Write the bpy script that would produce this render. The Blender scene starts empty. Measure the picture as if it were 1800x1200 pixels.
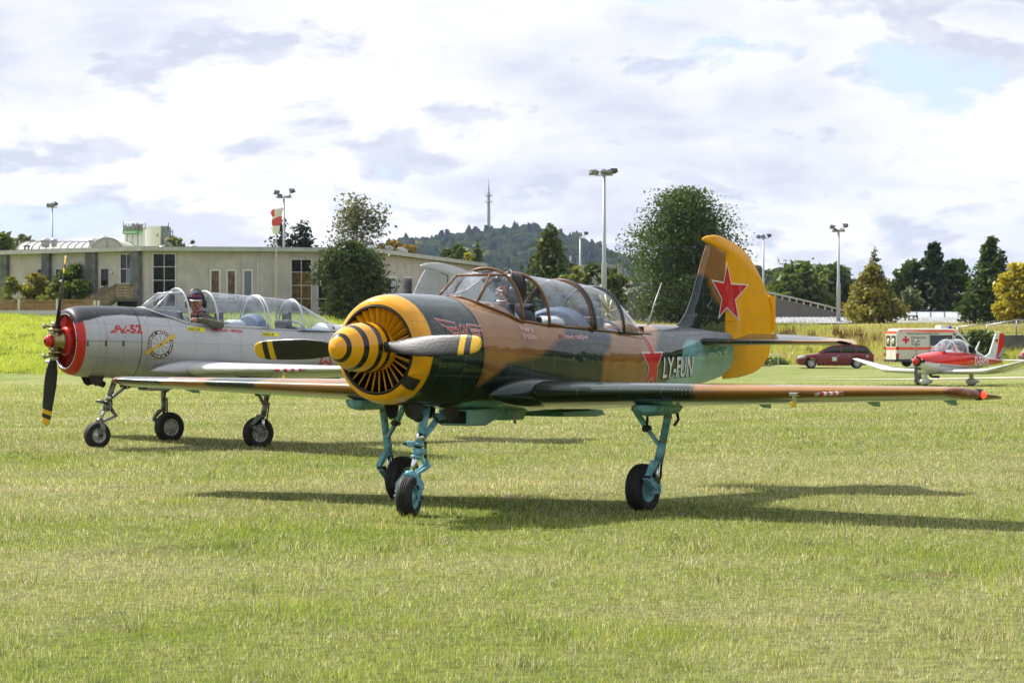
import bpy, bmesh, math, random
import numpy as np
from mathutils import Vector, Matrix
random.seed(7); RNG = np.random.default_rng(11)
SC = bpy.context.scene; COL = SC.collection
R = math.radians
# ------------------------------------------------------------------ camera, sky, sun, exposure
FPX, CAMH, PITCH = 4931.5, 1.658, R(-0.30145)
cd = bpy.data.cameras.new('camera'); cam = bpy.data.objects.new('camera', cd); COL.objects.link(cam)
cam.location = (0, 0, CAMH); cam.rotation_euler = (R(90) + PITCH, 0, 0)
cd.sensor_width = 36.0; cd.lens = 36.0 * FPX / 1800; cd.clip_start = .5; cd.clip_end = 9000
cd.dof.use_dof = True; cd.dof.focus_distance = 25.5; cd.dof.aperture_fstop = 18
SC.camera = cam
vs = SC.view_settings; vs.view_transform = 'Standard'; vs.look = 'None'; vs.exposure = 0.93; vs.gamma = 1; vs.use_curve_mapping = False
SUN = Vector((-.76, .62, 1.05)).normalized()
SUN_EL = math.asin(SUN.z); SUN_AZ = math.atan2(SUN.x, SUN.y)
ld = bpy.data.lights.new('sun', 'SUN'); ld.energy = 4.6; ld.angle = R(.9); ld.color = (1, .955, .88)
so = bpy.data.objects.new('sun', ld); COL.objects.link(so); so.rotation_euler = (-SUN).to_track_quat('-Z', 'Y').to_euler()
SC.cycles.max_bounces = 7; SC.cycles.transparent_max_bounces = 12; SC.cycles.volume_bounces = 0; SC.cycles.diffuse_bounces = 3
SC.cycles.glossy_bounces = 3; SC.cycles.transmission_bounces = 4; SC.cycles.caustics_reflective = False; SC.cycles.caustics_refractive = False
try: SC.cycles.use_denoising = True
except Exception: pass

class NT:
    """small node-tree helper"""
    def __init__(s, tree): s.t = tree; s.n = tree.nodes; s.l = tree.links
    def new(s, kind, **kw):
        nd = s.n.new(kind)
        for k, v in kw.items():
            if k.startswith('i_'):
                k = k[2:]
                k = int(k) if k.isdigit() else k.replace('_', ' ')
                if hasattr(v, 'is_linked') or isinstance(v, bpy.types.NodeSocket): s.l.new(v, nd.inputs[k])
                else: nd.inputs[k].default_value = v
            else: setattr(nd, k, v)
        return nd
    def math(s, op, a, b=0.0, c=None, clamp=False):
        nd = s.n.new('ShaderNodeMath'); nd.operation = op; nd.use_clamp = clamp
        for i, v in enumerate((a, b, c)):
            if v is None: continue
            if isinstance(v, (int, float)): nd.inputs[i].default_value = v
            else: s.l.new(v, nd.inputs[i])
        return nd.outputs[0]
    def mix(s, f, a, b, blend='MIX'):
        nd = s.n.new('ShaderNodeMix'); nd.data_type = 'RGBA'; nd.blend_type = blend
        for i, v in ((0, f), (6, a), (7, b)):
            if isinstance(v, (int, float)): nd.inputs[i].default_value = v
            elif isinstance(v, tuple): nd.inputs[i].default_value = (*v[:3], 1)
            else: s.l.new(v, nd.inputs[i])
        return nd.outputs[2]
    def noise(s, vec, scale, detail=4, rough=.55, dist=0.0):
        nd = s.n.new('ShaderNodeTexNoise'); nd.inputs['Scale'].default_value = scale; nd.inputs['Detail'].default_value = detail
        nd.inputs['Roughness'].default_value = rough; nd.inputs['Distortion'].default_value = dist
        if vec is not None: s.l.new(vec, nd.inputs['Vector'])
        return nd.outputs[0]
    def ramp(s, f, lo, hi):
        nd = s.n.new('ShaderNodeMapRange'); nd.interpolation_type = 'SMOOTHSTEP'
        s.l.new(f, nd.inputs[0]); nd.inputs[1].default_value = lo; nd.inputs[2].default_value = hi
        return nd.outputs[0]
    def mapping(s, vec, scale=(1, 1, 1), loc=(0, 0, 0), rot=(0, 0, 0)):
        nd = s.n.new('ShaderNodeMapping'); s.l.new(vec, nd.inputs[0]); nd.inputs['Scale'].default_value = scale
        nd.inputs['Location'].default_value = loc; nd.inputs['Rotation'].default_value = rot
        return nd.outputs[0]

W = bpy.data.worlds.new('World'); SC.world = W; W.use_nodes = True; W.node_tree.nodes.clear(); w = NT(W.node_tree)
tc = w.new('ShaderNodeTexCoord').outputs['Generated']
sky = w.new('ShaderNodeTexSky', sky_type='NISHITA', sun_disc=False, sun_elevation=SUN_EL, sun_rotation=SUN_AZ, air_density=1.0, dust_density=1.0)
skyc = w.mix(1.0, sky.outputs[0], (.10, .10, .10), 'MULTIPLY')
def puff(loc):
    m_ = w.mapping(tc, scale=(1, 1, 2.5), loc=loc)
    big = w.noise(m_, 6.0, 3, .5, .25); mid = w.noise(m_, 15.0, 8, .60, .3); bil = w.noise(m_, 34.0, 5, .55, .2)
    bil = w.math('ABSOLUTE', w.math('MULTIPLY_ADD', bil, 2.0, -1.0))          # rounded heads with sharp folds
    return w.math('ADD', w.math('MULTIPLY_ADD', big, .60, w.math('MULTIPLY', mid, .55)), w.math('MULTIPLY', bil, -.10))
dens = puff((.35, .1, .12)); dens2 = puff((.35, .1, .155)); dens3 = puff((.32, .08, .128))
cover = w.ramp(dens, .462, .535)
under = w.ramp(w.math('SUBTRACT', dens2, dens), -.005, .085)
side_ = w.ramp(w.math('SUBTRACT', dens3, dens), -.01, .06)
thick = w.ramp(dens, .50, .70)
grey = w.math('MULTIPLY', w.ramp(w.noise(w.mapping(tc, scale=(1, 1, 3.6), loc=(.9, .3, .2)), 5.0, 7, .58, .3), .40, .64), w.math('MULTIPLY_ADD', thick, .6, .4))
shade = w.math('MAXIMUM', w.math('MULTIPLY_ADD', under, .62, w.math('MULTIPLY', side_, .22)), w.math('MULTIPLY', grey, .88), clamp=True)
cl = w.mix(shade, (.605, .612, .635), (.335, .362, .445))
blue = w.mix(.80, skyc, (.39, .475, .63))
allc = w.mix(cover, blue, cl)
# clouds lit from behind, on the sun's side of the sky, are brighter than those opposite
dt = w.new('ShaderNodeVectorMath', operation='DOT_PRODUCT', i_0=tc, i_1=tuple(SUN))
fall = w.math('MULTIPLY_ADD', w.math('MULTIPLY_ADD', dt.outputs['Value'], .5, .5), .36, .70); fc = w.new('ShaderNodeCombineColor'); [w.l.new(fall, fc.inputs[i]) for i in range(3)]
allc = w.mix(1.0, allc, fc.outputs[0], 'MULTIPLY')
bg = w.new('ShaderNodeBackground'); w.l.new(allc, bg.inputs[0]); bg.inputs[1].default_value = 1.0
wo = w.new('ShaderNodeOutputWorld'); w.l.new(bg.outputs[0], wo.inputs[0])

# ------------------------------------------------------------------ materials
MATS = {}
def M(name, col=(.5, .5, .5), rough=.5, metal=0.0, coat=0.0, var=0.0, vs_=6.0, bump=0.0, bs=30.0, bd=.01, attr=None,
      wave=0.0, rivet=0, emit=0.0, alpha=1.0, spec=.5, trans=0.0, rcol=(.12, .12, .12)):
    if name in MATS: return MATS[name]
    m = bpy.data.materials.new(name); m.use_nodes = True; m.node_tree.nodes.clear(); n = NT(m.node_tree)
    co = n.new('ShaderNodeTexCoord').outputs['Object']
    p = n.new('ShaderNodeBsdfPrincipled'); out = n.new('ShaderNodeOutputMaterial'); n.l.new(p.outputs[0], out.inputs[0])
    c = (*col, 1)
    if attr: c = n.new('ShaderNodeAttribute', attribute_name=attr).outputs[0]
    if var:
        nz = n.ramp(n.noise(co, vs_, 5, .6), .3, .7)
        f = n.math('MULTIPLY_ADD', nz, 2 * var, 1 - var)
        cb = n.new('ShaderNodeCombineColor'); [n.l.new(f, cb.inputs[i]) for i in range(3)]
        c = n.mix(1.0, c if attr else tuple(col), cb.outputs[0], 'MULTIPLY')
    if rivet:
        sx = n.new('ShaderNodeSeparateXYZ'); n.l.new(co, sx.inputs[0]); X, Y, Z = sx.outputs
        def dots(a, A, b, wd):
            la = n.math('LESS_THAN', n.math('ABSOLUTE', n.math('SUBTRACT', n.math('FRACT', n.math('DIVIDE', a, A)), .5)), wd / A)
            lb = n.math('LESS_THAN', n.math('FRACT', n.math('DIVIDE', b, .040)), .5)
            return n.math('MULTIPLY', la, lb)
        if rivet == 1:
            yz = n.math('ADD', Y, Z)
            d = n.math('MAXIMUM', dots(X, .36, yz, .006), dots(n.math('ADD', Z, n.math('MULTIPLY', X, -.03)), .23, X, .006))
        else:
            d = n.math('MAXIMUM', dots(X, .30, Y, .006), dots(Y, .42, X, .006))
        c = n.mix(n.math('MULTIPLY', d, .5), c if not isinstance(c, tuple) else tuple(col), rcol)
    if isinstance(c, tuple): p.inputs['Base Color'].default_value = (*c[:3], 1)
    else: n.l.new(c, p.inputs['Base Color'])
    p.inputs['Roughness'].default_value = rough; p.inputs['Metallic'].default_value = metal
    p.inputs['Coat Weight'].default_value = coat; p.inputs['Coat Roughness'].default_value = .04
    p.inputs['Specular IOR Level'].default_value = spec if coat < .3 else spec * .15; p.inputs['Alpha'].default_value = alpha
    if trans: p.inputs['Transmission Weight'].default_value = trans
    if emit: p.inputs['Emission Color'].default_value = (*col, 1); p.inputs['Emission Strength'].default_value = emit
    nrm = None
    if wave:
        b = n.new('ShaderNodeBump'); b.inputs['Strength'].default_value = 1; b.inputs['Distance'].default_value = wave
        n.l.new(n.noise(n.mapping(co, scale=(2.6, 1.2, 3.2)), 1.6, 2, .45), b.inputs['Height']); nrm = b.outputs[0]
    if bump:
        b = n.new('ShaderNodeBump'); b.inputs['Strength'].default_value = bump; b.inputs['Distance'].default_value = bd
        n.l.new(n.noise(co, bs, 4, .6), b.inputs['Height'])
        if nrm: n.l.new(nrm, b.inputs['Normal'])
        nrm = b.outputs[0]
    if nrm:
        n.l.new(nrm, p.inputs['Normal']); n.l.new(nrm, p.inputs['Coat Normal'])
    MATS[name] = m
    return m

def glassmat(name, tint=(.85, .9, .95), op=.12, rough=.03):
    if name in MATS: return MATS[name]
    m = bpy.data.materials.new(name); m.use_nodes = True; m.node_tree.nodes.clear(); n = NT(m.node_tree)
    tr = n.new('ShaderNodeBsdfTransparent', i_0=(*tint, 1)); gl = n.new('ShaderNodeBsdfGlossy'); gl.inputs['Roughness'].default_value = rough
    df = n.new('ShaderNodeBsdfDiffuse', i_0=(.6, .65, .75, 1))
    geo = n.new('ShaderNodeNewGeometry'); fr = n.new('ShaderNodeFresnel'); n.l.new(n.math('MULTIPLY_ADD', geo.outputs['Backfacing'], 1 / 1.45 - 1.45, 1.45), fr.inputs[0])
    co = n.new('ShaderNodeTexCoord').outputs['Object']
    dirt_sheen = n.math('MULTIPLY', n.ramp(n.noise(co, 5, 5, .65), .3, .8), op)  # dirt film, made paler to paint in the sky's reflection on the hoods
    a = n.new('ShaderNodeMixShader'); n.l.new(dirt_sheen, a.inputs[0]); n.l.new(tr.outputs[0], a.inputs[1]); n.l.new(df.outputs[0], a.inputs[2])
    b = n.new('ShaderNodeMixShader'); n.l.new(n.math('MULTIPLY', fr.outputs[0], 1.1, clamp=True), b.inputs[0]); n.l.new(a.outputs[0], b.inputs[1]); n.l.new(gl.outputs[0], b.inputs[2])
    o = n.new('ShaderNodeOutputMaterial'); n.l.new(b.outputs[0], o.inputs[0]); MATS[name] = m
    return m

def leafmat(name, c1, c2, tr=.35, c3=None, gls=.03):
    """foliage: colour from the per-leaf attribute 'tint', part of the light passes through"""
    if name in MATS: return MATS[name]
    m = bpy.data.materials.new(name); m.use_nodes = True; m.node_tree.nodes.clear(); n = NT(m.node_tree)
    at = n.new('ShaderNodeAttribute', attribute_name='tint').outputs['Fac']
    c = n.mix(at, tuple(c1), tuple(c2))
    if c3: c = n.mix(n.ramp(at, .80, .98), c, tuple(c3))
    d = n.new('ShaderNodeBsdfDiffuse'); t = n.new('ShaderNodeBsdfTranslucent'); g = n.new('ShaderNodeBsdfGlossy'); g.inputs['Roughness'].default_value = .45
    n.l.new(c, d.inputs[0]); n.l.new(n.mix(1.0, c, (1.25, 1.2, .7), 'MULTIPLY'), t.inputs[0])
    a = n.new('ShaderNodeMixShader', i_0=tr); n.l.new(d.outputs[0], a.inputs[1]); n.l.new(t.outputs[0], a.inputs[2])
    b = n.new('ShaderNodeMixShader', i_0=gls); n.l.new(a.outputs[0], b.inputs[1]); n.l.new(g.outputs[0], b.inputs[2])
    o = n.new('ShaderNodeOutputMaterial'); n.l.new(b.outputs[0], o.inputs[0]); MATS[name] = m
    return m

# ------------------------------------------------------------------ objects
def tag(o, label=None, cat=None, group=None, kind=None):
    for k, v in (('label', label), ('category', cat), ('group', group), ('kind', kind)):
        if v: o[k] = v
    return o
def empty(name, loc=(0, 0, 0), rz=0.0, label=None, cat=None, group=None):
    o = bpy.data.objects.new(name, None); COL.objects.link(o); o.location = loc; o.rotation_euler = (0, 0, rz); o.empty_display_size = .2
    return tag(o, label, cat, group)
def link(name, me, mats, parent=None, label=None):
    o = bpy.data.objects.new(name, me); COL.objects.link(o)
    for m in (mats if isinstance(mats, (list, tuple)) else [mats]): me.materials.append(m)
    if parent: o.parent = parent
    if label: o['label'] = label
    return o
def fast(name, V, F, mats, parent=None, tint=None, smooth=False, midx=None, col=None, label=None):
    """mesh from numpy arrays: V (n,3), F (m,k)"""
    me = bpy.data.meshes.new(name); V = np.asarray(V, np.float32); F = np.asarray(F, np.int32); k = F.shape[1]
    me.vertices.add(len(V)); me.vertices.foreach_set('co', V.ravel())
    me.loops.add(F.size); me.loops.foreach_set('vertex_index', F.ravel())
    me.polygons.add(len(F)); me.polygons.foreach_set('loop_start', np.arange(0, F.size, k, dtype=np.int32))
    try: me.polygons.foreach_set('loop_total', np.full(len(F), k, np.int32))
    except Exception: pass
    if midx is not None: me.polygons.foreach_set('material_index', np.asarray(midx, np.int32))
    me.update(calc_edges=True)
    me.polygons.foreach_set('use_smooth', np.full(len(F), bool(smooth)))
    if tint is not None:
        a = me.attributes.new('tint', 'FLOAT', 'POINT'); a.data.foreach_set('value', np.asarray(tint, np.float32))
    if col is not None:
        a = me.attributes.new('col', 'FLOAT_COLOR', 'POINT'); c4 = np.ones((len(V), 4), np.float32); c4[:, :3] = col; a.data.foreach_set('color', c4.ravel())
    return link(name, me, mats, parent, label)

class MB:
    def __init__(s): s.v = []; s.f = []; s.m = []; s.s = []
    def add(s, vs, fs, m=0, smooth=False):
        b = len(s.v); s.v += [tuple(v) for v in vs]
        for f in fs: s.f.append(tuple(i + b for i in f)); s.m.append(m); s.s.append(smooth)
        return s
    def box(s, c, d, m=0, rot=None):
        x, y, z = (q / 2 for q in d); vs = [Vector((i, j, k)) for i in (-x, x) for j in (-y, y) for k in (-z, z)]
        if rot is not None: vs = [rot @ q for q in vs]
        return s.add([q + Vector(c) for q in vs], [(0, 1, 3, 2), (4, 6, 7, 5), (0, 4, 5, 1), (2, 3, 7, 6), (0, 2, 6, 4), (1, 5, 7, 3)], m)
    def bar(s, a, b, w, h, m=0, up=(0, 0, 1)):
        a, b = Vector(a), Vector(b); d = (b - a); L = d.length; d.normalize(); u = Vector(up)
        sd = d.cross(u); sd = sd.normalized() if sd.length > 1e-5 else Vector((1, 0, 0)); u = sd.cross(d)
        rot = Matrix((d, sd, u)).transposed()
        return s.box((a + b) / 2, (L, w, h), m, rot)
    def tube(s, a, b, r0, r1=None, n=10, m=0, caps=True):
        return s.rings([a, b], [r0, r0 if r1 is None else r1], n, m, caps)
    def rings(s, pts, rs, n=10, m=0, caps=True, smooth=True, sq=(1, 1)):
        pts = [Vector(p) for p in pts]; rs = rs if isinstance(rs, (list, tuple)) else [rs] * len(pts); vs = []; prev = None
        for i, p in enumerate(pts):
            d = pts[min(i + 1, len(pts) - 1)] - pts[max(i - 1, 0)]; d.normalize()
            if prev is None: u = d.orthogonal().normalized() if abs(d.z) > .95 else d.cross(Vector((0, 0, 1))).normalized()
            else: u = (prev - d * prev.dot(d)).normalized()
            prev = u; w_ = d.cross(u)
            vs += [p + (u * math.cos(2 * math.pi * k / n) * sq[0] + w_ * math.sin(2 * math.pi * k / n) * sq[1]) * rs[i] for k in range(n)]
        fs = [(i * n + k, i * n + (k + 1) % n, (i + 1) * n + (k + 1) % n, (i + 1) * n + k) for i in range(len(pts) - 1) for k in range(n)]
        s.add(vs, fs, m, smooth)
        if caps:
            e = (len(pts) - 1) * n; s.add(vs[:n], [tuple(range(n - 1, -1, -1))], m); s.add(vs[e:], [tuple(range(n))], m)
        return s
    def loft(s, rings, m=0, caps=True, smooth=True, closed=True):
        n = len(rings[0]); vs = [q for r in rings for q in r]; kk = n if closed else n - 1
        fs = [(i * n + k, i * n + (k + 1) % n, (i + 1) * n + (k + 1) % n, (i + 1) * n + k) for i in range(len(rings) - 1) for k in range(kk)]
        s.add(vs, fs, m, smooth)
        if caps and closed: s.add(rings[0], [tuple(range(n - 1, -1, -1))], m); s.add(rings[-1], [tuple(range(n))], m)
        return s
    def lathe(s, prof, o, ax, n=32, m=0, mi=None):
        """prof: (distance along ax, radius)"""
        o = Vector(o); ax = Vector(ax).normalized(); u = ax.orthogonal().normalized(); w_ = ax.cross(u); b = len(s.v)
        s.v += [tuple(o + ax * d + (u * math.cos(2 * math.pi * k / n) + w_ * math.sin(2 * math.pi * k / n)) * max(r, 1e-4)) for d, r in prof for k in range(n)]
        for i in range(len(prof) - 1):
            for k in range(n):
                s.f.append((b + i * n + k, b + i * n + (k + 1) % n, b + (i + 1) * n + (k + 1) % n, b + (i + 1) * n + k)); s.m.append(mi[i] if mi else m); s.s.append(True)
        return s
    def prism(s, poly, f, m=0):
        """poly 2-D outline; f(u, v, side) -> 3-D for side 0 / 1"""
        n = len(poly); a = [f(u, v, 0) for u, v in poly]; b = [f(u, v, 1) for u, v in poly]
        s.add(a + b, [tuple(range(n)), tuple(range(2 * n - 1, n - 1, -1))] + [(i, (i + 1) % n, n + (i + 1) % n, n + i) for i in range(n)], m)
        return s
    def ball(s, c, r, m=0, n=12):
        rx, ry, rz = r if isinstance(r, (tuple, list)) else (r, r, r); k = n // 2; rings = []
        for i in range(1, k):
            t = math.pi * i / k; rings.append([(c[0] + rx * math.sin(t) * math.cos(2 * math.pi * j / n), c[1] + ry * math.sin(t) * math.sin(2 * math.pi * j / n), c[2] - rz * math.cos(t)) for j in range(n)])
        return s.loft(rings, m)
    def build(s, name, mats, parent=None, bevel=0.0, label=None, recalc=True):
        me = bpy.data.meshes.new(name); me.from_pydata(s.v, [], s.f)
        me.polygons.foreach_set('material_index', s.m); me.polygons.foreach_set('use_smooth', s.s)
        if recalc:
            bm = bmesh.new(); bm.from_mesh(me); bmesh.ops.remove_doubles(bm, verts=bm.verts, dist=1e-5); bmesh.ops.recalc_face_normals(bm, faces=bm.faces); bm.to_mesh(me); bm.free()
        o = link(name, me, mats, parent, label)
        if bevel:
            b = o.modifiers.new('bevel', 'BEVEL'); b.width = bevel; b.segments = 2; b.limit_method = 'ANGLE'; b.angle_limit = R(40)
        return o

def textmesh(txt, size=1.0, bold=0.0, shear=0.0, sx=1.0):
    """flat 2-D text mesh, origin at its lower left"""
    c = bpy.data.curves.new('lettering', 'FONT'); c.body = txt; c.size = size; c.offset = bold; c.shear = shear; c.resolution_u = 3
    o = bpy.data.objects.new('lettering', c); COL.objects.link(o); dg = bpy.context.evaluated_depsgraph_get()
    me = bpy.data.meshes.new_from_object(o.evaluated_get(dg)); bpy.data.objects.remove(o); bpy.data.curves.remove(c)
    V = np.array([v.co[:2] for v in me.vertices]) if len(me.vertices) else np.zeros((0, 2)); F = [tuple(p.vertices) for p in me.polygons]
    bpy.data.meshes.remove(me)
    if len(V): V[:, 0] = (V[:, 0] - V[:, 0].min()) * sx
    return V, F
def decal(name, V, F, mat, fn, parent, step=.05, label=None, thick=0):
    """maps a flat 2-D mesh onto a surface; long faces are cut so that it follows the curve"""
    bm = bmesh.new(); vv = [bm.verts.new((x, y, 0)) for x, y in V]
    for f in F:
        try: bm.faces.new([vv[i] for i in f])
        except ValueError: pass
    if step and len(V):
        for ax in (0, 1):
            lo, hi = min(q[ax] for q in V), max(q[ax] for q in V); p = lo + step
            while p < hi:
                co = [0, 0, 0]; co[ax] = p; no = [0, 0, 0]; no[ax] = 1
                bmesh.ops.bisect_plane(bm, geom=bm.verts[:] + bm.edges[:] + bm.faces[:], plane_co=co, plane_no=no); p += step
    for v in bm.verts: v.co = fn(v.co.x, v.co.y)
    me = bpy.data.meshes.new(name); bm.to_mesh(me); bm.free()
    return link(name, me, mat, parent, label)
def poly_decal(name, poly, mat, fn, parent, step=.05, label=None):
    V = np.array(poly, float)
    from mathutils.geometry import tessellate_polygon
    F = tessellate_polygon([[Vector((x, y, 0)) for x, y in poly]])
    return decal(name, V, [tuple(f) for f in F], mat, fn, parent, step, label)

def blob(name, caps, mats, vox=.012, sm=6, parent=None, colfn=None):
    """one continuous body grown from overlapping capsules (p0, p1, r0, r1) and balls (c, radii)"""
    mb = MB()
    for c in caps:
        if len(c) == 2: mb.ball(c[0], c[1], n=14)
        else:
            a, b, r0, r1 = Vector(c[0]), Vector(c[1]), c[2], c[3]; d = (b - a).normalized()
            pts = [a - d * r0 * .95, a - d * r0 * .6, a, b, b + d * r1 * .6, b + d * r1 * .95]; mb.rings(pts, [r0 * .3, r0 * .8, r0, r1, r1 * .8, r1 * .3], 12)
    me = bpy.data.meshes.new(name); me.from_pydata(mb.v, [], mb.f)
    o = bpy.data.objects.new(name, me); COL.objects.link(o)
    r = o.modifiers.new('r', 'REMESH'); r.mode = 'VOXEL'; r.voxel_size = vox
    q = o.modifiers.new('s', 'SMOOTH'); q.iterations = sm; q.factor = .5
    dg = bpy.context.evaluated_depsgraph_get(); m2 = bpy.data.meshes.new_from_object(o.evaluated_get(dg))
    bpy.data.objects.remove(o); m2.name = name
    for p in m2.polygons: p.use_smooth = True
    if colfn:
        a = m2.attributes.new('col', 'FLOAT_COLOR', 'POINT')
        a.data.foreach_set('color', np.array([(*colfn(v.co), 1) for v in m2.vertices], np.float32).ravel())
    return link(name, m2, mats, parent)

def sstep(x, a, b):
    t = np.clip((x - a) / (b - a), 0, 1); return t * t * (3 - 2 * t)
def at(u, v, Y):
    """world point seen at photo pixel (u, v) at distance Y"""
    x = (u - 900) / FPX; q = (600 - v) / FPX; c, s_ = math.cos(PITCH), math.sin(PITCH)
    ry, rz = c - q * s_, s_ + q * c
    return Vector((x / ry * Y, Y, CAMH + rz / ry * Y))
# ------------------------------------------------------------------ terrain
def gz(x, y):
    x = np.asarray(x, float); y = np.asarray(y, float); yy = np.maximum(y, 1.0)
    u = 900 + x / yy * FPX
    base = -1.0 * sstep(y, 40, 150)
    k = sstep(u, 350, 1250)
    foot = 160 + (196 - 160) * k; top = 238 + (222 - 238) * k; th = 2.95 + (1.75 - 2.95) * k
    base = base + (th + 1.0) * (.25 * sstep(y, foot, foot + 4) * 0 + sstep(y, foot - 3, top + 8))
    und = .05 * np.sin(x * .35 + 1.3) * np.sin(y * .21) * sstep(y, 60, 100) + .12 * np.sin(x * .5 + y * .13) * sstep(y, 165, 190)
    return base + und * (y < 250)
def G(x, y): return float(gz(x, y))
# ------------------------------------------------------------------ ground
def vn(x, y, cell, seed):
    """smooth value noise 0..1"""
    g = np.random.default_rng(seed).random((256, 256)); X = np.asarray(x) / cell; Y = np.asarray(y) / cell
    xi = np.floor(X).astype(int); yi = np.floor(Y).astype(int); fx = X - xi; fy = Y - yi; fx = fx * fx * (3 - 2 * fx); fy = fy * fy * (3 - 2 * fy)
    q = lambda a, b: g[a % 256, b % 256]
    return (q(xi, yi) * (1 - fx) + q(xi + 1, yi) * fx) * (1 - fy) + (q(xi, yi + 1) * (1 - fx) + q(xi + 1, yi + 1) * fx) * fy
def fb(x, y, cell, seed): return (vn(x, y, cell, seed) + .5 * vn(x, y, cell / 2.1, seed + 1) + .25 * vn(x, y, cell / 4.3, seed + 2)) / 1.75
def straw(x, y):
    """how dry the mown lawn is at a point, 0..1"""
    d = .55 * fb(x, y, 3.2, 5) + .45 * fb(x + 3, y, .9, 9)
    d = d + .17 * np.exp(-((y - 30) / 5) ** 2) * sstep(x, -1.5, 1.5) * (.6 + .8 * fb(x, y, 2, 40)) - .06 * np.exp(-((y - 22.5) / 2.2) ** 2) - .03
    return np.clip((d - .20) / .60, 0, 1)
def lawncol(x, y):
    s_ = straw(x, y)[..., None]
    return (1 - s_) * np.array([.165, .21, .035]) + s_ * np.array([.36, .33, .17])
def lawnbare(x, y): return (sstep(fb(x, y * .7, .45, 66), .70, .82) * sstep(vn(x, y, 3.1, 67), .35, .7))[..., None]
def groundcol(x, y):
    u = 900 + x / np.maximum(y, 1) * FPX; k = sstep(u, 350, 1250)[..., None]
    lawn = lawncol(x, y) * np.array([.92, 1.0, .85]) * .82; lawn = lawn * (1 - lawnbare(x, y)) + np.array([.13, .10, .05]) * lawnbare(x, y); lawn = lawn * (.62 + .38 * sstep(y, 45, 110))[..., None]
    b = fb(x, y, 7, 21)[..., None]; b2 = fb(x, y, 2.5, 31)[..., None]
    left = np.array([.27, .31, .025]) * (.75 + .5 * b); right = (1 - b) * np.array([.20, .20, .045]) + b * np.array([.34, .25, .085])
    right = right * (.7 + .6 * b2)
    bank = left * (1 - k) + right * k
    foot = 160 + 36 * sstep(u, 350, 1250); t = sstep(y, foot - 2, foot + 2)[..., None]
    return lawn * (1 - t) + bank * t
ys = np.concatenate([[-2600, -1200, -500, -200, -90, -50], np.linspace(-25, 10, 8), np.linspace(11, 30, 110), np.linspace(30.3, 60, 80), np.linspace(60.6, 150, 100), np.linspace(151, 260, 130), np.geomspace(262, 4100, 30)])
ts = np.linspace(-1, 1, 181); YY = np.repeat(ys[:, None], len(ts), 1); XX = ts[None, :] * (np.maximum(ys, 0)[:, None] * .34 + 26)
XX = np.concatenate([np.full((len(ys), 1), -2600.), np.minimum(-XX[:, -1:] - 200, -400), XX, np.maximum(XX[:, -1:] + 200, 400), np.full((len(ys), 1), 2600.)], 1); YY = np.repeat(ys[:, None], XX.shape[1], 1)
V = np.stack([XX, YY, gz(XX, YY)], -1).reshape(-1, 3); n1 = XX.shape[1]
idx = np.arange(len(ys) * n1).reshape(len(ys), n1); F = np.stack([idx[:-1, :-1], idx[:-1, 1:], idx[1:, 1:], idx[1:, :-1]], -1).reshape(-1, 4)
mg = M('meadow soil and grass', attr='col', rough=.95, var=.45, vs_=9.0, bump=1.0, bs=14, bd=.06, spec=.1)
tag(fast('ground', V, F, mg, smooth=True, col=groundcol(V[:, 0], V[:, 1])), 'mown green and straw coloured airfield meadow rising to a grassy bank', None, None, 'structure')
# sand track
pts = [(15 + i * 1.0, 141.5 + .16 * i + .3 * math.sin(i * .4)) for i in range(46)]; mb = MB(); rows = []
for i, (x, y) in enumerate(pts):
    hw = 2.4 * min(1, .12 + i / 16); rows.append([(x, y + q * hw, G(x, y + q * hw) + .03) for q in np.linspace(-1, 1, 7)])
mb.loft(rows, closed=False, caps=False)
tag(mb.build('sand_track', M('pale sandy gravel', (.52, .45, .34), .95, var=.2, vs_=2)), kind='structure')

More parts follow.
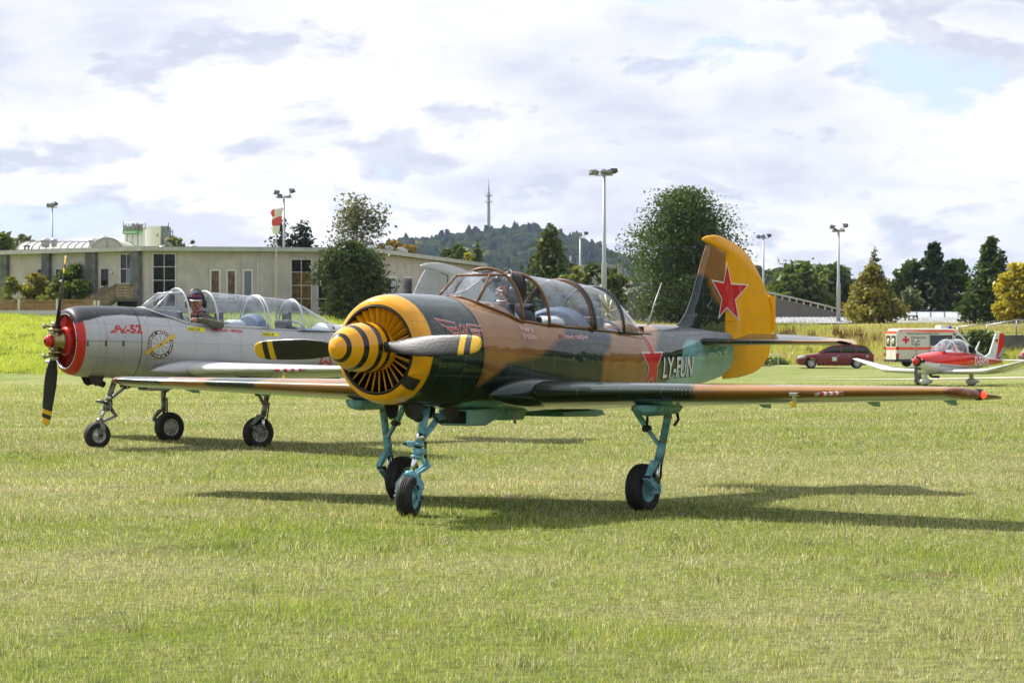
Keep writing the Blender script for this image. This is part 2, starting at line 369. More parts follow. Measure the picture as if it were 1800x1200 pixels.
# ------------------------------------------------------------------ grass blades
def blades(name, x, y, h, wd, tint, mat, lean=.6, z=None, az=None, sink=.01):
    n = len(x); a = RNG.random(n) * 2 * np.pi; l = RNG.random(n) * lean; la = RNG.random(n) * 2 * np.pi
    z = gz(x, y) - sink if z is None else z
    V = np.empty((n, 3, 3), np.float32); dx = np.cos(a) * wd / 2; dy = np.sin(a) * wd / 2
    V[:, 0] = np.stack([x - dx, y - dy, z], -1); V[:, 1] = np.stack([x + dx, y + dy, z], -1)
    V[:, 2] = np.stack([x + np.cos(la) * np.sin(l) * h, y + np.sin(la) * np.sin(l) * h, z + sink + h * np.cos(l)], -1)
    o = fast(name, V.reshape(-1, 3), np.arange(n * 3).reshape(n, 3), mat, tint=np.repeat(tint, 3))
    return o
def grassmat():
    m = bpy.data.materials.new('grass blades'); m.use_nodes = True; m.node_tree.nodes.clear(); n = NT(m.node_tree)
    at_ = n.new('ShaderNodeAttribute', attribute_name='tint').outputs['Fac']
    r = n.new('ShaderNodeValToRGB'); n.l.new(at_, r.inputs[0]); e = r.color_ramp.elements
    cols = [(0, (.045, .080, .014)), (.25, (.205, .265, .034)), (.5, (.45, .505, .072)), (.60, (.28, .20, .105)), (.66, (.46, .39, .19)), (.82, (.68, .64, .42)), (1, (.88, .85, .70))]
    e[0].position = 0; e[0].color = (*cols[0][1], 1); e[1].position = 1; e[1].color = (*cols[-1][1], 1)
    for p_, c in cols[1:-1]: q = e.new(p_); q.color = (*c, 1)
    d = n.new('ShaderNodeBsdfDiffuse'); t = n.new('ShaderNodeBsdfTranslucent'); g = n.new('ShaderNodeBsdfGlossy'); g.inputs['Roughness'].default_value = .42; g.inputs[0].default_value = (.8, .85, .8, 1)
    n.l.new(r.outputs[0], d.inputs[0]); n.l.new(n.mix(1.0, r.outputs[0], (1.2, 1.2, .75), 'MULTIPLY'), t.inputs[0])
    a = n.new('ShaderNodeMixShader', i_0=.42); n.l.new(d.outputs[0], a.inputs[1]); n.l.new(t.outputs[0], a.inputs[2])
    b = n.new('ShaderNodeMixShader', i_0=.05); n.l.new(a.outputs[0], b.inputs[1]); n.l.new(g.outputs[0], b.inputs[2])
    o = n.new('ShaderNodeOutputMaterial'); n.l.new(b.outputs[0], o.inputs[0]); return m
GM = grassmat()
N = 980000; y = 11.8 * (125 / 11.8) ** RNG.random(N); x = (RNG.random(N) * 2 - 1) * (y * .1825 * 1.12 + 1.0)
bare = sstep(fb(x, y * .7, .45, 66), .70, .82) * sstep(vn(x, y, 3.1, 67), .35, .7)
keep = RNG.random(N) < (.70 + .35 * vn(x, y * .35, .16, 77)) * (1 - .6 * bare); x, y = x[keep], y[keep]; n = len(x)
s_ = straw(x, y); tuft = vn(x, y * .4, .26, 3) * .55 + vn(x, y * .3, .10, 4) * .45; mound = sstep(fb(x, y, 1.1, 60), .60, .80); fine_ = vn(x, y, .07, 61)
h = (.020 + .026 * RNG.random(n) + .050 * sstep(tuft, .60, .9) + .03 * mound) * (1.0 - .20 * s_)
dry = RNG.random(n) < np.clip(.20 + .62 * s_ + .6 * (fb(x, y * .4, .30, 62) - .5), .04, .93)
tn = np.where(dry, .60 + .30 * RNG.random(n) + .12 * (RNG.random(n) < .12), .18 + .34 * RNG.random(n) + .10 * (fb(x, y, 2.2, 63) - .5) - .20 * sstep(tuft, .6, .9)); tn = np.where(dry & (RNG.random(n) < .22), .60 + .04 * RNG.random(n), tn); tn = np.clip(tn, 0, 1)
wd = .0034 * np.maximum(y / 13, 1) * (.6 + .8 * RNG.random(n))
tag(blades('grass', x, y, h, wd, tn, GM, 1.15), 'short mown grass with dry straw coloured patches', None, None, 'stuff')
# rough bank grass: bright on the left, dry and weedy on the right
def bank(n, u0, u1, y0, y1, hf, tf, wd, name, lab):
    y = y0 + (y1 - y0) * RNG.random(n); u = u0 + (u1 - u0) * RNG.random(n); x = (u - 900) / FPX * y
    h = hf(x, y, n); t = np.clip(tf(x, y, n), 0, 1)
    return tag(blades(name, x, y, h, wd * (.6 + .8 * RNG.random(n)), t, GM, .7), lab, None, None, 'stuff')
bank(105000, -620, 900, 159, 236, lambda x, y, n: (.10 + .22 * RNG.random(n)) * (.5 + 1.0 * fb(x, y, 3, 81)), lambda x, y, n: .36 + .14 * fb(x, y, 5, 82) + RNG.normal(0, .07, n) - .28 * (fb(x, y, 3.5, 84) > .66), .05, 'bank_grass', 'bright yellow green unmown grass on the bank by the long building')
bank(80000, 900, 2350, 194, 226, lambda x, y, n: (.18 + .40 * RNG.random(n)) * (.5 + 1.1 * fb(x, y, 3, 91)), lambda x, y, n: .30 + .42 * fb(x, y, 6, 92) + RNG.normal(0, .09, n), .055, 'weeds', 'tall dry weeds and grass on the bank behind the parked vehicles')
def weedpatch(name, spots, lab, mat, rad, hh, n):
    xs, ys_, hs = [], [], []
    for u, Y, sc in spots:
        c = (u - 900) / FPX * Y; k = int(n * sc); xs.append(c + RNG.normal(0, rad * sc, k)); ys_.append(Y + RNG.normal(0, rad * sc, k)); hs.append(hh * sc * (.5 + .6 * RNG.random(k)))
    x, y, h = map(np.concatenate, (xs, ys_, hs)); return tag(blades(name, x, y, h, .07, RNG.random(len(x)), mat, .45), lab, None, None, 'stuff')
weedpatch('weeds', [(1374, 214, 1), (1390, 215, .9), (1427, 214, .7), (1475, 216, 1.1), (1482, 212, .9), (1508, 215, 1.1), (1520, 208, 1), (1540, 213, .9), (1422, 206, .5), (1455, 209, .7), (1496, 204, .7), (1640, 214, .7), (1690, 214, .8)], 'rust brown seeding docks on the dry bank', leafmat('rusty dock', (.11, .045, .02), (.22, .11, .04), .15), .30, 1.15, 60)
xs = (np.concatenate([RNG.uniform(1395, 1660, 120), RNG.uniform(1690, 1800, 25)]) - 900); Yf = RNG.uniform(213, 221, 145); xw = xs / FPX * Yf
fV = []; 
for i in range(145):
    c = Vector((xw[i], Yf[i], G(xw[i], Yf[i]) + random.uniform(.35, .95)))
    for q in range(3):
        p_ = c + Vector([random.gauss(0, .10) for _ in range(3)]); a_ = random.random() * 3.14; d = Vector((math.cos(a_), math.sin(a_), .3)) * .05; e_ = Vector((0, .02, .06)); fV += [p_ - d, p_ + d, p_ + d + e_, p_ - d + e_]
tag(fast('weeds', np.array([tuple(v) for v in fV]), np.arange(len(fV)).reshape(-1, 4), leafmat('seed down', (.42, .36, .28), (.60, .56, .48), .3), tint=RNG.random(len(fV))), 'pale fluffy seed heads standing above the dry bank', None, None, 'stuff')

# ------------------------------------------------------------------ trees
def envelope(kind, t):
    if kind == 'round': return np.sqrt(np.clip(1 - ((t - .50) / .52) ** 2, 0, 1))
    if kind == 'oak': return np.sqrt(np.clip(1 - (np.abs(t - .34) / np.where(t < .34, .40, .68)) ** 2.1, 0, 1))
    if kind == 'egg': return np.clip(np.sin(np.pi * np.clip(t * .86 + .10, 0, 1)), 0, 1) ** .8
    if kind == 'spire': return np.clip((1 - t) ** .85 * (.35 + 1.0 * np.minimum(t * 6, 1) * .65), 0, 1)
    if kind == 'bush': return np.sqrt(np.clip(1 - t * t, 0, 1))
    return 1 - t
def tree(name, label, u, vtop, Y, wpx, kind, mat, nl, ls, t0=.12, group=None, cat='tree', seed=0, vbase=None, trunk=.022, ragged=.12, ncl=60, droop=0, gap=0.0, lean=0):
    """u, vtop, wpx: where the crown stands in the photograph; Y its distance"""
    rg = np.random.default_rng(seed + 100); x0 = (u - 900) / FPX * Y; zb = G(x0, Y); H_ = at(u, vtop, Y).z - zb; Wd = wpx / FPX * Y
    root = empty(name, (x0, Y, zb), rg.random() * 6, label, cat, group)
    bark = M('bark', (.075, .055, .040), .9, var=.3, vs_=3, bump=.6, bs=12, bd=.05)
    ncl = int(ncl); t = rg.random(ncl) ** (.85 if kind != 'spire' else 1.35); phi = rg.random(ncl) * 2 * np.pi
    rr = envelope(kind, t) * Wd / 2 * (1 - ragged * rg.random(ncl)) * np.sqrt(.12 + .88 * rg.random(ncl))
    zz = H_ * (t0 + (1 - t0) * t * .97); C = np.stack([rr * np.cos(phi) + lean * t, rr * np.sin(phi), zz], -1)
    rc = Wd * (.085 if kind != 'spire' else .075) * (.7 + .6 * rg.random(ncl)) * np.clip(.45 + envelope(kind, t), .4, 1.1)
    per = np.maximum((nl / ncl * (rc / rc.mean()) ** 1.5).astype(int), 4); ci = np.repeat(np.arange(ncl), per); n = len(ci)
    P = C[ci] + np.clip(rg.normal(0, 1, (n, 3)), -1.7, 1.7) * rc[ci, None] * np.array([1, 1, .62 if not droop else 1.3])
    if kind == 'spire':
        # boughs sag away from the stem
        r_ = np.hypot(P[:, 0], P[:, 1]); P[:, 2] -= .28 * r_ * droop
    P[:, 2] = np.clip(P[:, 2], H_ * t0 * .55, None)
    nrm = rg.normal(0, 1, (n, 3)); nrm[:, 2] = np.abs(nrm[:, 2]) + .3; nrm /= np.linalg.norm(nrm, axis=1)[:, None]
    a = np.cross(nrm, rg.normal(0, 1, (n, 3))); a /= np.linalg.norm(a, axis=1)[:, None]; b = np.cross(nrm, a)
    sz = ls * (.6 + .8 * rg.random(n))[:, None]; V = np.stack([P - a * sz, P - b * sz * .55, P + a * sz, P + b * sz * .55], 1).reshape(-1, 3)
    tint = np.clip((rg.random(ncl) * .55)[ci] + .45 * rg.random(n), 0, 1)
    fast('crown', V, np.arange(n * 4).reshape(n, 4), mat, root, tint=np.repeat(tint, 4))
    mb = MB(); r0 = max(H_ * trunk, .03); top = H_ * (.93 if kind == 'spire' else .72)
    mb.rings([(0, 0, -.3), (0, 0, H_ * .1), (lean * .2, .0, H_ * .35), (lean * .5, 0, top)], [r0 * 1.25, r0, r0 * .75, r0 * .15], 8)
    for i in range(0, ncl, max(1, ncl // 26)):
        c = C[i]; zs = max(min(c[2] - (.25 if kind != 'spire' else -.02) * abs(rr[i]) - .05 * H_, top * .95), H_ * .08)
        m_ = (c[0] * .5, c[1] * .5, zs * .55 + c[2] * .45 - .0 * H_); mb.rings([(lean * .3, 0, zs), m_, tuple(c)], [r0 * .35, r0 * .2, r0 * .06], 5, caps=False)
    mb.build('trunk', bark, root, recalc=False)
    return root
LG = {'vd': leafmat('very dark broadleaf', (.028, .052, .016), (.085, .12, .030), .25), 'dk': leafmat('dark broadleaf', (0.034, 0.068, 0.017), (0.099, 0.150, 0.034), .22), 'md': leafmat('green broadleaf', (0.053, 0.090, 0.018), (0.150, 0.203, 0.038), .30),
      'lt': leafmat('light green leaves', (0.094, 0.131, 0.025), (0.237, 0.250, 0.050), .35), 'sp': leafmat('spruce needles', (0.015, 0.033, 0.015), (0.045, 0.072, 0.027), .06),
      'co': leafmat('bright conifer', (0.043, 0.080, 0.017), (0.138, 0.167, 0.036), .15), 'ye': leafmat('autumn yellow', (.20, .21, .02), (.52, .42, .03), .4),
      'ol': leafmat('olive ochre leaves', (.11, .115, .02), (.30, .27, .045), .4), 'bi': leafmat('birch leaves', (0.072, 0.091, 0.039), (0.195, 0.208, 0.098), .3, (.30, .30, .20)),
      'or': leafmat('orange autumn leaves', (.10, .085, .015), (.30, .17, .02), .3), 'gy': leafmat('grey green willow', (0.077, 0.099, 0.055), (0.209, 0.242, 0.154), .3)}
T = tree
T('tree', 'large dark green maple standing behind the yellow tail fin', 1198, 336, 232, 212, 'oak', LG['dk'], 36000, .135, .05, seed=1, ncl=150, ragged=.5, trunk=.028)
T('conifer_tree', 'pointed green conifer in front of the wooded hill', 967, 400, 300, 128, 'spire', LG['co'], 7000, .34, .0, seed=2, ncl=110, droop=.6)
T('tree', 'small round tree beside the pointed conifer', 1052, 462, 290, 72, 'round', LG['co'], 2600, .34, .0, seed=3, ncl=36)
T('tree', 'slim dark tree right of the tallest floodlight mast', 1082, 470, 285, 44, 'egg', LG['md'], 1800, .30, .0, seed=4, ncl=26)
T('tree', 'small yellowish tree under the magenta and orange wall panels', 1010, 470, 280, 44, 'round', LG['lt'], 1700, .30, .0, seed=5, ncl=24)
T('conifer_tree', 'dark narrow conifer left of the pointed green conifer', 938, 447, 310, 46, 'spire', LG['sp'], 2000, .34, 0, seed=6, ncl=40, droop=.8)
T('tree', 'dark rounded tree behind the end of the building roof', 800, 428, 420, 52, 'round', LG['md'], 1800, .50, .1, seed=7, ncl=30)
T('conifer_tree', 'narrow conifer between the dark round tree and the glass canopy', 838, 424, 400, 50, 'spire', LG['co'], 1900, .46, .0, seed=8, ncl=40, droop=.5)
T('bush', 'yellowish bush above the end of the building roof', 822, 444, 380, 42, 'bush', LG['ye'], 700, .42, 0, seed=9, ncl=16, cat='bush')
T('tree', 'orange autumn tree behind the roof vents', 702, 421, 330, 84, 'round', LG['or'], 3600, .36, .1, seed=10, ncl=34)
T('birch_tree', 'tall airy birch rising behind the long flat roof', 628, 352, 262, 122, 'round', LG['bi'], 6500, .17, .10, seed=11, ncl=64, droop=1, ragged=.45, trunk=.012)
T('tree', 'big dark tree in front of the long building wall', 617, 428, 228, 134, 'egg', LG['vd'], 19000, .155, .0, seed=12, ncl=90, ragged=.5)
T('tree', 'light topped maple crown above the big dark tree', 628, 428, 232, 78, 'egg', LG['gy'], 2600, .22, .25, seed=13, ncl=46, ragged=.2)
T('spruce_tree', 'drooping spruce behind the windsock', 496, 386, 268, 150, 'spire', LG['sp'], 3600, .26, 0, seed=14, ncl=70, droop=1.2, group='spruces behind the flat roof')
T('spruce_tree', 'bushy spruce right of the windsock and light mast', 531, 389, 270, 140, 'spire', LG['sp'], 4200, .26, 0, seed=15, ncl=70, droop=1.0, group='spruces behind the flat roof')
T('tree', 'rounded tree at the far left edge behind the flat roof', 12, 411, 330, 80, 'round', LG['md'], 2400, .38, .1, seed=16, ncl=40)
T('conifer_tree', 'small dark conifer tip at the far left edge', 8, 404, 345, 26, 'spire', LG['sp'], 900, .34, 0, seed=17, ncl=24, droop=1)
T('tree', 'thin olive tree left of the barrel vault roof', 42, 411, 320, 52, 'round', LG['bi'], 1700, .32, .1, seed=18, ncl=36, ragged=.3)
T('tree', 'olive tree right of the concrete silos', 304, 416, 330, 52, 'round', LG['bi'], 1700, .32, .1, seed=19, ncl=34)
T('tree', 'small tree behind the second roof dome', 334, 420, 335, 34, 'round', LG['bi'], 1000, .32, .1, seed=20, ncl=22)
T('tree', 'broad green tree left of the right hand mast', 1412, 460, 345, 110, 'round', LG['md'], 4200, .42, .02, seed=21, ncl=60, ragged=.2)
T('tree', 'darker broad tree behind the right hand mast', 1462, 464, 350, 90, 'round', LG['dk'], 4200, .42, .02, seed=22, ncl=60, ragged=.2)
T('tree', 'green tree behind the base of the right hand mast', 1385, 478, 340, 50, 'round', LG['md'], 1900, .40, .02, seed=23, ncl=30)
T('tree', 'ochre tree with a thin bare top in front of the curved hall', 1533, 462, 252, 124, 'spire', LG['ol'], 9000, .19, .02, seed=24, ncl=90, trunk=.016)
T('tree', 'thin half bare leader of the ochre tree', 1538, 430, 256, 44, 'spire', LG['bi'], 620, .16, .35, seed=25, ncl=46, trunk=.010)
T('tree', 'dark round tree left of the tall spruce', 1600, 459, 300, 62, 'round', LG['dk'], 3400, .36, .0, seed=26, ncl=50)
T('spruce_tree', 'tall dark spruce between two round trees', 1641, 421, 298, 104, 'spire', LG['sp'], 6500, .32, 0, seed=27, ncl=80, droop=1)
T('tree', 'dark round tree right of the tall spruce', 1679, 458, 302, 60, 'round', LG['dk'], 3400, .36, .0, seed=28, ncl=50)
T('conifer_tree', 'grey green pointed conifer left of the yellow tree', 1742, 418, 262, 118, 'spire', LG['dk'], 8000, .26, 0, seed=29, ncl=110, droop=.5)
T('tree', 'bright yellow autumn tree at the right edge', 1789, 460, 240, 78, 'egg', LG['ye'], 6000, .22, .02, seed=30, ncl=70, ragged=.2)
T('willow_bush', 'pale grey green bush below the dark trees', 1602, 505, 290, 50, 'bush', LG['gy'], 1400, .30, 0, seed=31, ncl=24, cat='bush')
T('tree', 'low dark tree between the big maple and the ochre tree', 1572, 500, 310, 46, 'round', LG['dk'], 1500, .36, 0, seed=32, ncl=24)
T('bush', 'leafy green bush growing by the concrete ramp wall', 1722, 581, 202, 78, 'bush', LG['md'], 5200, .14, 0, seed=33, ncl=60, cat='bush', ragged=.2)
T('bush', 'dark bush spilling over the bank behind the ambulance', 1690, 600, 204, 50, 'bush', LG['dk'], 1800, .14, 0, seed=34, ncl=30, cat='bush')
T('bush', 'reddish green bush in front of the building by the fence', 62, 481, 242, 60, 'egg', LG['ol'], 2400, .18, 0, seed=35, ncl=40, cat='bush', group='bushes in front of the left wall')
T('bush', 'large dark green bush next to the wooden ramp', 128, 466, 240, 74, 'egg', LG['md'], 4600, .20, 0, seed=36, ncl=60, cat='bush', group='bushes in front of the left wall')
T('bush', 'low light green bush between the two larger bushes', 95, 499, 239, 48, 'egg', LG['lt'], 1800, .17, 0, seed=37, ncl=30, cat='bush', group='bushes in front of the left wall')
T('bush', 'airy yellow green bush at the left edge by the fence', 18, 486, 242, 46, 'egg', LG['lt'], 900, .16, 0, seed=38, ncl=28, cat='bush', ragged=.4, group='bushes in front of the left wall')
T('bush', 'low overgrown shrub at the foot of the bank by the white barrier', 1362, 634, 186, 60, 'bush', LG['md'], 900, .12, 0, seed=39, ncl=30, cat='bush')

# ------------------------------------------------------------------ wooded hills
ridge = np.array([(-400, 560), (560, 470), (640, 440), (680, 428), (715, 416), (760, 414), (800, 408), (845, 402), (880, 399), (915, 393), (938, 391), (955, 397), (985, 404), (1010, 412), (1040, 426), (1075, 441), (1105, 452), (1160, 466), (1240, 478), (1330, 486), (1390, 492), (1500, 512), (1700, 540), (2300, 560)], float)
HY = 3200.0
def hz(x, y):
    u = 900 + x / HY * FPX; top = CAMH + (574.1 - np.interp(u, ridge[:, 0], ridge[:, 1])) / FPX * HY - 15
    k = sstep(y, 1750, HY) * (1 - .75 * sstep(y, HY + 100, HY + 700)); return 2.0 + (np.maximum(top, 3) - 2.0) * k + 6 * (fb(x, y, 160, 50) - .5) * k
hx = np.linspace(-1300, 1500, 141); hy = np.linspace(1700, 3950, 60); A, B = np.meshgrid(hx, hy); V = np.stack([A, B, hz(A, B)], -1).reshape(-1, 3)
idx = np.arange(A.size).reshape(A.shape); F = np.stack([idx[:-1, :-1], idx[:-1, 1:], idx[1:, 1:], idx[1:, :-1]], -1).reshape(-1, 4)
tag(fast('hill', V, F, M('hill soil under trees', (.03, .04, .015), .95), smooth=True), 'broad wooded hill on the horizon', None, None, 'structure')
def crowns(name, x, y, z, r, hgt, tint, mat):
    bm = bmesh.new(); bmesh.ops.create_icosphere(bm, subdivisions=2, radius=1); bv = np.array([v.co[:] for v in bm.verts]); bf = np.array([[v.index for v in f.verts] for f in bm.faces]); bm.free()
    n = len(x); k = len(bv); nz = RNG.random((n, k)) * .42 + .78
    V = bv[None] * nz[..., None] * np.stack([r, r, hgt], -1)[:, None] + np.stack([x, y, z], -1)[:, None]
    F = bf[None] + (np.arange(n) * k)[:, None, None]
    t = np.clip(tint[:, None] + RNG.normal(0, .10, (n, k)), 0, 1)
    return fast(name, V.reshape(-1, 3), F.reshape(-1, 3), mat, tint=t.ravel(), smooth=True)
n = 5200; u = RNG.uniform(520, 1620, n * 3); y = RNG.uniform(1850, 3420, n * 3); x = (u - 900) / FPX * y; z = hz(x, y)
ok = (z > 12) & (y < 3380); x, y, z = x[ok][:n], y[ok][:n], z[ok][:n]; n = len(x)
spz = RNG.random(n) < .12
tint = np.clip(.25 + .9 * (fb(x, y, 90, 70) - .45) + RNG.normal(0, .16, n), 0, 1); r = RNG.uniform(4.0, 8.0, n)
hgt = np.where(spz, r * 1.7, r * .95); r = np.where(spz, r * .5, r); tint = np.where(spz, tint * .3, tint)
tag(crowns('forest', x, y, z + 3, r, hgt, tint, leafmat('hill forest', (.007, .018, .010), (.055, .070, .020), .0, (.12, .09, .02), 0)), 'mixed forest covering the far hill, some crowns turning yellow', None, None, 'stuff')
# a nearer low wood right of the maple
n = 260; u = RNG.uniform(1290, 1420, n); y = RNG.uniform(900, 1000, n); x = (u - 900) / FPX * y; z = CAMH + (574 - np.interp(u, [1290, 1340, 1420], [486, 484, 500])) / FPX * y * RNG.random(n) ** .5
tag(crowns('forest', x, y, z, RNG.uniform(2.5, 4.5, n), RNG.uniform(2.5, 4, n), RNG.random(n) * .4, leafmat('hill forest')  if False else MATS['hill forest']), 'dark distant wood behind the tail fin', None, None, 'stuff')
# the wood on the other side of the airfield, behind the photographer: it shows only as reflections in the gloss paint
n = 2600; th = RNG.uniform(math.radians(-252), math.radians(70), n); rr_ = RNG.uniform(150, 185, n) + 60 * (np.sin(th) > -.1); x, y = rr_ * np.cos(th), rr_ * np.sin(th); hh = (7 + 11 * fb(x, y, 14, 55)) * (1 + .3 * (np.sin(th) > -.1))
tag(crowns('forest', x, y, hh * RNG.random(n) ** .6, RNG.uniform(2.5, 4.5, n), RNG.uniform(2.5, 4.0, n), RNG.random(n) * .6, MATS['hill forest']), 'wood standing round the rest of the airfield', None, None, 'stuff')
# haze: one closed box round the camera and everything built, thinner than the hill is far
mb = MB(); mb.box((0, 760, 94), (5400, 6800, 192)); hb = mb.build('haze', [])
hm = bpy.data.materials.new('thin blue air'); hm.use_nodes = True; hm.node_tree.nodes.clear(); n_ = NT(hm.node_tree)
pv = n_.new('ShaderNodeVolumePrincipled'); pv.inputs['Color'].default_value = (.62, .74, 1, 1); pv.inputs['Density'].default_value = .000048; pv.inputs['Anisotropy'].default_value = .0
ov = n_.new('ShaderNodeOutputMaterial'); n_.l.new(pv.outputs[0], ov.inputs['Volume']); hb.data.materials.append(hm); tag(hb, kind='stuff')
# ------------------------------------------------------------------ two-seat trainer aircraft
def tab(pts, lo, hi, w_=.06):
    """smooth profile through control points"""
    xs = np.linspace(lo, hi, 1400); p = np.array(pts, float); ys_ = np.interp(xs, p[:, 0], p[:, 1]); k = max(int(w_ / (xs[1] - xs[0])), 1)
    pad = np.pad(ys_, k, mode='edge'); ker = np.hanning(2 * k + 1) + 1e-6; ker /= ker.sum(); sm = np.convolve(pad, ker, 'valid')
    bl = np.clip((xs - lo) / .12, 0, 1); ys_ = ys_ * (1 - bl) + sm * bl
    return lambda s: np.interp(s, xs, ys_)
TOP = tab([(.60, 1.852), (.612, 1.878), (.63, 1.90), (.66, 1.918), (.70, 1.93), (.8, 1.942), (1.0, 1.948), (1.36, 1.944), (1.72, 1.925), (2.0, 1.905), (2.3, 1.88), (3.0, 1.83), (4.0, 1.77), (4.6, 1.715), (4.85, 1.69), (5.3, 1.68), (5.8, 1.67), (6.3, 1.64), (6.95, 1.60)], .6, 6.95, .14)
BOT = tab([(.60, 1.068), (.612, 1.042), (.63, 1.02), (.66, 1.0), (.7, .99), (.8, .975), (1.0, .962), (1.4, .945), (1.6, .93), (2.2, .90), (3, .87), (4, .86), (4.6, .89), (5.5, .97), (6.3, 1.07), (6.75, 1.14), (6.95, 1.22)], .6, 6.95, .14)
WID = tab([(.60, .392), (.612, .418), (.63, .438), (.66, .455), (.7, .468), (.8, .480), (1.0, .487), (1.5, .497), (2.2, .50), (3, .49), (3.8, .455), (4.5, .385), (5.3, .275), (6.0, .165), (6.5, .09), (6.8, .05), (6.95, .03)], .6, 6.95, .14)
EXN = tab([(.6, 2), (1.4, 2.02), (2.2, 2.2), (4, 2.3), (6.95, 2.1)], .6, 6.95, .3)
SILL = tab([(1.6, 1.80), (2.0, 1.74), (2.2, 1.715), (2.7, 1.67), (3.3, 1.64), (3.9, 1.61), (4.3, 1.585), (4.8, 1.58), (5.2, 1.58)], .6, 6.95, .05)
CK0, CK1 = 2.30, 4.62
def fy(s, z):
    """half width of the fuselage at station s and height z"""
    zc = (TOP(s) + BOT(s)) / 2; h = (TOP(s) - BOT(s)) / 2; q = 1 - np.abs(np.clip((z - zc) / h, -1, 1)) ** EXN(s)
    return float(WID(s) * max(q, 0) ** (1 / EXN(s)))
def ring(s):
    t, b, w_, e = float(TOP(s)), float(BOT(s)), float(WID(s)), float(EXN(s)); zc, h = (t + b) / 2, (t - b) / 2
    cut = CK0 <= s <= CK1; zs = float(SILL(s)) if 1.65 < s < 5.2 else zc + h * .62
    a1 = math.asin(min(max((zs - zc) / h, -1), 1) ** 1.0 if e == 2 else math.copysign(min(abs((zs - zc) / h), 1) ** (e / 2), zs - zc)); out = []
    f = lambda a: (w_ * abs(math.cos(a)) ** (2 / e), zc + h * math.copysign(abs(math.sin(a)) ** (2 / e), math.sin(a)))
    N1, N2 = 44, 20
    side = [f(-math.pi / 2 + (a1 + math.pi / 2) * i / N1) for i in range(N1 + 1)]
    if cut: y0 = side[-1][0]; up = [(y0 * (1 - i / N2), zs) for i in range(1, N2 + 1)]
    else: up = [f(a1 + (math.pi / 2 - a1) * i / N2) for i in range(1, N2 + 1)]
    half = side + up
    half[0] = (0, half[0][1]); half[-1] = (0, half[-1][1])
    return half, N1
def sd_poly(px, py, poly):
    """signed distance (inside > 0) to a polygon"""
    p = np.array(poly, float); d = np.full(px.shape, 1e9); ins = np.zeros(px.shape, bool)
    for i in range(len(p)):
        a, b = p[i], p[(i + 1) % len(p)]; e = b - a; wx, wy = px - a[0], py - a[1]; t = np.clip((wx * e[0] + wy * e[1]) / (e @ e), 0, 1)
        d = np.minimum(d, np.hypot(wx - e[0] * t, wy - e[1] * t)); c = ((a[1] > py) != (b[1] > py)); ins ^= c & (px < e[0] * (py - a[1]) / (e[1] if e[1] else 1e-9) + a[0])
    return np.where(ins, d, -d)
mixc = lambda a, b, f: a * (1 - f[..., None]) + np.array(b) * f[..., None]
GREEN, BROWN, YEL, SKYB = (.010, .024, .015), (.28, .125, .026), (.86, .38, .005), (.19, .42, .43)
RED, SILV, BLK = (.55, .018, .012), (.43, .43, .435), (.012, .013, .018)
def soft(d, w_=.05): return np.clip(d / w_ + .5, 0, 1)
def paint_camo(s, y, z):
    c = np.broadcast_to(np.array(GREEN), s.shape + (3,)).copy(); wob = .05 * np.sin(s * 5.1 + z * 7) + .03 * np.sin(s * 13 - z * 9)
    A = [(1.52, 2.1), (1.52, 1.13), (1.66, 1.22), (1.94, 1.33), (2.46, 1.39), (2.72, 1.52), (3.0, 1.60), (3.05, 2.1)]
    B = [(3.60, .8), (3.62, 1.38), (3.82, 1.56), (4.0, 2.1), (5.25, 2.1), (5.12, 1.62), (4.90, 1.52), (4.76, 1.38), (4.68, 1.14), (4.65, .8)]
    C_ = [(5.14, .7), (5.14, 1.12), (5.48, 1.25), (5.53, 1.46), (5.70, 1.53), (7.1, 1.46), (7.1, .7)]
    c = mixc(c, BROWN, soft(sd_poly(s + wob, z, A), .06) * (s > 1.535)); c = mixc(c, BROWN, soft(sd_poly(s + wob * .6, z, B), .06)); c = mixc(c, SKYB, soft(sd_poly(s, z, C_), .03))
    c = mixc(c, SKYB, soft(1.0 - z + np.clip(s - 1.7, -1, .0) * .25, .012) * (s > .9)); c = mixc(c, YEL, soft(.775 - s, .012))
    return c
def paint_silver(s, y, z):
    c = np.broadcast_to(np.array(SILV), s.shape + (3,)).copy(); c = mixc(c, RED, soft(.70 - s, .012))
    zb = np.interp(s, [.6, .69, 1.0, 1.29, 1.98, 2.23, 2.3], [1.70, 1.73, 1.80, 1.82, 1.775, 1.72, 1.70]); return mixc(c, BLK, soft(z - zb, .012) * (s < 2.27))
def foil(LE, TE, th, vert=(0, 0, 1), x0=0.0, x1=1.0, n=13, up=1.0, lo=1.0):
    LE, TE, vt = np.array(LE, float), np.array(TE, float), np.array(vert, float); ch = np.linalg.norm(TE - LE); out = []
    X = x0 + (x1 - x0) * (1 - np.cos(np.linspace(0, np.pi, n))) / 2
    yt = lambda x: 5 * th * ch * (.2969 * np.sqrt(x) - .126 * x - .3516 * x * x + .2843 * x ** 3 - .1026 * x ** 4)
    for x in X[::-1]: out.append(LE + (TE - LE) * x + vt * yt(x) * up)
    for x in X[1 if x0 == 0 else 0:]: out.append(LE + (TE - LE) * x - vt * yt(x) * lo)
    return out
Pt = lambda s, y, z: (-s, y, z)
PLN = {1: (-1.5, 23.681, .992), 2: (-6.608, 38.004, .594)}
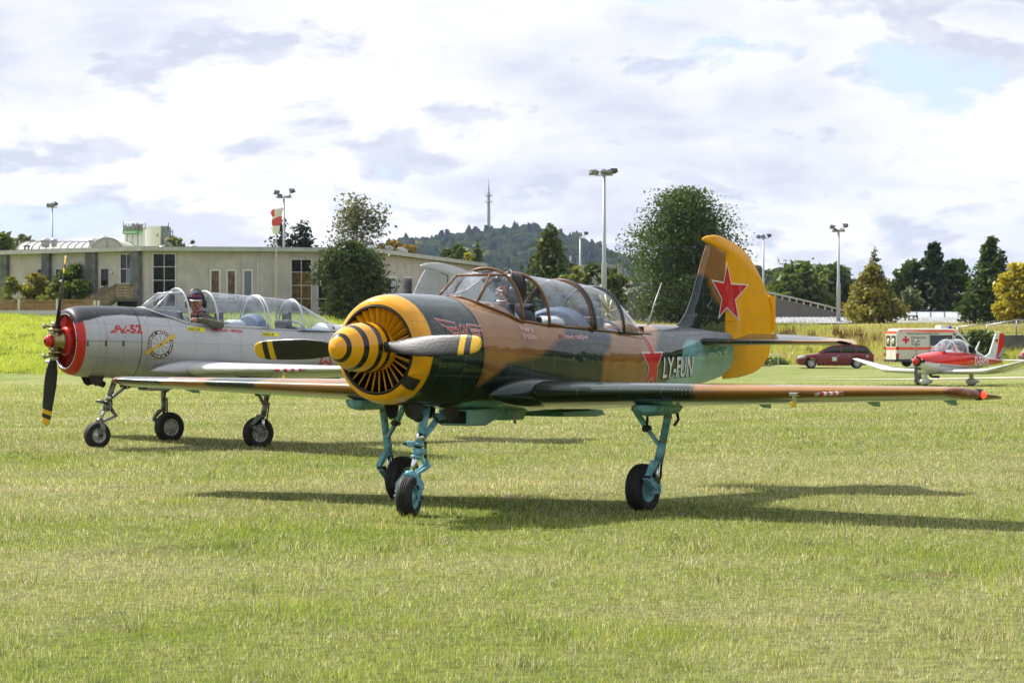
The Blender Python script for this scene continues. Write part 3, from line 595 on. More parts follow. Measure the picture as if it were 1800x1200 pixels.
def trainer(k, name, label, cs):
    camo = cs == 'camo'; X0, Y0, a = PLN[k]
    root = empty(name, (X0, Y0, 0), a + math.pi, label, 'aircraft', 'two-seat trainer aircraft parked on the meadow')
    PF = M('glossy camouflage paint', attr='col', rough=.32, coat=.85, wave=.006, rivet=1, var=.20, vs_=2.6, rcol=(.17, .16, .14)) if camo else M('silver paint', attr='col', rough=.45, metal=.3, coat=.2, wave=.006, rivet=1, var=.06, vs_=2.5)
    PW = M('glossy camouflage wing paint', attr='col', rough=.32, coat=.85, wave=.003, rivet=2, var=.12, vs_=2.2, rcol=(.15, .15, .14)) if camo else M('silver wing paint', attr='col', rough=.34, metal=.25, coat=.3, wave=.003, rivet=2, var=.06, vs_=2.5)
    frame = M('brown canopy frame', (.18, .085, .032), .35, coat=.5) if camo else M('grey canopy frame', (.50, .51, .52), .35, metal=.3)
    blue = M('pale blue gear paint', (.21, .45, .54), .38, coat=.4, var=.32, vs_=16) if camo else M('grey gear paint', (.22, .22, .21), .42, metal=.5, var=.2, vs_=14)
    chrome = M('polished steel', (.75, .74, .76), .15, metal=1); black = M('black metal', (.012, .012, .013), .45); dark = M('dark interior', (.025, .028, .03), .8)
    rub = M('worn tyre rubber', (.016, .015, .014), .75, var=.35, vs_=20, bump=.5, bs=60, bd=.004); glass = glassmat('canopy glass', op=.34)
    paint = paint_camo if camo else paint_silver
    # fuselage and cowling
    def shell(name, s0, s1, ds, mat, matt=0):
        S = np.unique(np.concatenate([np.arange(s0, s1, ds), [s1]] + ([[.605, .612, .62, .63, .645, .66, .68]] if s0 < .61 else []) + ([[CK0 - .004, CK0, CK1, CK1 + .004]] if s0 < CK0 < s1 else [])))
        vs, fs = [], []; rows = []
        for s in S:
            h_, N1 = ring(s); full = h_ + [(-y, z) for y, z in h_[-2:0:-1]]; rows.append(full); vs += [Pt(s, y, z) for y, z in full]
        m = len(rows[0]); H2 = (m + 2) // 2
        for i in range(len(S) - 1):
            cut = CK0 - 1e-6 <= S[i] and S[i + 1] <= CK1 + 1e-6
            for j in range(m):
                jj = j if j < H2 - 1 else m - 1 - j
                if cut and jj >= N1 + 2: continue
                fs.append((i * m + j, i * m + (j + 1) % m, (i + 1) * m + (j + 1) % m, (i + 1) * m + j))
        V = np.array(vs); c = paint(-V[:, 0], V[:, 1], V[:, 2])
        return fast(name, V, fs, mat, root, smooth=True, col=c)
    shell('engine_cowling', .60, 1.515, .012, PF); shell('fuselage', 1.525, 6.94, .03, PF)
    mb = MB(); mb.lathe([(0, .0), (.0, .48), (.012, .485), (.02, .47)], Pt(1.512, 0, 1.437), (-1, 0, 0), 48); mb.build('firewall', dark, root)
    mb = MB(); mb.loft([[Pt(6.93, y * q, 1.41 + (z - 1.41) * q) for y, z in ring(6.93)[0] + [(-y, z) for y, z in ring(6.93)[0][-2:0:-1]]] for q in (1, .05)], caps=True); mb.build('tail_cap', PF if not camo else M('tail blue', SKYB, .35, coat=.8), root)
    # intake: duct, inner disc, shutter vanes
    vc = M('yellow vane paint', YEL, .35, coat=.5, var=.1) if camo else M('red vane paint', (.50, .016, .010), .32, coat=.5, var=.1)
    o = Pt(.60, 0, 1.46)
    mb = MB(); mb.lathe([(0, .392), (-.01, .378), (-.03, .368), (-.12, .372), (-.30, .37), (-.31, .02)], o, (1, 0, 0), 64); mb.build('intake_duct', black, root)
    mb = MB(); mb.lathe([(.004, .384), (.010, .376), (.004, .366), (-.012, .366)], o, (1, 0, 0), 64); mb.build('intake_rim', black if camo else chrome, root)
    mb = MB(); mb.lathe([(-.05, .20), (-.01, .205), (.02, .185), (.035, .16), (.035, .02)] if not camo else [(-.05, .18), (.01, .165), (.02, .02)], o, (1, 0, 0), 48); mb.build('vane_hub', vc, root)
    v0 = None; nv = 30
    for i in range(nv):
        th = 2 * math.pi * (i + .5) / nv; rad = Vector((0, math.cos(th), math.sin(th))); tan = Vector((0, -math.sin(th), math.cos(th))); c = Vector(o)
        open_ = -1.0 if camo else -.75
        if v0 is None:
            mb = MB(); r0, r1 = .155, .366; rings = []
            for r_, wd in ((r0, .030 if camo else .022), (.26, .050 if camo else .038), (r1, .066 if camo else .052)):
                q = [(-.004, -wd / 2), (.004, -wd / 2), (.004, wd / 2), (-.004, wd / 2)]; e1 = Vector((math.cos(open_), 0, 0)); 
                rings.append([(u_ * math.cos(open_) - w__ * math.sin(open_) - .045, r_, u_ * math.sin(open_) + w__ * math.cos(open_)) for u_, w__ in q])
            mb.loft(rings, smooth=False); mb.rings([(-.05, r0, .004), (-.05, r1, .004)], .004, 5)
            ob = mb.build('shutter_vane', vc, root); v0 = ob
        else:
            ob = v0.copy(); COL.objects.link(ob); ob.parent = root
        ob.location = o; ob.rotation_euler = (th, 0, 0)
    mb = MB()
    for i in range(9):
        th = 2 * math.pi * i / 9 + .2; rad = Vector((0, math.cos(th), math.sin(th))); c = Vector(o) + Vector((-.14, 0, 0)); mb.tube(c + rad * .12, c + rad * .36, .045, .055, 10)
    mb.build('engine_cylinders', M('engine grey', (.06, .055, .05), .5, metal=.5, bump=1, bs=90), root)
    # propeller
    hubz = 1.46
    if camo:
        bands = [0, .018, .034, .046, .080, .10, .128, .16, .183, .240, .275, .31, .343, .405, .43, .47, .52]
        rad = lambda d: .218 * math.sqrt(max(1 - (1 - min(d / .46, 1)) ** 2.1, 0))
        prof = [(d, rad(d)) for d in np.unique(np.concatenate([bands, np.linspace(0, .05, 7)]))]
        mi = [1 if (.046 < (prof[i][0] + prof[i + 1][0]) / 2 < .080) or (.183 < (prof[i][0] + prof[i + 1][0]) / 2 < .240) or (.343 < (prof[i][0] + prof[i + 1][0]) / 2 < .405) or prof[i][0] > .465 else 0 for i in range(len(prof) - 1)] 
        mb = MB(); mb.lathe(prof, Pt(.0, 0, hubz + .02), (-1, 0, 0), 56, mi=mi); b0 = len(mb.m); mb.lathe([(.52, .218), (.54, .19), (.545, .02)], Pt(0, 0, hubz + .02), (-1, 0, 0), 56, m=1)
        spin = mb.build('propeller', [M('spinner yellow', YEL, .28, coat=1), M('spinner black', (.012, .012, .014), .25, coat=1)], root)
        ps, ang = .44, R(1.5)
    else:
        gold = M('golden hub metal', (.34, .28, .13), .35, metal=.9, var=.2, vs_=20); mb = MB(); mb.lathe([(0, .03), (.015, .062), (.05, .085), (.10, .09), (.11, .05)], Pt(.30, 0, hubz), (-1, 0, 0), 28, m=1)
        mb.lathe([(.10, .07), (.12, .105), (.2, .11), (.24, .13), (.27, .13), (.30, .09), (.36, .09)], Pt(.30, 0, hubz), (-1, 0, 0), 28, m=0)
        mb.tube(Pt(.46, -.02, hubz - .20), Pt(.46, 0, hubz + .20), .085, .085, 16, 0)
        for sg in (-1, 1):
            mb.tube(Pt(.46, 0, hubz + sg * .14), Pt(.46, 0, hubz + sg * .165), .105, .105, 20, 0); mb.tube(Pt(.46, 0, hubz + sg * .20), Pt(.46, 0, hubz + sg * .26), .062, .058, 16, 2)
            mb.rings([Pt(.52, .06, hubz + sg * .19), Pt(.36, .07, hubz + sg * .20), Pt(.24, .08, hubz + sg * .215)], [.02, .017, .02], 8, 0); mb.tube(Pt(.26, .08, hubz + sg * .17), Pt(.26, .08, hubz + sg * .235), .024, .024, 10, 2)
            mb.tube(Pt(.40, .11, hubz + sg * .11), Pt(.34, .11, hubz + sg * .11), .02, .02, 10, 2)
        spin = mb.build('propeller', [gold, M('hub cap red', RED, .3, coat=.8), M('steel grey', (.45, .45, .44), .3, metal=.9)], root)
        ps, ang = .46, R(74)
    bm_ = [M('black blade paint', (.010, .010, .011), .52, coat=.05, bump=.3, bs=40), M('blade tip yellow', (.72, .42, .012), .4)]
    for sg in (1, -1):
        rd = Vector((0, math.cos(ang), math.sin(ang))) * sg; tn = Vector((1, 0, 0)).cross(rd); st = [(.10, .05, 1.1, .05), (.20, .055, 1.05, .045), (.30, .115, .92, .028), (.42, .175, .75, .02), (.6, .205, .6, .016), (.8, .20, .48, .013), (.98, .185, .40, .011), (1.04, .178, .38, .010), (1.075, .172, .37, .010), (1.10, .166, .36, .010), (1.15, .145, .35, .009), (1.185, .11, .35, .008), (1.20, .05, .35, .006)]
        if not camo: st = [(q[0], q[1] * 1.0, q[2], q[3]) for q in st]
        mb = MB(); rings = []
        for r_, ch, pa, th_ in st:
            cd_ = -tn * math.cos(pa) + Vector((1, 0, 0)) * math.sin(pa); nd = rd.cross(cd_).normalized(); c = Vector(Pt(ps, 0, hubz + (.02 if camo else 0))) + rd * r_
            rings.append([c + cd_ * (ch * .5 * math.cos(q)) + nd * (th_ * math.sin(q) + th_ * .3 * math.cos(q)) for q in np.linspace(0, 2 * math.pi, 14, endpoint=False)])
        mb.loft(rings); 
        for i, f in enumerate(mb.f):
            r_ = max((Vector(mb.v[j]) - Vector(Pt(ps, 0, hubz))).dot(rd) for j in f)
            if r_ > 1.12 or (.99 < r_ < 1.05): mb.m[i] = 1
        mb.build('blade', bm_, spin)
    # wings
    def wpt(y):
        t = y / 4.6; return (2.12 + .26 * t, 1.06 + .065 * t), (4.10 - .84 * t, .905 + .14 * t), .150 - .035 * t
    def wcol(sg, y, up_):
        c = np.broadcast_to(np.array(GREEN), y.shape + (3,)).copy() if camo else np.broadcast_to(np.array((.74, .74, .73)), y.shape + (3,)).copy()
        if camo:
            b = soft(y - 2.12, .06) if sg > 0 else np.maximum(soft(2.59 - y, .06) * soft(y - .55, .06), soft(y - 3.26, .06) * soft(3.87 - y, .06)); c = mixc(c, BROWN, b); c = mixc(c, SKYB, (~up_).astype(float))
        return c
    for sg, nm in ((1, 'wing'), (-1, 'wing')):
        def piece(nm, ya, yb, x0, x1, mat, n=13, nst=60, defl=0.0, parent=root, grow=1.0):
            vs, up_, yy_ = [], [], []; Yst = np.linspace(ya, yb, nst); rings = []
            for y in Yst:
                (ls, lz), (te, tz), th = wpt(y); r_ = foil((-ls, sg * y, lz), (-te, sg * y, tz - defl), th, x0=x0, x1=x1, n=n, lo=.85); rings.append(r_)
                for j in range(len(r_)): up_.append(j <= n - 1 if x0 == 0 else j < n); yy_.append(y)
            if x0 == 0:  # the pale underside colour starts a little behind the leading edge
                m = len(rings[0]); up_ = [u_ or (n - 1 < (i % m) <= n + 2) for i, u_ in enumerate(up_)]
            V = np.array(rings).reshape(-1, 3); m = len(rings[0]); I = np.arange(len(V)).reshape(nst, m); Iw = np.concatenate([I, I[:, :1]], 1)
            F = np.stack([Iw[:-1, :-1], Iw[1:, :-1], Iw[1:, 1:], Iw[:-1, 1:]], -1).reshape(-1, 4); wx = V[:, 0]
            jag = np.array(yy_) + .05 * np.sin(wx * 9) + .03 * np.sin(wx * 23)
            ob = fast(nm, V, F, mat, parent, smooth=True, col=wcol(sg, jag, np.array(up_)))
            mb = MB(); mb.add(rings[0], [tuple(range(m))]); mb.add(rings[-1], [tuple(range(m))]); return ob
        wg = piece('wing', .30, 4.50, 0, .80, PW, n=15, nst=150)
        piece('root_panel', .30, .60, .802, 1, PW, nst=4); piece('flap', .61, 2.52, .806, 1, PW, defl=.004, nst=60); piece('aileron', 2.54, 4.40, .806, 1, PW, defl=-.006 * sg, nst=60); piece('tip_panel', 4.41, 4.50, .802, 1, PW, nst=4)
        # tip cap, lamp, pitot and landing light
        mb = MB(); rings = []
        for q, y in ((1, 4.50), (.995, 4.53), (.96, 4.57), (.80, 4.61), (.45, 4.64), (.05, 4.65)):
            (ls, lz), (te, tz), th = wpt(4.5); cs_, cz_ = (ls + te) / 2, (lz + tz) / 2; r_ = foil((-ls, sg * y, lz), (-te, sg * y, tz), th, n=13, lo=.85); cc = np.array((-cs_, sg * y, cz_)); rings.append([cc + (np.array(p_) - cc) * np.array([.35 + .65 * q, 1, q]) + np.array([0, sg * (.06 * (-p_[0] - 2.38) if y > 4.51 else 0), 0]) for p_ in r_])
        mb.loft(rings); mb.build('wing_tip', M('copper brown tip', (.22, .075, .035), .4, coat=.5, var=.35, vs_=18) if camo else PW.copy() if False else (M('copper brown tip') if camo else M('silver tip', (.5, .5, .5), .4, metal=.5)), root)
        lampc = (1, .06, .02) if sg > 0 else (.02, .5, .15)
        mb = MB(); mb.lathe([(0, .034), (.02, .033), (.035, .026), (.045, .014), (.05, 0)], (-2.80, sg * 4.655, 1.09), (0, sg, 0), 18, m=0); mb.lathe([(-.04, .05), (.012, .046), (.016, .034)], (-2.80, sg * 4.65, 1.09), (0, sg, 0), 18, m=1)
        mb.build('navigation_light', [M('lit red lens' if sg > 0 else 'green lens', lampc, .15, emit=.9 if sg > 0 and camo else .0, coat=1), black], root)
        if sg > 0:
            mb = MB()
            for i in range(9): mb.tube((-2.30 + .0 + i * .055, 3.62, 1.10), (-2.245 + i * .055, 3.62, 1.10), .017 if i < 8 else .012, .017, 10, m=(i % 2) if 0 < i < 8 else 2)
            mb.build('pitot_tube', [M('white stripe', (.75, .75, .75), .4), M('red stripe', (.6, .02, .02), .4), M('steel grey', (.4, .4, .4), .3, metal=.9)], root)
            mb = MB(); mb.box((-2.24, 3.19, 1.085), (.06, .075, .03)); mb.box((-2.24, 3.19, 1.045), (.04, .03, .05)); mb.box((-2.24, 3.18, 1.0), (.03, .045, .045), 1); mb.build('landing_light', [chrome, M('yellow tag', (.8, .5, .02), .5)], root, bevel=.006)
        for yy in (1.0, 2.2, 3.4, 4.2):
            (ls, lz), (te, tz), th = wpt(yy); mb = MB(); mb.prism([(te - .30, tz + .0), (te - .05, tz - .005), (te - .02, tz - .055), (te - .12, tz - .05)], lambda u_, v_, q: (-u_, sg * (yy + (.012 if q else -.012)), v_)); mb.build('hinge_bracket', M('tail blue', SKYB, .35, coat=.8) if camo else frame, root)
        # wing root fairing
        mb = MB(); rings = []
        for s in np.linspace(1.66, 4.35, 26):
            t = (s - 1.66) / 2.69; e_ = math.sin(math.pi * min(t * 1.9, 1 - .5 + .5) if t < .26 else math.pi / 2 * (1 - (t - .26) / .74)) ; e_ = max(math.sin(math.pi * .5 * min(t / .26, 1)) ** .7 * (1 - max(0, (t - .26) / .74) ** 1.6), .02)
            zc = 1.05 - .07 * t; rings.append([Pt(s, sg * (WID(s) * .93 + .15 * e_ * math.cos(q)), zc + (.17 * e_ if math.sin(q) > 0 else .11 * e_) * math.sin(q)) for q in np.linspace(0, 2 * math.pi, 20, endpoint=False)])
        mb.loft(rings); V = np.array(mb.v); fc = M('fairing green', GREEN, .3, coat=.9) if camo else M('fairing silver', SILV, .38, metal=.55, coat=.25); mb.build('wing_fairing', fc, root)
    # tail surfaces
    zf = np.array([(1.60, 5.55), (1.66, 5.75), (1.70, 5.86), (1.80, 5.99), (1.95, 6.10), (2.09, 6.18), (2.3, 6.29), (2.42, 6.36), (2.50, 6.42)]); hinge = 6.79
    Z = np.linspace(1.60, 2.505, 40); rings = []
    for z in Z:
        ls = float(np.interp(z, zf[:, 0], zf[:, 1])); te = hinge if z < 2.42 else hinge - (z - 2.42) / .085 * (hinge - 6.50); te = max(te, ls + .05); th = np.interp(z, [1.6, 2.5], [.085, .05]) / max((te + .35 - ls), .2)
        rings.append(foil((-ls, 0, z), (-(te + .35), 0, z), th, (0, 1, 0), n=12, x1=(te - ls) / (te + .35 - ls)))
    V = np.array(rings).reshape(-1, 3); m = len(rings[0]); I = np.arange(len(V)).reshape(len(Z), m); Iw = np.concatenate([I, I[:, :1]], 1); F = np.stack([Iw[:-1, :-1], Iw[1:, :-1], Iw[1:, 1:], Iw[:-1, 1:]], -1).reshape(-1, 4)
    sS, zZ = -V[:, 0], V[:, 2]; c = np.broadcast_to(np.array(GREEN if camo else SILV), (len(V), 3)).copy()
    if camo: c = mixc(c, BROWN, soft(sd_poly(sS, zZ, [(6.1, 2.23), (6.40, 2.17), (6.46, 2.02), (6.60, 1.90), (6.85, 1.84), (6.9, 2.6), (6.2, 2.6)]), .05))
    fast('fin', V, F, PF, root, smooth=True, col=c)
    rz = [(1.11, 6.77, 6.80), (1.12, 6.77, 7.10), (1.16, 6.77, 7.42), (1.20, 6.77, 7.56), (1.25, 6.77, 7.68), (1.35, 6.78, 7.80), (1.5, 6.78, 7.85), (1.65, 6.78, 7.87), (1.84, 6.79, 7.86), (1.97, 6.80, 7.80), (2.12, 6.81, 7.68), (2.25, 6.82, 7.55), (2.36, 6.83, 7.41), (2.425, 6.83, 7.31), (2.44, 6.79, 7.28), (2.47, 6.66, 7.22), (2.50, 6.54, 7.14), (2.525, 6.42, 7.06), (2.55, 6.325, 6.97), (2.565, 6.33, 6.92), (2.58, 6.36, 6.84), (2.60, 6.44, 6.74), (2.61, 6.56, 6.64)]
    mb = MB(); mb.loft([foil((-a_, 0, z), (-b_, 0, z), min(.05 / max(b_ - a_, .05) , .25) * min(1, (b_ - a_) / .4 + .3), (0, 1, 0), n=12) for z, a_, b_ in rz])
    rm = M('rudder yellow', (.86, .40, .004), .42, coat=.3, var=.05) if camo else M('rudder grey', (.55, .56, .57), .45, metal=.2); rud = mb.build('rudder', rm, root)
    mb = MB(); mb.prism([(7.875, 1.60), (7.93, 1.61), (7.93, 1.98), (7.80, 2.0), (7.79, 1.97), (7.865, 1.84)], lambda u_, v_, q: Pt(u_, .012 if q else -.012, v_)); mb.build('trim_tab', rm, root)
    for z in (1.33, 1.72, 2.02):
        mb = MB(); b_ = np.interp(z, [q[0] for q in rz], [q[2] for q in rz]); mb.tube(Pt(6.84, .024, z), Pt(b_ - .12, .010, z + .015), .0045, .003, 5); mb.tube(Pt(6.84, -.024, z), Pt(b_ - .12, -.010, z + .015), .0045, .003, 5); mb.build('rudder_rib', rm, rud)
    for sg in (1, -1):
        def tp(y): t = y / 1.5; return (6.02 + .47 * t, 1.505), (6.64 + .10 * t, 1.485)
        rings = [foil(Pt(tp(y)[0][0], sg * y, tp(y)[0][1]), Pt(tp(y)[1][0] + .10, sg * y, tp(y)[1][1]), .13 - .03 * y, n=11) for y in (.02, .4, .8, 1.1, 1.38, 1.44, 1.47)]; mb = MB(); mb.loft(rings)
        V = np.array(mb.v); m = len(rings[0]); upm = np.array([(i % m) <= 13 for i in range(len(V))]); c = np.broadcast_to(np.array(GREEN if camo else SILV), (len(V), 3)).copy()
        if camo: c = mixc(c, BROWN, soft(np.abs(V[:, 1]) - .95, .1)); c = mixc(c, SKYB, (~upm).astype(float))
        quads = [f for f in mb.f if len(f) == 4]; fast('tailplane', V, quads, PW, root, smooth=True, col=c)
        vs, rr = [], []
        for y in np.linspace(.10, 1.52, 30):
            h0 = tp(min(y, 1.5))[1][0] + .075; te = 7.22 - .22 * max(0, (y - .3) / 1.2) ** 1.5 - (.25 * max(0, (y - 1.38) / .14) ** 2 if y > 1.38 else 0); te = max(te, h0 + .05); z0 = 1.475; rr.append(foil(Pt(h0, sg * y, z0), Pt(te, sg * y, z0 + .22 * (te - h0)), .085, n=10))
        V = np.array(rr).reshape(-1, 3); m = len(rr[0]); I = np.arange(len(V)).reshape(30, m); Iw = np.concatenate([I, I[:, :1]], 1); F = np.stack([Iw[:-1, :-1], Iw[1:, :-1], Iw[1:, 1:], Iw[:-1, 1:]], -1).reshape(-1, 4)
        upm = np.tile(np.arange(m) <= 10, 30); c = np.broadcast_to(np.array(GREEN if camo else SILV), (len(V), 3)).copy()
        if camo: c = mixc(c, BROWN, soft(np.abs(V[:, 1]) - 1.05 + (V[:, 0] + 6.9) * .3, .08)); c = mixc(c, SKYB, (~upm).astype(float))
        fast('elevator', V, F, PW, root, smooth=True, col=c)
    # cockpit: tub, seats, panels
    mb = MB()
    S = np.linspace(CK0 - .1, CK1 + .1, 12)
    mb.loft([[Pt(s, -WID(s) * .80, SILL(s) - .012), Pt(s, -WID(s) * .74, 1.10), Pt(s, WID(s) * .74, 1.10), Pt(s, WID(s) * .80, SILL(s) - .012)] for s in S], closed=False, caps=False, smooth=False)
    mb.add([Pt(S[0], -.42, 1.10), Pt(S[0], .42, 1.10), Pt(S[0], .38, 1.86), Pt(S[0], -.38, 1.86)], [(0, 1, 2, 3)]); mb.add([Pt(S[-1], -.3, 1.10), Pt(S[-1], .3, 1.10), Pt(S[-1], .25, 1.66), Pt(S[-1], -.25, 1.66)], [(0, 1, 2, 3)]); mb.build('cockpit_tub', dark, root)
    gb = M('grey blue cover', (.12, .16, .24), .7, var=.15)
    for s in (2.95, 4.05):
        mb = MB(); mb.box(Pt(s, 0, 1.45), (.08, .42, .62), rot=Matrix.Rotation(R(8), 3, 'Y')); mb.box(Pt(s - .28, 0, 1.20), (.46, .42, .1)); mb.box(Pt(s + .02, 0, 1.80), (.07, .20, .14)); mb.build('seat', [M('seat black', (.02, .02, .022), .7)], root, bevel=.03)
    for s in (2.22, 3.42):
        mb = MB(); mb.loft([[Pt(s + d, .36 * math.cos(q) * w_, 1.58 + h_ * max(math.sin(q), 0)) for q in np.linspace(0, math.pi, 13)] for d, w_, h_ in ((0, .95, .22), (.03, 1, .26), (.14, 1, .27), (.20, .9, .2))], closed=True); mb.build('instrument_panel', gb if s > 3 else dark, root)
    mb = MB(); mb.rings([Pt(4.18, .30 * math.cos(q), 1.60 + .13 * math.sin(q)) for q in np.linspace(0, math.pi, 9)], .015, 6); mb.loft([[Pt(s, .33 * math.cos(q) * (1 - (s - 4.1) * .6), 1.50 + (.17 - (s - 4.1) * .1) * math.sin(q)) for q in np.linspace(0, math.pi, 11)] for s in (4.12, 4.35, 4.7)], closed=False, caps=False); mb.build('rear_deck', gb, root)
    mb = MB(); mb.ball(Pt(3.16, .10, 1.68), (.16, .20, .09)); mb.build('seat_cushion', M('white fabric', (.7, .7, .68), .9, bump=1, bs=12, bd=.03), root)
    # canopy: windscreen, sliding hood, rear hood
    def arch(s, w_, z0, zt, n=17, e=2.15, s_lean=0.0, t0=0.0):
        out = []
        for i in range(n):
            q = math.pi * i / (n - 1); cq, sq_ = math.cos(q), math.sin(q); f = abs(sq_) ** (2 / e); out.append(Vector(Pt(s + s_lean * (1 - f), math.copysign(abs(cq) ** (2 / e), cq) * w_, z0 + (zt - z0) * f)))
        return out
    def hood(nm, st, mats=(glass,)):
        mb = MB(); mb.loft([arch(*q) for q in st], closed=False, caps=False); return mb.build(nm, glass, root, recalc=False)
    def hoop(nm, par, st, r_=.014, mat=frame, sq=(1, 1)):
        mb = MB(); mb.rings(arch(*st, n=25) if len(st) == 4 else arch(*st[:4], n=25, s_lean=st[4]), r_, 8, sq=sq); return mb.build(nm, mat, par)
    ws = []  # windscreen: flat front pane, side panes, rounded top
    A_ = Pt(1.72, .10, 1.925); B_ = Pt(1.72, -.10, 1.925); Cl, Cr = Pt(1.80, .23, 1.872), Pt(1.80, -.23, 1.872); Dl, Dr = Pt(2.10, .175, 2.125), Pt(2.10, -.175, 2.125); hp = arch(2.30, .405, 1.70, 2.185, n=25)
    mb = MB(); mb.add([Cl, A_, B_, Cr, Dr, Dl], [(0, 1, 2, 3, 4, 5)])
    sidel = [(1.80, .245, 1.868), (1.95, .315, 1.815), (2.10, .365, 1.765), (2.22, .40, 1.72)]
    for sg in (1, -1):
        base = [Pt(s, y * sg, z) for s, y, z in sidel]; hh = hp[:10] if sg > 0 else hp[::-1][:10]; P0 = Pt(2.10, .175 * sg, 2.125)
        pts = base + [tuple(q) for q in hh]; mb.add(pts + [P0], [(len(pts), i, i + 1) for i in range(len(pts) - 1)])
    tp_ = [Vector(Dl)] + [Vector(Dr)]; topa = hp[9:16]; mb.add([tuple(q) for q in topa] + [Dr, Dl], [tuple(range(len(topa) + 2))])
    wsc = mb.build('windscreen', glass, root, recalc=False)
    mb = MB()
    for sg in (1, -1):
        mb.rings([Pt(1.72, 0, 1.93), Pt(1.74, .12 * sg, 1.917)] + [Pt(s, (y + .004) * sg, z + .002) for s, y, z in sidel] + [Pt(2.30, .413 * sg, 1.70)], [.010, .012, .014, .014, .014, .015, .015], 8); mb.rings([Pt(1.80, .24 * sg, 1.872), Pt(2.10, .178 * sg, 2.125)], .012, 8); mb.rings([Pt(2.10, .178 * sg, 2.125), tuple(hp[8] if sg > 0 else hp[16])], .012, 8)
    mb.rings([Dl, Dr], .012, 8); mb.build('windscreen_frame', frame, wsc); hoop('windscreen_hoop', wsc, (2.30, .41, 1.695, 2.19), .015)
    h1 = hood('sliding_canopy', [(2.74, .41, 1.665, 2.150, 17), (3.1, .405, 1.655, 2.125, 17), (3.52, .395, 1.64, 2.095, 17)]); hoop('canopy_hoop', h1, (2.74, .415, 1.66, 2.155, .0), .015); hoop('canopy_hoop', h1, (3.52, .40, 1.63, 2.10), .011)
    h2 = hood('rear_canopy', [(3.57, .395, 1.64, 2.095, 17), (3.85, .385, 1.625, 2.07, 17), (4.14, .37, 1.61, 2.04, 17), (4.16, .368, 1.61, 2.035, 17), (4.32, .33, 1.605, 1.95, 17), (4.5, .28, 1.60, 1.855, 17), (4.68, .21, 1.61, 1.765, 17), (4.86, .10, 1.65, 1.69, 17)])
    hoop('canopy_hoop', h2, (3.57, .40, 1.63, 2.10), .018, mat=M('dark blue frame', (.05, .06, .07), .4) if camo else frame); hoop('canopy_hoop', h2, (4.14, .375, 1.605, 2.045), .015, mat=M('dark blue frame', (.05, .06, .07), .4) if camo else frame)
    mb = MB()
    for sg in (1, -1):
        mb.rings([Pt(s, (WID(s) * 0 + fy(s, float(SILL(s)))) * sg, float(SILL(s)) + .004) for s in np.linspace(2.25, 4.62, 20)], .012, 6)
        mb.rings([Pt(s, .41 * sg + (-.02 if s > 3 else 0) * sg, float(SILL(s)) + .012) for s in np.linspace(2.74, 3.52, 6)], .014, 6)
    mb.build('canopy_rail', frame, root)
    mb = MB(); [mb.rings([Pt(4.05, .372 * sg, 1.603), Pt(4.7, .34 * sg, 1.585)], .008, 5) for sg in (1, -1)]; mb.build('slide_rail', black, root)
    if camo:
        cm = M('cream strap', (.62, .58, .36), .6)
        for a_ in (75, 40, 8, 110, 170, 205, 300):
            q = R(a_); L_ = .17 if a_ < 180 else .10; d = Vector((-math.cos(q), 0, math.sin(q))); c = Vector(Pt(3.86, .36, 1.80)); mb = MB(); mb.rings([c + d * .02, c + d * L_ - Vector((0, .03 * math.sin(q) * 2, 0))], .007, 6); mb.build('strap', cm, h2)
    # aerials, exhaust, belly gear
    mb = MB(); mb.rings([Pt(5.22, 0, 1.66), Pt(5.36, .0, 1.90), Pt(5.50, 0, 2.10)], [.012, .007, .004], 6); mb.build('antenna', M('pale antenna', (.45, .45, .43), .4) if camo else black, root)
    for sg in (1, -1):
        for pol in ([(.88, 1.0), (1.14, .99), (1.08, .85), (1.0, .83), (.95, .86)], [(1.42, .99), (1.70, .97), (1.66, .84), (1.50, .80)]): mb = MB(); mb.prism(pol, lambda u_, v_, q: Pt(u_, sg * (.125 + (.012 if q else 0)), v_ + .015)); mb.build('nose_gear_door', M('soot brown door', (.022, .016, .014), .6), root)
    mb = MB(); mb.rings([Pt(.98, .06, 1.0), Pt(1.03, .06, .91), Pt(1.16, .06, .86)], [.05, .05, .045], 12); mb.build('exhaust_pipe', M('burnt steel', (.05, .045, .04), .5, metal=.7), root)
    bb = M('tail blue', SKYB, .35, coat=.8) if camo else M('fairing silver')
    mb = MB(); mb.loft([[Pt(s, y, z) for y, z in ((-.17, .92), (.17, .92), (.15, zb), (-.15, zb))] for s, zb in ((1.78, .77), (2.10, .765), (2.35, .85))], smooth=False); mb.build('oil_cooler', bb, root, bevel=.015)
    mb = MB(); mb.add([Pt(1.775, -.14, .79), Pt(1.775, .14, .79), Pt(1.775, .14, .90), Pt(1.775, -.14, .90)], [(0, 1, 2, 3)]); [mb.box(Pt(1.765, 0, .80 + i * .02), (.01, .27, .006)) for i in range(5)]; mb.build('cooler_grille', black, root)
    mb = MB(); mb.prism([(2.42, .90), (2.50, .80), (2.78, .80), (2.86, .90)], lambda u_, v_, q: Pt(u_, .10 if q else -.10, v_)); mb.tube(Pt(2.55, .14, .9), Pt(2.58, .14, .77), .022, .012, 8, 1); mb.build('belly_vent', [bb, M('pale antenna', (.45, .45, .43), .4)], root)
    mb = MB(); mb.prism([(3.25, .815), (3.9, .80), (4.05, .815), (4.0, .865), (3.3, .865)], lambda u_, v_, q: Pt(u_, .22 if q else -.35, v_)); mb.build('landing_flap', bb, root, bevel=.01)
    mb = MB(); mb.tube((-.86 if False else -1.62, .0, .97), (-1.62, .0, .97), .01, .01, 4)
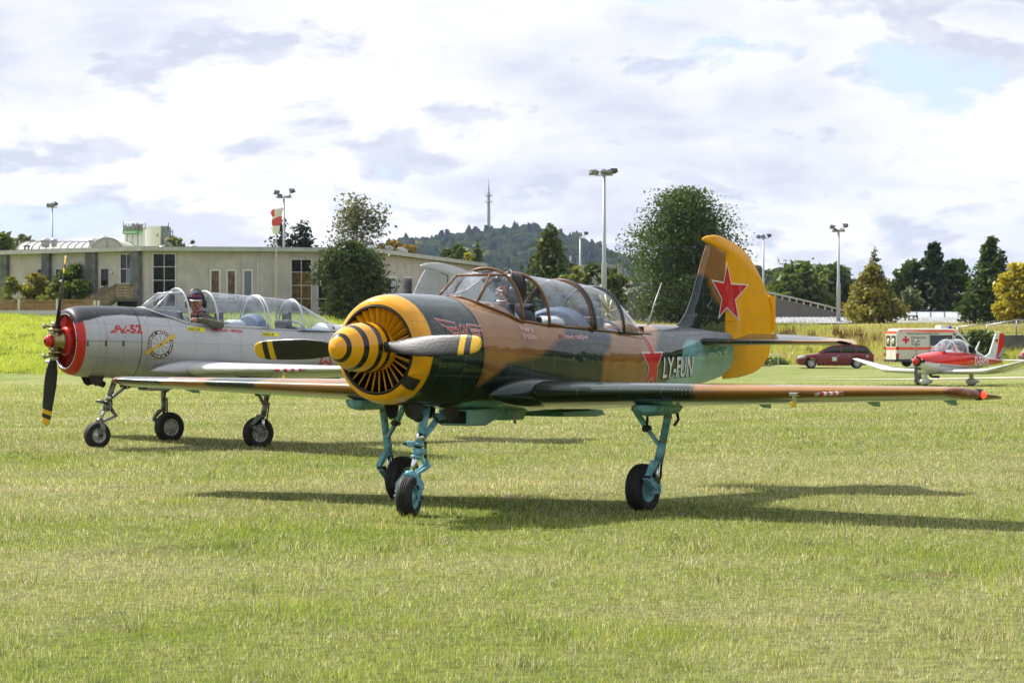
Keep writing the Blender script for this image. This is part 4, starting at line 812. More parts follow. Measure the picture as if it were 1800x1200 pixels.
    # ---------- landing gear
    def wheel(par, c, rad, wd, rimm, grooves=True):
        c = Vector(c); h = wd / 2; mb = MB(); pr = []
        pf = [(-h * .72, .52), (-h * .95, .62), (-h, .76), (-h * .88, .90), (-h * .62, .975), (-h * .34, .998)]
        if grooves:
            for q in (-.5, -.22, .06, .34, .6): pf = pf
            mid = []
            for gx in (-.26, -.02, .22): mid += [(h * (gx - .06), 1.0), (h * (gx - .045), .97), (h * (gx + .045), .97), (h * (gx + .06), 1.0)]
            pf = pf + mid
        pf = pf + [(h * .34, .998), (h * .62, .975), (h * .88, .90), (h, .76), (h * .95, .62), (h * .72, .52)]
        mb.lathe([(d, r_ * rad) for d, r_ in pf], c, (0, 1, 0), 40); mb.build('tyre', rub, par)
        mb = MB()
        for sg in (1, -1): mb.lathe([(h * .60, .56), (h * .80, .56), (h * .82, .50), (h * .55, .47), (h * .50, .40), (h * .66, .33), (h * .70, .16), (h * .86, .14), (h * .88, .0)] if False else [(h * .60, .56 * rad), (h * .82, .55 * rad), (h * .80, .50 * rad), (h * .45, .46 * rad), (h * .42, .36 * rad), (h * .62, .30 * rad), (h * .66, .16 * rad), (h * .90, .14 * rad), (h * .92, .001)], c, (0, sg, 0), 28)
        for i in range(8):
            q = 2 * math.pi * i / 8
            for sg in (1, -1): mb.tube(c + Vector((math.cos(q) * rad * .42, sg * h * .42, math.sin(q) * rad * .42)), c + Vector((math.cos(q) * rad * .42, sg * h * .52, math.sin(q) * rad * .42)), rad * .035, rad * .035, 6, 1)
        mb.build('rim', [rimm, black], par)
    rimm = M('pale blue rim', (.25, .50, .57), .4, coat=.3) if camo else M('worn pale rim', (.55, .53, .50), .5, metal=.3, var=.4, vs_=25)
    # nose leg
    mb = MB(); t_, m_, b_ = Vector(Pt(1.37, 0, .98)), Vector(Pt(1.235, 0, .60)), Vector(Pt(1.12, 0, .35))
    mb.tube(t_, m_, .040, .038, 16); mb.rings([m_ + (t_ - m_) * .06, m_ + (t_ - m_) * .02], [.046, .046], 16); mb.rings([m_ - (t_ - m_) * .06, m_ - (t_ - m_) * .20], [.044, .042], 16); mb.rings([m_ - (t_ - m_) * .22, m_ - (t_ - m_) * .27], [.050, .048], 16); mb.tube(m_ + (t_ - m_) * .14, m_ + (t_ - m_) * .28, .0415, .0415, 16, 1); mb.tube(m_, b_, .026, .026, 14, 1)
    mb.tube(m_ + Vector((.0, -.03, .02)), m_ + Vector((.12, -.05, .03)), .030, .024, 12); mb.tube(m_ + Vector((.11, -.05, .03)), m_ + Vector((.15, -.05, .03)), .013, .010, 8, 2)
    for sg in (1, -1): mb.box(m_ + Vector((-.015, sg * .045, -.04)), (.05, .02, .05)); mb.tube(m_ + Vector((-.05, sg * .04, .05)), m_ + Vector((-.05, sg * .04, -.10)), .012, .012, 6, 2)
    ng = mb.build('nose_gear', [blue, chrome, black], root)
    mb = MB(); ax = Vector(Pt(1.085, 0, .165)); fk = b_ + Vector((0, 0, -.02)); mb.rings([b_ + Vector((-.01, 0, .04)), b_ + Vector((0, 0, -.01))], [.042, .05], 12)
    mb.loft([[fk + Vector((x, y_, z)) for x, y_ in ((-.03, -w_), (.03, -w_), (.03, w_), (-.03, w_))] for w_, z in ((.05, .045), (.075, .02), (.118, -.035), (.122, -.06))], smooth=False)
    for sg in (1, -1):
        mb.loft([[Vector((p_.x + a_, sg * (y_ + b_), p_.z)) for a_, b_ in ((-w_, -.014), (w_, -.014), (w_, .014), (-w_, .014))] for p_, y_, w_ in ((fk + Vector((0, 0, -.05)), .108, .034), (fk + Vector((.004, 0, -.10)), .110, .030), (ax + Vector((0, 0, .05)), .104, .024), (ax + Vector((0, 0, -.03)), .102, .028))], smooth=False); mb.tube(ax + Vector((0, sg * .08, 0)), ax + Vector((0, sg * .135, 0)), .024, .02, 12, 1)
    fk_ = mb.build('fork', [blue, black], ng); wheel(ng, ax, .185, .15, rimm)
    if camo:   # the nose wheel is steered a little towards the photographer
        tm = Matrix.Translation(ax) @ Matrix.Rotation(R(17), 4, 'Z') @ Matrix.Translation(-ax)
        for o_ in [q for q in ng.children if q.name.split('.')[0] in ('fork', 'tyre', 'rim')]: o_.data.transform(tm)
    for nm, a1_, b1_ in (('scissor_link', m_ + Vector((-.06, 0, -.08)), m_ + Vector((-.135, 0, -.17))), ('scissor_link', m_ + Vector((-.135, 0, -.17)), b_ + Vector((-.035, 0, .0)))):
        mb = MB(); mb.bar(a1_ + Vector((0, .03, 0)), b1_ + Vector((0, .018, 0)), .014, .03); mb.bar(a1_ - Vector((0, .03, 0)), b1_ - Vector((0, .018, 0)), .014, .03); mb.tube(b1_ - Vector((0, .035, 0)), b1_ + Vector((0, .035, 0)), .011, .011, 8); mb.build(nm, blue, ng)
    mb = MB(); mb.bar(m_ + Vector((-.02, 0, .04)), Pt(1.56, 0, .86), .05, .03); mb.bar(Pt(1.55, 0, .85), Pt(1.78, 0, .98), .035, .03); mb.tube(Pt(1.56, -.06, .86), Pt(1.56, .06, .86), .03, .03, 10); mb.rings([Pt(1.40, .04, .88), Pt(1.50, .05, .80), Pt(1.57, .04, .82)], .01, 6, 1); mb.build('drag_brace', [blue, black], ng)
    # main legs
    for sg in (1, -1):
        top, mid, low, axl = Vector(Pt(2.90, sg * 1.60, .97)), Vector(Pt(2.88, sg * 1.53, .62)), Vector(Pt(2.86, sg * 1.49, .44)), Vector(Pt(2.87, sg * 1.33, .20))
        mb = MB(); mb.tube(top, mid, .036, .035, 16); mb.tube(mid, low, .038, .038, 16); mb.tube(low, low - Vector((0, 0, .015)), .043, .043, 16)
        for q in (.35, .95): p_ = top + (mid - top) * q; mb.tube(p_, p_ - Vector((0, 0, .010)), .0405, .0405, 16, 3)
        mb.tube(low, Vector(Pt(2.87, sg * 1.475, .20)), .022, .022, 12, 1); mb.tube(Vector(Pt(2.87, sg * 1.50, .20)), axl, .026, .026, 12); mb.box(Pt(2.87, sg * 1.475, .20), (.075, .05, .085)); mb.tube(top + Vector((-.02, 0, .02)), top + Vector((-.02, sg * .10, -.02)), .04, .04, 10, 2)
        mb.rings([top + Vector((-.07, sg * .02, -.05)), top + Vector((-.09, sg * .03, -.15)), top + Vector((-.05, sg * .01, -.2))], .014, 6, 2); mb.rings([mid + Vector((-.055, 0, 0)), low + Vector((-.06, 0, -.05)), Vector(Pt(2.95, sg * 1.47, .30)), Vector(Pt(2.90, sg * 1.44, .22))], .011, 6, 2)
        g = mb.build('main_gear', [blue, chrome, black, M('orange band', (.6, .25, .03), .5)], root)
        wheel(g, axl, .222, .16, rimm)
        kn = Vector(Pt(2.69, sg * 1.46, .315)); mb = MB(); mb.prism([(-.035, 0), (.055, 0), (.012, -.14), (-.03, -.14)], lambda u_, v_, q: low + Vector((.05 + .0, 0, .02)) + Vector((-u_ + (-v_) * .75, (q - .5) * .055, v_ * .95))); mb.build('scissor_link', blue, g, bevel=.006)
        mb = MB(); mb.bar(kn + Vector((-.01, 0, .0)), Pt(2.83, sg * 1.475, .215), .06, .05); mb.tube(kn - Vector((.01, .045, 0)), kn + Vector((-.01, .045, 0)), .017, .017, 10, 1); mb.build('scissor_link', [blue, black], g)
        mb = MB(); p1, p2, p3 = Vector(Pt(2.86, sg * 1.50, .60)), Vector(Pt(2.84, sg * 1.39, .74)), Vector(Pt(2.82, sg * 1.26, .93)); mb.bar(p1, p2, .035, .03); mb.bar(p2, p3, .045, .04); mb.tube(p2 - Vector((.04, 0, 0)), p2 + Vector((.04, 0, 0)), .032, .032, 10, 1); mb.bar(p2, Pt(2.8, sg * 1.42, .92), .022, .022, 1); mb.build('side_brace', [blue, black], g)
        mb = MB(); rings = []
        for s, w_, zb in ((2.38, .02, .93), (2.42, .09, .885), (2.52, .115, .862), (2.75, .12, .862), (2.95, .11, .87), (3.02, .07, .90)): rings.append([Pt(s, sg * 1.585 + w_ * math.cos(q), .965 if math.sin(q) > 0 else .955 + (zb - .955) * abs(math.sin(q)) ** .7) for q in np.linspace(0, 2 * math.pi, 18, endpoint=False)])
        mb.loft(rings); mb.build('gear_fairing', blue, root)
    return root
def side(sg=1, off=.004): return lambda s, z: Vector(Pt(s, sg * (fy(s, z) + off), z))
def star(cs_, cz_, r_, rot=0, k=.382, sx=1.0): return [(cs_ + sx * (r_ if i % 2 == 0 else r_ * k) * math.sin(math.pi * i / 5 + rot), cz_ + (r_ if i % 2 == 0 else r_ * k) * math.cos(math.pi * i / 5 + rot)) for i in range(10)]
def put_text(root, txt, s, z, size, mat, fn, bold=0, sx=1.0, slope=0.0, shear=0.0, name='lettering', outline=None, obold=.0):
    if outline:
        V, F = textmesh(txt, size, bold + obold, shear, sx)
        if len(V): decal(name, V, F, outline, lambda u, v: fn(s - obold * sx + u, z + v + slope * u, 0), root)
    V, F = textmesh(txt, size, bold, shear, sx)
    if len(V): decal(name, V, F, mat, lambda u, v: fn(s + u, z + v + slope * u, .0025), root)
sfn = lambda s, z, o=0: Vector(Pt(s, fy(s, z) + .004 + o, z))
sfnr = lambda s, z, o=0: Vector(Pt(s, -(fy(s, z) + .004 + o), z))
white = M('white lettering', (.78, .78, .78), .4); redm = M('red marking', (.58, .014, .016), .35, coat=.4); blk = M('black lettering', (.012, .012, .014), .4); pink = M('pale pink lettering', (.75, .42, .42), .4)
p1 = trainer(1, 'camouflage_aircraft', 'brown and green camouflaged two-seat trainer with yellow nose and rudder, in the foreground', 'camo')
p2 = trainer(2, 'silver_aircraft', 'silver two-seat trainer with red nose ring and black propeller, parked behind the camouflaged one', 'silver')
# markings of the camouflaged aircraft
put_text(p1, 'LY-FUN', 4.99, 1.155, .285, white, sfn, bold=.004, sx=.86, slope=.010, outline=blk, obold=.012)
fus = star(4.70, 1.31, .225); fus[0] = (4.60, 1.61)
fl = [(4.585, 1.60), (4.625, 1.54), (4.66, 1.46), (4.668, 1.40), (4.47, 1.40), (4.615, 1.27), (4.575, 1.06), (4.72, 1.17), (4.86, 1.06), (4.815, 1.27), (4.955, 1.40), (4.76, 1.40), (4.72, 1.49), (4.66, 1.56)]
def grow(poly, d):
    c = np.mean(np.array(poly), 0); P = np.array(poly, float); n = len(P); out = []
    for i in range(n):
        a, b, q = P[i - 1], P[i], P[(i + 1) % n]; e1 = b - a; e2 = q - b; n1 = np.array([e1[1], -e1[0]]) / (np.linalg.norm(e1) + 1e-9); n2 = np.array([e2[1], -e2[0]]) / (np.linalg.norm(e2) + 1e-9)
        m_ = n1 + n2; m_ = m_ / (np.linalg.norm(m_) + 1e-9); k = d / max(m_ @ n1, .35); out.append(tuple(b + m_ * k))
    area = sum(P[i][0] * P[(i + 1) % n][1] - P[(i + 1) % n][0] * P[i][1] for i in range(n))
    if area < 0: return grow(poly[::-1], d)
    return out
poly_decal('star_outline', grow(fl, .012), white, lambda s, z: sfn(s, z), p1); poly_decal('star_marking', fl, redm, lambda s, z: sfn(s, z, .003), p1)
def finy(s, z):
    zf = [(1.60, 5.55), (1.66, 5.75), (1.70, 5.86), (1.80, 5.99), (1.95, 6.10), (2.09, 6.18), (2.3, 6.29), (2.42, 6.36)]; ls = float(np.interp(z, [q[0] for q in zf], [q[1] for q in zf])); f = lambda x, th, ch: 5 * th * ch * (.2969 * math.sqrt(x) - .126 * x - .3516 * x * x + .2843 * x ** 3 - .1036 * x ** 4)
    ch = 6.79 + .35 - ls; th = float(np.interp(z, [1.6, 2.5], [.085, .05])) / ch; a_ = f(min(max((s - ls) / ch, 0), .95), th, ch); te = float(np.interp(z, [1.5, 1.84, 1.97, 2.12, 2.25, 2.36], [7.85, 7.86, 7.8, 7.68, 7.55, 7.41])); c2 = te - 6.8; b_ = f(min(max((s - 6.8) / c2, .16), 1), .05 / c2, c2)
    return max(a_ if s < 6.82 else 0, b_ if s > 6.75 else 0)
ftn = lambda o: (lambda s, z: Vector(Pt(s, finy(s, z) + o, z)))
fs_ = [(6.82, 2.30), (6.905, 2.10), (7.26, 2.095), (6.985, 1.945), (7.06, 1.745), (6.81, 1.865), (6.635, 1.765), (6.705, 1.95), (6.50, 2.13), (6.75, 2.11)]
poly_decal('star_outline', grow(fs_, .014), white, ftn(.003), p1, step=.03); poly_decal('star_marking', fs_, redm, ftn(.005), p1, step=.03)
# winged badge on the cowling
def stroke(root, pts, w_, mat, fn, off, name='emblem', closed=False):
    V, F = [], []
    for a, b in zip(pts, pts[1:] + ([pts[0]] if closed else [])):
        a, b = np.array(a, float), np.array(b, float); d = (b - a) / (np.linalg.norm(b - a) + 1e-9); n_2 = np.array([-d[1], d[0]]) * w_ / 2; d2 = d * w_ / 2; k = len(V); V += [a - d2 - n_2, b + d2 - n_2, b + d2 + n_2, a - d2 + n_2]; F.append((k, k + 1, k + 2, k + 3))
    return decal(name, np.array(V), F, mat, lambda s, z: fn(s, z, off), root, step=.04)
wl = [[(.90, 1.725), (1.16, 1.69), (1.17, 1.645), (1.03, 1.65), (.96, 1.675), (.90, 1.725)], [(1.03, 1.64), (1.18, 1.635), (1.18, 1.60), (1.10, 1.60), (1.03, 1.64)], [(1.10, 1.59), (1.19, 1.59), (1.19, 1.562), (1.14, 1.562), (1.10, 1.59)]]
wr = [[(1.345, 1.675), (1.545, 1.66), (1.55, 1.625), (1.37, 1.635), (1.345, 1.675)], [(1.375, 1.62), (1.50, 1.61), (1.50, 1.58), (1.39, 1.588), (1.375, 1.62)], [(1.39, 1.572), (1.45, 1.567), (1.44, 1.54), (1.39, 1.545), (1.39, 1.572)]]
lt = [[(1.215, 1.565), (1.215, 1.66), (1.25, 1.672), (1.265, 1.65), (1.265, 1.56)], [(1.215, 1.61), (1.265, 1.607)], [(1.29, 1.56), (1.29, 1.668)], [(1.33, 1.665), (1.30, 1.61), (1.34, 1.55)]]
for q in wl + wr + lt: stroke(p1, q, .016, white, sfn, 0); stroke(p1, q, .008, redm, sfn, .0025)
put_text(p1, 'MODEL 52', 1.20, 1.528, .030, white, sfn)
put_text(p1, 'Райнер', 2.19, 1.625, .062, pink, sfn, bold=.001, slope=-.06); put_text(p1, 'Берцаш', 2.19, 1.553, .062, pink, sfn, bold=.001, slope=-.03)
put_text(p1, 'Только храбрым', 2.90, 1.548, .058, pink, sfn, bold=.001, slope=-.01); poly_decal('star_marking', star(2.86, 1.57, .03), redm, lambda s, z: sfn(s, z, .002), p1)
# small hatch and clip on the cowling ring, black square on the intake edge
q_ = [(-.055, -.06), (.055, -.06), (.055, .06), (-.055, .06)]; cr = Matrix.Rotation(R(-40), 2)
mb = MB(); th = R(-40); pr = [(.602, .385), (.61, .42), (.63, .445), (.66, .462), (.70, .476)]; rows = []
for s, r_ in pr: rows.append([Pt(s - .006, (r_ + .004) * math.cos(th + d), 1.46 + (r_ + .004) * math.sin(th + d)) for d in np.linspace(-.13, .13, 5)])
mb.loft(rows, closed=False, caps=False); mb.build('nose_plate', M('plate black', (.02, .02, .02), .6), p1)
for pl, cl_ in ((p1, blk), (p2, blk)):
    for s in (.72, .98, 1.24) if pl is p2 else (.74,):
        mb = MB(); mb.rings([sfn(s, 1.47, .003), sfn(s, 1.43, .005)], .008, 6); mb.rings([sfn(s, 1.425, .004), sfn(s, 1.40, .006)], .013, 8); mb.build('cowl_latch', cl_, pl)
# panel seams
for pl, cc_ in ((p1, M('seam dark', (.008, .012, .01), .6)), (p2, M('seam grey', (.16, .16, .16), .6))):
    for nm, pts in (('panel_seam', [(s, 1.462 - .01 * (s - .7)) for s in np.linspace(.71, 1.5, 20)]), ('panel_seam', [(1.0, z) for z in np.linspace(1.0, 1.75, 20)])):
        stroke(pl, pts, .005, cc_, sfn, -.001, nm)
# markings of the silver aircraft
put_text(p2, '-52', 1.30, 1.575, .155, redm, sfn, bold=.004, sx=1.15)
stroke(p2, [(1.08, 1.60), (1.12, 1.61), (1.17, 1.645)], .014, redm, sfn, 0, 'lettering'); stroke(p2, [(1.22, 1.575), (1.205, 1.665), (1.165, 1.672), (1.14, 1.645), (1.165, 1.625), (1.20, 1.63)], .016, redm, sfn, 0, 'lettering'); stroke(p2, [(1.17, 1.625), (1.13, 1.585), (1.06, 1.583)], .014, redm, sfn, 0, 'lettering'); stroke(p2, [(1.24, 1.575), (1.235, 1.63)], .016, redm, sfn, 0, 'lettering'); stroke(p2, [(1.31, 1.672), (1.25, 1.60), (1.29, 1.573)], .014, redm, sfn, 0, 'lettering')
ec, ez, er = 1.80, 1.415, .20
disc = lambda r_, n=48: [(ec + r_ * math.cos(2 * math.pi * i / n), ez + r_ * math.sin(2 * math.pi * i / n)) for i in range(n)]
navy, gold_ = M('badge navy', (.012, .018, .07), .4), M('badge gold', (.65, .40, .04), .4)
for r_, mt, o_ in ((er, gold_, 0), (er - .008, navy, .0015), (er - .058, gold_, .003), (er - .062, M('badge silver', (.55, .55, .56), .4), .0045)): poly_decal('emblem', disc(r_), mt, lambda s, z, o_=o_: sfn(s, z, o_), p2, step=.06)
for i in range(9):
    q = 2 * math.pi * i / 9 + .2; c, s2 = math.cos(q), math.sin(q); stroke(p2, [(ec + .045 * c, ez + .045 * s2), (ec + .105 * c, ez + .105 * s2)], .006, blk, sfn, .006); stroke(p2, [(ec + .112 * c - .02 * s2, ez + .112 * s2 + .02 * c), (ec + .112 * c + .02 * s2, ez + .112 * s2 - .02 * c)], .006, blk, sfn, .006)
def arc_text(txt, a0, a1, r_, size, flip):
    for i, ch in enumerate(txt):
        if ch == ' ': continue
        q = R(a0 + (a1 - a0) * i / (len(txt) - 1)); V, F = textmesh(ch, size, .001); V = V - V.mean(0)
        rot = q - math.pi / 2 if not flip else q + math.pi / 2; c, s2 = math.cos(rot), math.sin(rot)
        decal('lettering', V, F, white, lambda u, v: sfn(ec + r_ * math.cos(q) + u * c - v * s2, ez + r_ * math.sin(q) + u * s2 + v * c, .0035), p2, step=0)
arc_text('TECHNIK MUSEUM', 196, 36, er - .034, .047, False); arc_text('SINSHEIM & SPEYER', 226, 372, er - .034, .040, True)
V = [(-.26, -.03), (-.255, .0), (-.22, .022), (-.10, .022), (-.04, .03), (.0, .035), (.04, .03), (.10, .012), (.2, .0), (.25, .012), (.265, .035)]
bl_ = [(-.265, -.012), (-.25, .022), (-.2, .030), (-.1, .018), (-.035, .022), (0, .036), (.035, .022), (.1, .018), (.2, .030), (.25, .022), (.265, -.012), (.25, -.028), (.2, -.028), (.1, -.016), (.035, -.022), (0, -.036), (-.035, -.022), (-.1, -.016), (-.2, -.028), (-.25, -.028)]
q = R(29); poly_decal('emblem', [(ec + u * math.cos(q) - v * math.sin(q), ez + u * math.sin(q) + v * math.cos(q)) for u, v in bl_], gold_, lambda s, z: sfn(s, z, .007), p2, step=.06)
poly_decal('emblem', [(ec + .012 * math.cos(a_), ez + .012 * math.sin(a_)) for a_ in np.linspace(0, 6.28, 12, endpoint=False)], blk, lambda s, z: sfn(s, z, .009), p2, step=0)
ylab = M('rescue yellow', (.75, .68, .02), .5)
for s in (2.25, 3.44):
    poly_decal('rescue_label', [(s - .01, 1.60 - (s - 2.25) * .06), (s + .265, 1.59 - (s - 2.25) * .06), (s + .265, 1.645 - (s - 2.25) * .06), (s - .01, 1.655 - (s - 2.25) * .06)], ylab, lambda a_, z: sfn(a_, z, 0), p2); put_text(p2, 'RESCUE', s + .005, 1.608 - (s - 2.25) * .06, .05, blk, lambda a_, z, o=0: sfn(a_, z, .002), bold=.001, sx=1.05, slope=-.03)
put_text(p2, 'SPECJALNY - SPECIAL', 2.62, 1.60, .050, redm, sfn, bold=.0012, sx=1.06, slope=-.045)
for pts in ([star(4.50, 1.24, .19)]): stroke(p2, pts, .022, redm, sfn, .0, 'star_marking', closed=True)
# ------------------------------------------------------------------ buildings
plaster = M('grey beige rendered wall', (.43, .40, .405), .9, var=.13, vs_=.9, bump=.3, bs=25, bd=.01); concrete = M('dark weathered concrete', (.11, .115, .12), .9, var=.35, vs_=1.5); paleframe = M('pale window frame', (.58, .56, .58), .5)
fascia = M('pale roof edge', (.40, .405, .41), .6, var=.12, vs_=1); roofm = M('grey roof membrane', (.16, .16, .15), .9); wglass = M('dark window glass', (.012, .013, .011), .08, spec=.3, var=.4, vs_=.9); curtain = M('ochre curtain behind glass', (.12, .075, .028), .12, var=.6, vs_=2.2, spec=.8); blueglass = M('painted sky reflection glass', (.16, .20, .27), .08)  # blueglass has the reflected sky put into its base colour
wood = M('brown cladding boards', (.30, .165, .085), .75, var=.3, vs_=3)
class Wall:
    def __init__(s, a, b): s.a = Vector((*a, 0)); s.b = Vector((*b, 0)); s.d = (s.b - s.a).normalized(); s.n = Vector((s.d.y, -s.d.x, 0)); s.L = (s.b - s.a).length
    def hit(s, u, v):
        r = at(u, v, 100) - Vector((0, 0, CAMH)); t = ((s.a - Vector((0, 0, CAMH))).dot(s.n)) / r.dot(s.n); p = Vector((0, 0, CAMH)) + r * t; return (p - s.a).dot(s.d), p.z
    def P(s, t, z, o=0.0): return s.a + s.d * t + s.n * o + Vector((0, 0, z))
def wall_mesh(par, W_, z0, z1, mat, th=.3, name='wall', t0=0, t1=None):
    t1 = W_.L if t1 is None else t1; mb = MB(); mb.prism([(t0, z0), (t1, z0), (t1, z1), (t0, z1)], lambda t, z, q: W_.P(t, z, -th * q)); return mb.build(name, mat, par)
def window(par, W_, u0, v0, u1, v1, nx, ny, gm, fw=.07, split=None):
    (t0, z1), (t1, z0) = W_.hit(u0, v0), W_.hit(u1, v1); mb = MB()
    for a, b, c, d in ((t0, t1, z1 - fw, z1), (t0, t1, z0, z0 + fw), (t0, t0 + fw, z0 + fw, z1 - fw), (t1 - fw, t1, z0 + fw, z1 - fw)): mb.prism([(a, c), (b, c), (b, d), (a, d)], lambda t, z, q: W_.P(t, z, .01 + .07 * q))
    for i in range(1, nx): t = t0 + (t1 - t0) * i / nx; mb.prism([(t - fw * .35, z0 + fw), (t + fw * .35, z0 + fw), (t + fw * .35, z1 - fw), (t - fw * .35, z1 - fw)], lambda t_, z, q: W_.P(t_, z, .012 + .05 * q))
    for j in range(1, ny): z = z0 + (z1 - z0) * j / ny; mb.prism([(t0 + fw, z - fw * .35), (t1 - fw, z - fw * .35), (t1 - fw, z + fw * .35), (t0 + fw, z + fw * .35)], lambda t_, z_, q: W_.P(t_, z_, .014 + .04 * q))
    w_ = mb.build('window', paleframe, par)
    for i in range(nx):
        for j in range(ny):
            a, b = t0 + (t1 - t0) * i / nx, t0 + (t1 - t0) * (i + 1) / nx; c, d = z0 + (z1 - z0) * j / ny, z0 + (z1 - z0) * (j + 1) / ny; e = random.uniform(-.004, .004)
            mb = MB(); mb.prism([(a + .02, c + .02), (b - .02, c + .02), (b - .02, d - .02), (a + .02, d - .02)], lambda t, z, q: W_.P(t, z, -.0 + .006 + e * (t - a) + .006 * q)); g = gm[(j * nx + i) % len(gm)] if isinstance(gm, list) else gm; mb.build('pane', g, w_)
    return w_
px = lambda u, Y: (u - 900) / FPX * Y
Lc, Ac, Bc, Cc = (px(-40, 250), 250), (px(254, 235), 235), (px(646, 239), 239), (px(846, 296), 296)
WL, WM, WR = Wall(Lc, Ac), Wall(Ac, Bc), Wall(Bc, Cc); ZE = at(265, 441, 235).z; ZB = 2.3
bld = empty('long_building', (Ac[0], Ac[1], 0), 0, 'long single-storey beige building with flat overhanging roof behind the two trainers', 'building'); inv = Matrix.Translation((-Ac[0], -Ac[1], 0))
def rebase(root):
    """children were built in world coordinates: move them into the root's frame"""
    im = root.matrix_basis.inverted() if False else Matrix.LocRotScale(root.location, root.rotation_euler, None).inverted()
    for c in [o for o in root.children]: c.data.transform(im); [rb2(g, im) for g in c.children]
def rb2(g, im): g.data.transform(im)
for W_, z1 in ((WL, ZE - .02), (WM, ZE - .02), (WR, ZE - .04)): wall_mesh(bld, W_, ZB, z1, plaster)
Wk = Wall(Cc, (Cc[0] - 3, Cc[1] + 22)); Wl = Wall((Lc[0] - 2, Lc[1] + 25), Lc)
mb = MB(); ring_ = [Lc, Ac, Bc, Cc, (Cc[0] - 8, Cc[1] + 20), (Lc[0], Lc[1] + 34)]
def offs(W1, W2, o):
    n1, n2 = W1.n, W2.n; m_ = (n1 + n2).normalized(); return o / max(m_.dot(n1), .4) * m_
o1, o2, o3, o0 = offs(WL, WM, .55), offs(WM, WR, .55), WR.n * .55 + WR.d * .4, WL.n * .55
eav = [(Lc[0] + o0.x, Lc[1] + o0.y), (Ac[0] + o1.x, Ac[1] + o1.y), (Bc[0] + o2.x, Bc[1] + o2.y), (Cc[0] + o3.x, Cc[1] + o3.y), (Cc[0] - 8, Cc[1] + 20), (Lc[0], Lc[1] + 34)]
mb.prism(eav, lambda x, y, q: Vector((x, y, ZE + .34 * q))); mb.build('roof', [fascia], bld)
mb = MB(); sh = [(x + (-.25 if i in (3, 4) else 0), y + (.25 if i < 4 else -.2)) for i, (x, y) in enumerate(eav)]; mb.prism(sh, lambda x, y, q: Vector((x, y, ZE + .342 + .04 * q))); mb.build('roof_membrane', roofm, bld)
for u0, u1 in ((5, 17), (78, 91), (155, 172)): (a, _), (b, _) = WL.hit(u0, 460), WL.hit(u1, 460); mb = MB(); mb.prism([(a, ZB), (b, ZB), (b, ZE - .03), (a, ZE - .03)], lambda t, z, q: WL.P(t, z, .004 + .34 * q)); mb.build('pillar', concrete, bld)
(a, _), (b, _) = WL.hit(236, 460), WL.hit(250, 460); mb = MB(); mb.prism([(a, ZB - 2), (b, ZB - 2), (b, ZE - .03), (a, ZE - .03)], lambda t, z, q: WL.P(t, z, .004 + .5 * q)); mb.build('pillar', concrete, bld)
window(bld, WL, 212, 446, 235, 499, 2, 2, [wglass, blueglass, wglass, wglass]); window(bld, WL, 66, 472, 76, 497, 1, 1, wglass); window(bld, WL, 98, 472, 110, 498, 1, 1, wglass); window(bld, WL, 0, 458, 3, 497, 1, 1, wglass)
w_ = window(bld, WL, 177, 471, 193, 504, 1, 1, wglass); w_.name = 'door'
window(bld, WM, 268, 445, 309, 540, 2, 4, wglass)
for u0, u1, g in ((368, 388, curtain), (397, 416, curtain), (426, 445, blueglass)): window(bld, WM, u0, 473, u1, 530, 1, 1, g, fw=.16)
window(bld, WM, 511, 455, 548, 548, 2, 4, [curtain, curtain, curtain, curtain, curtain, curtain, wglass, wglass]); window(bld, WM, 558, 457, 598, 548, 2, 4, wglass)
for u0, u1 in ((682, 698), (707, 724)): window(bld, WR, u0, 485, u1, 540, 1, 1, wglass, fw=.16)
window(bld, WR, 773, 466, 806, 530, 2, 2, wglass); window(bld, WR, 820, 476, 838, 520, 1, 1, wglass)
mb = MB(); mb.rings([WM.P(WM.hit(453, 500)[0], ZB, .07), WM.P(WM.hit(453, 500)[0], ZE, .07)], .05, 8); mb.rings([WM.P(WM.hit(640, 500)[0], ZB, .07), WM.P(WM.hit(640, 500)[0], ZE, .07)], .05, 8); mb.build('drainpipe', paleframe, bld)
mb = MB(); lp = at(197, 479, 100); t_, z_ = WL.hit(197, 479); mb.tube(WL.P(t_, z_, .0), WL.P(t_, z_, .14), .11, .11, 12); mb.build('wall_lamp', paleframe, bld)
for i in range(1, 7):
    t = WM.L * i / 7; mb = MB(); mb.prism([(t - .012, ZB), (t + .012, ZB), (t + .012, ZE - .05), (t - .012, ZE - .05)], lambda t_, z, q: WM.P(t_, z, .001 + .003 * q)); mb.build('render_joint', M('dark render joint', (.22, .21, .18), .9), bld)  # thin darker strips mark the joints in the render
rebase(bld)
# wooden ramp with boarded balustrade
rp = empty('wooden_ramp', (px(205, 236), 236, 0), 0, 'ramp and landing with brown boarded balustrade at the corner of the beige building', 'ramp')
def boards(u0, v0, u1, v1, Y0, Y1, hh, n_, name='board'):
    """balustrade of horizontal boards between two top points"""
    A_, B_ = at(u0, v0, Y0), at(u1, v1, Y1)
    for i in range(n_): mb = MB(); z = -hh * (i + .5) / n_; mb.bar(A_ + Vector((0, 0, z)), B_ + Vector((0, 0, z)), .03, hh / n_ - .025); mb.build(name, M('greyed ramp boards', (.20, .145, .105), .8, var=.3, vs_=3), rp)
    mb = MB(); mb.bar(A_ + Vector((0, -.04, .03)), B_ + Vector((0, -.04, .03)), .09, .05); k = max(int((B_ - A_).length / 1.1), 1)
    for i in range(k + 1): p_ = A_ + (B_ - A_) * i / k; mb.box(p_ + Vector((0, -.05, -hh / 2 - .05)), (.06, .05, hh + .2))
    mb.build('handrail', concrete, rp)
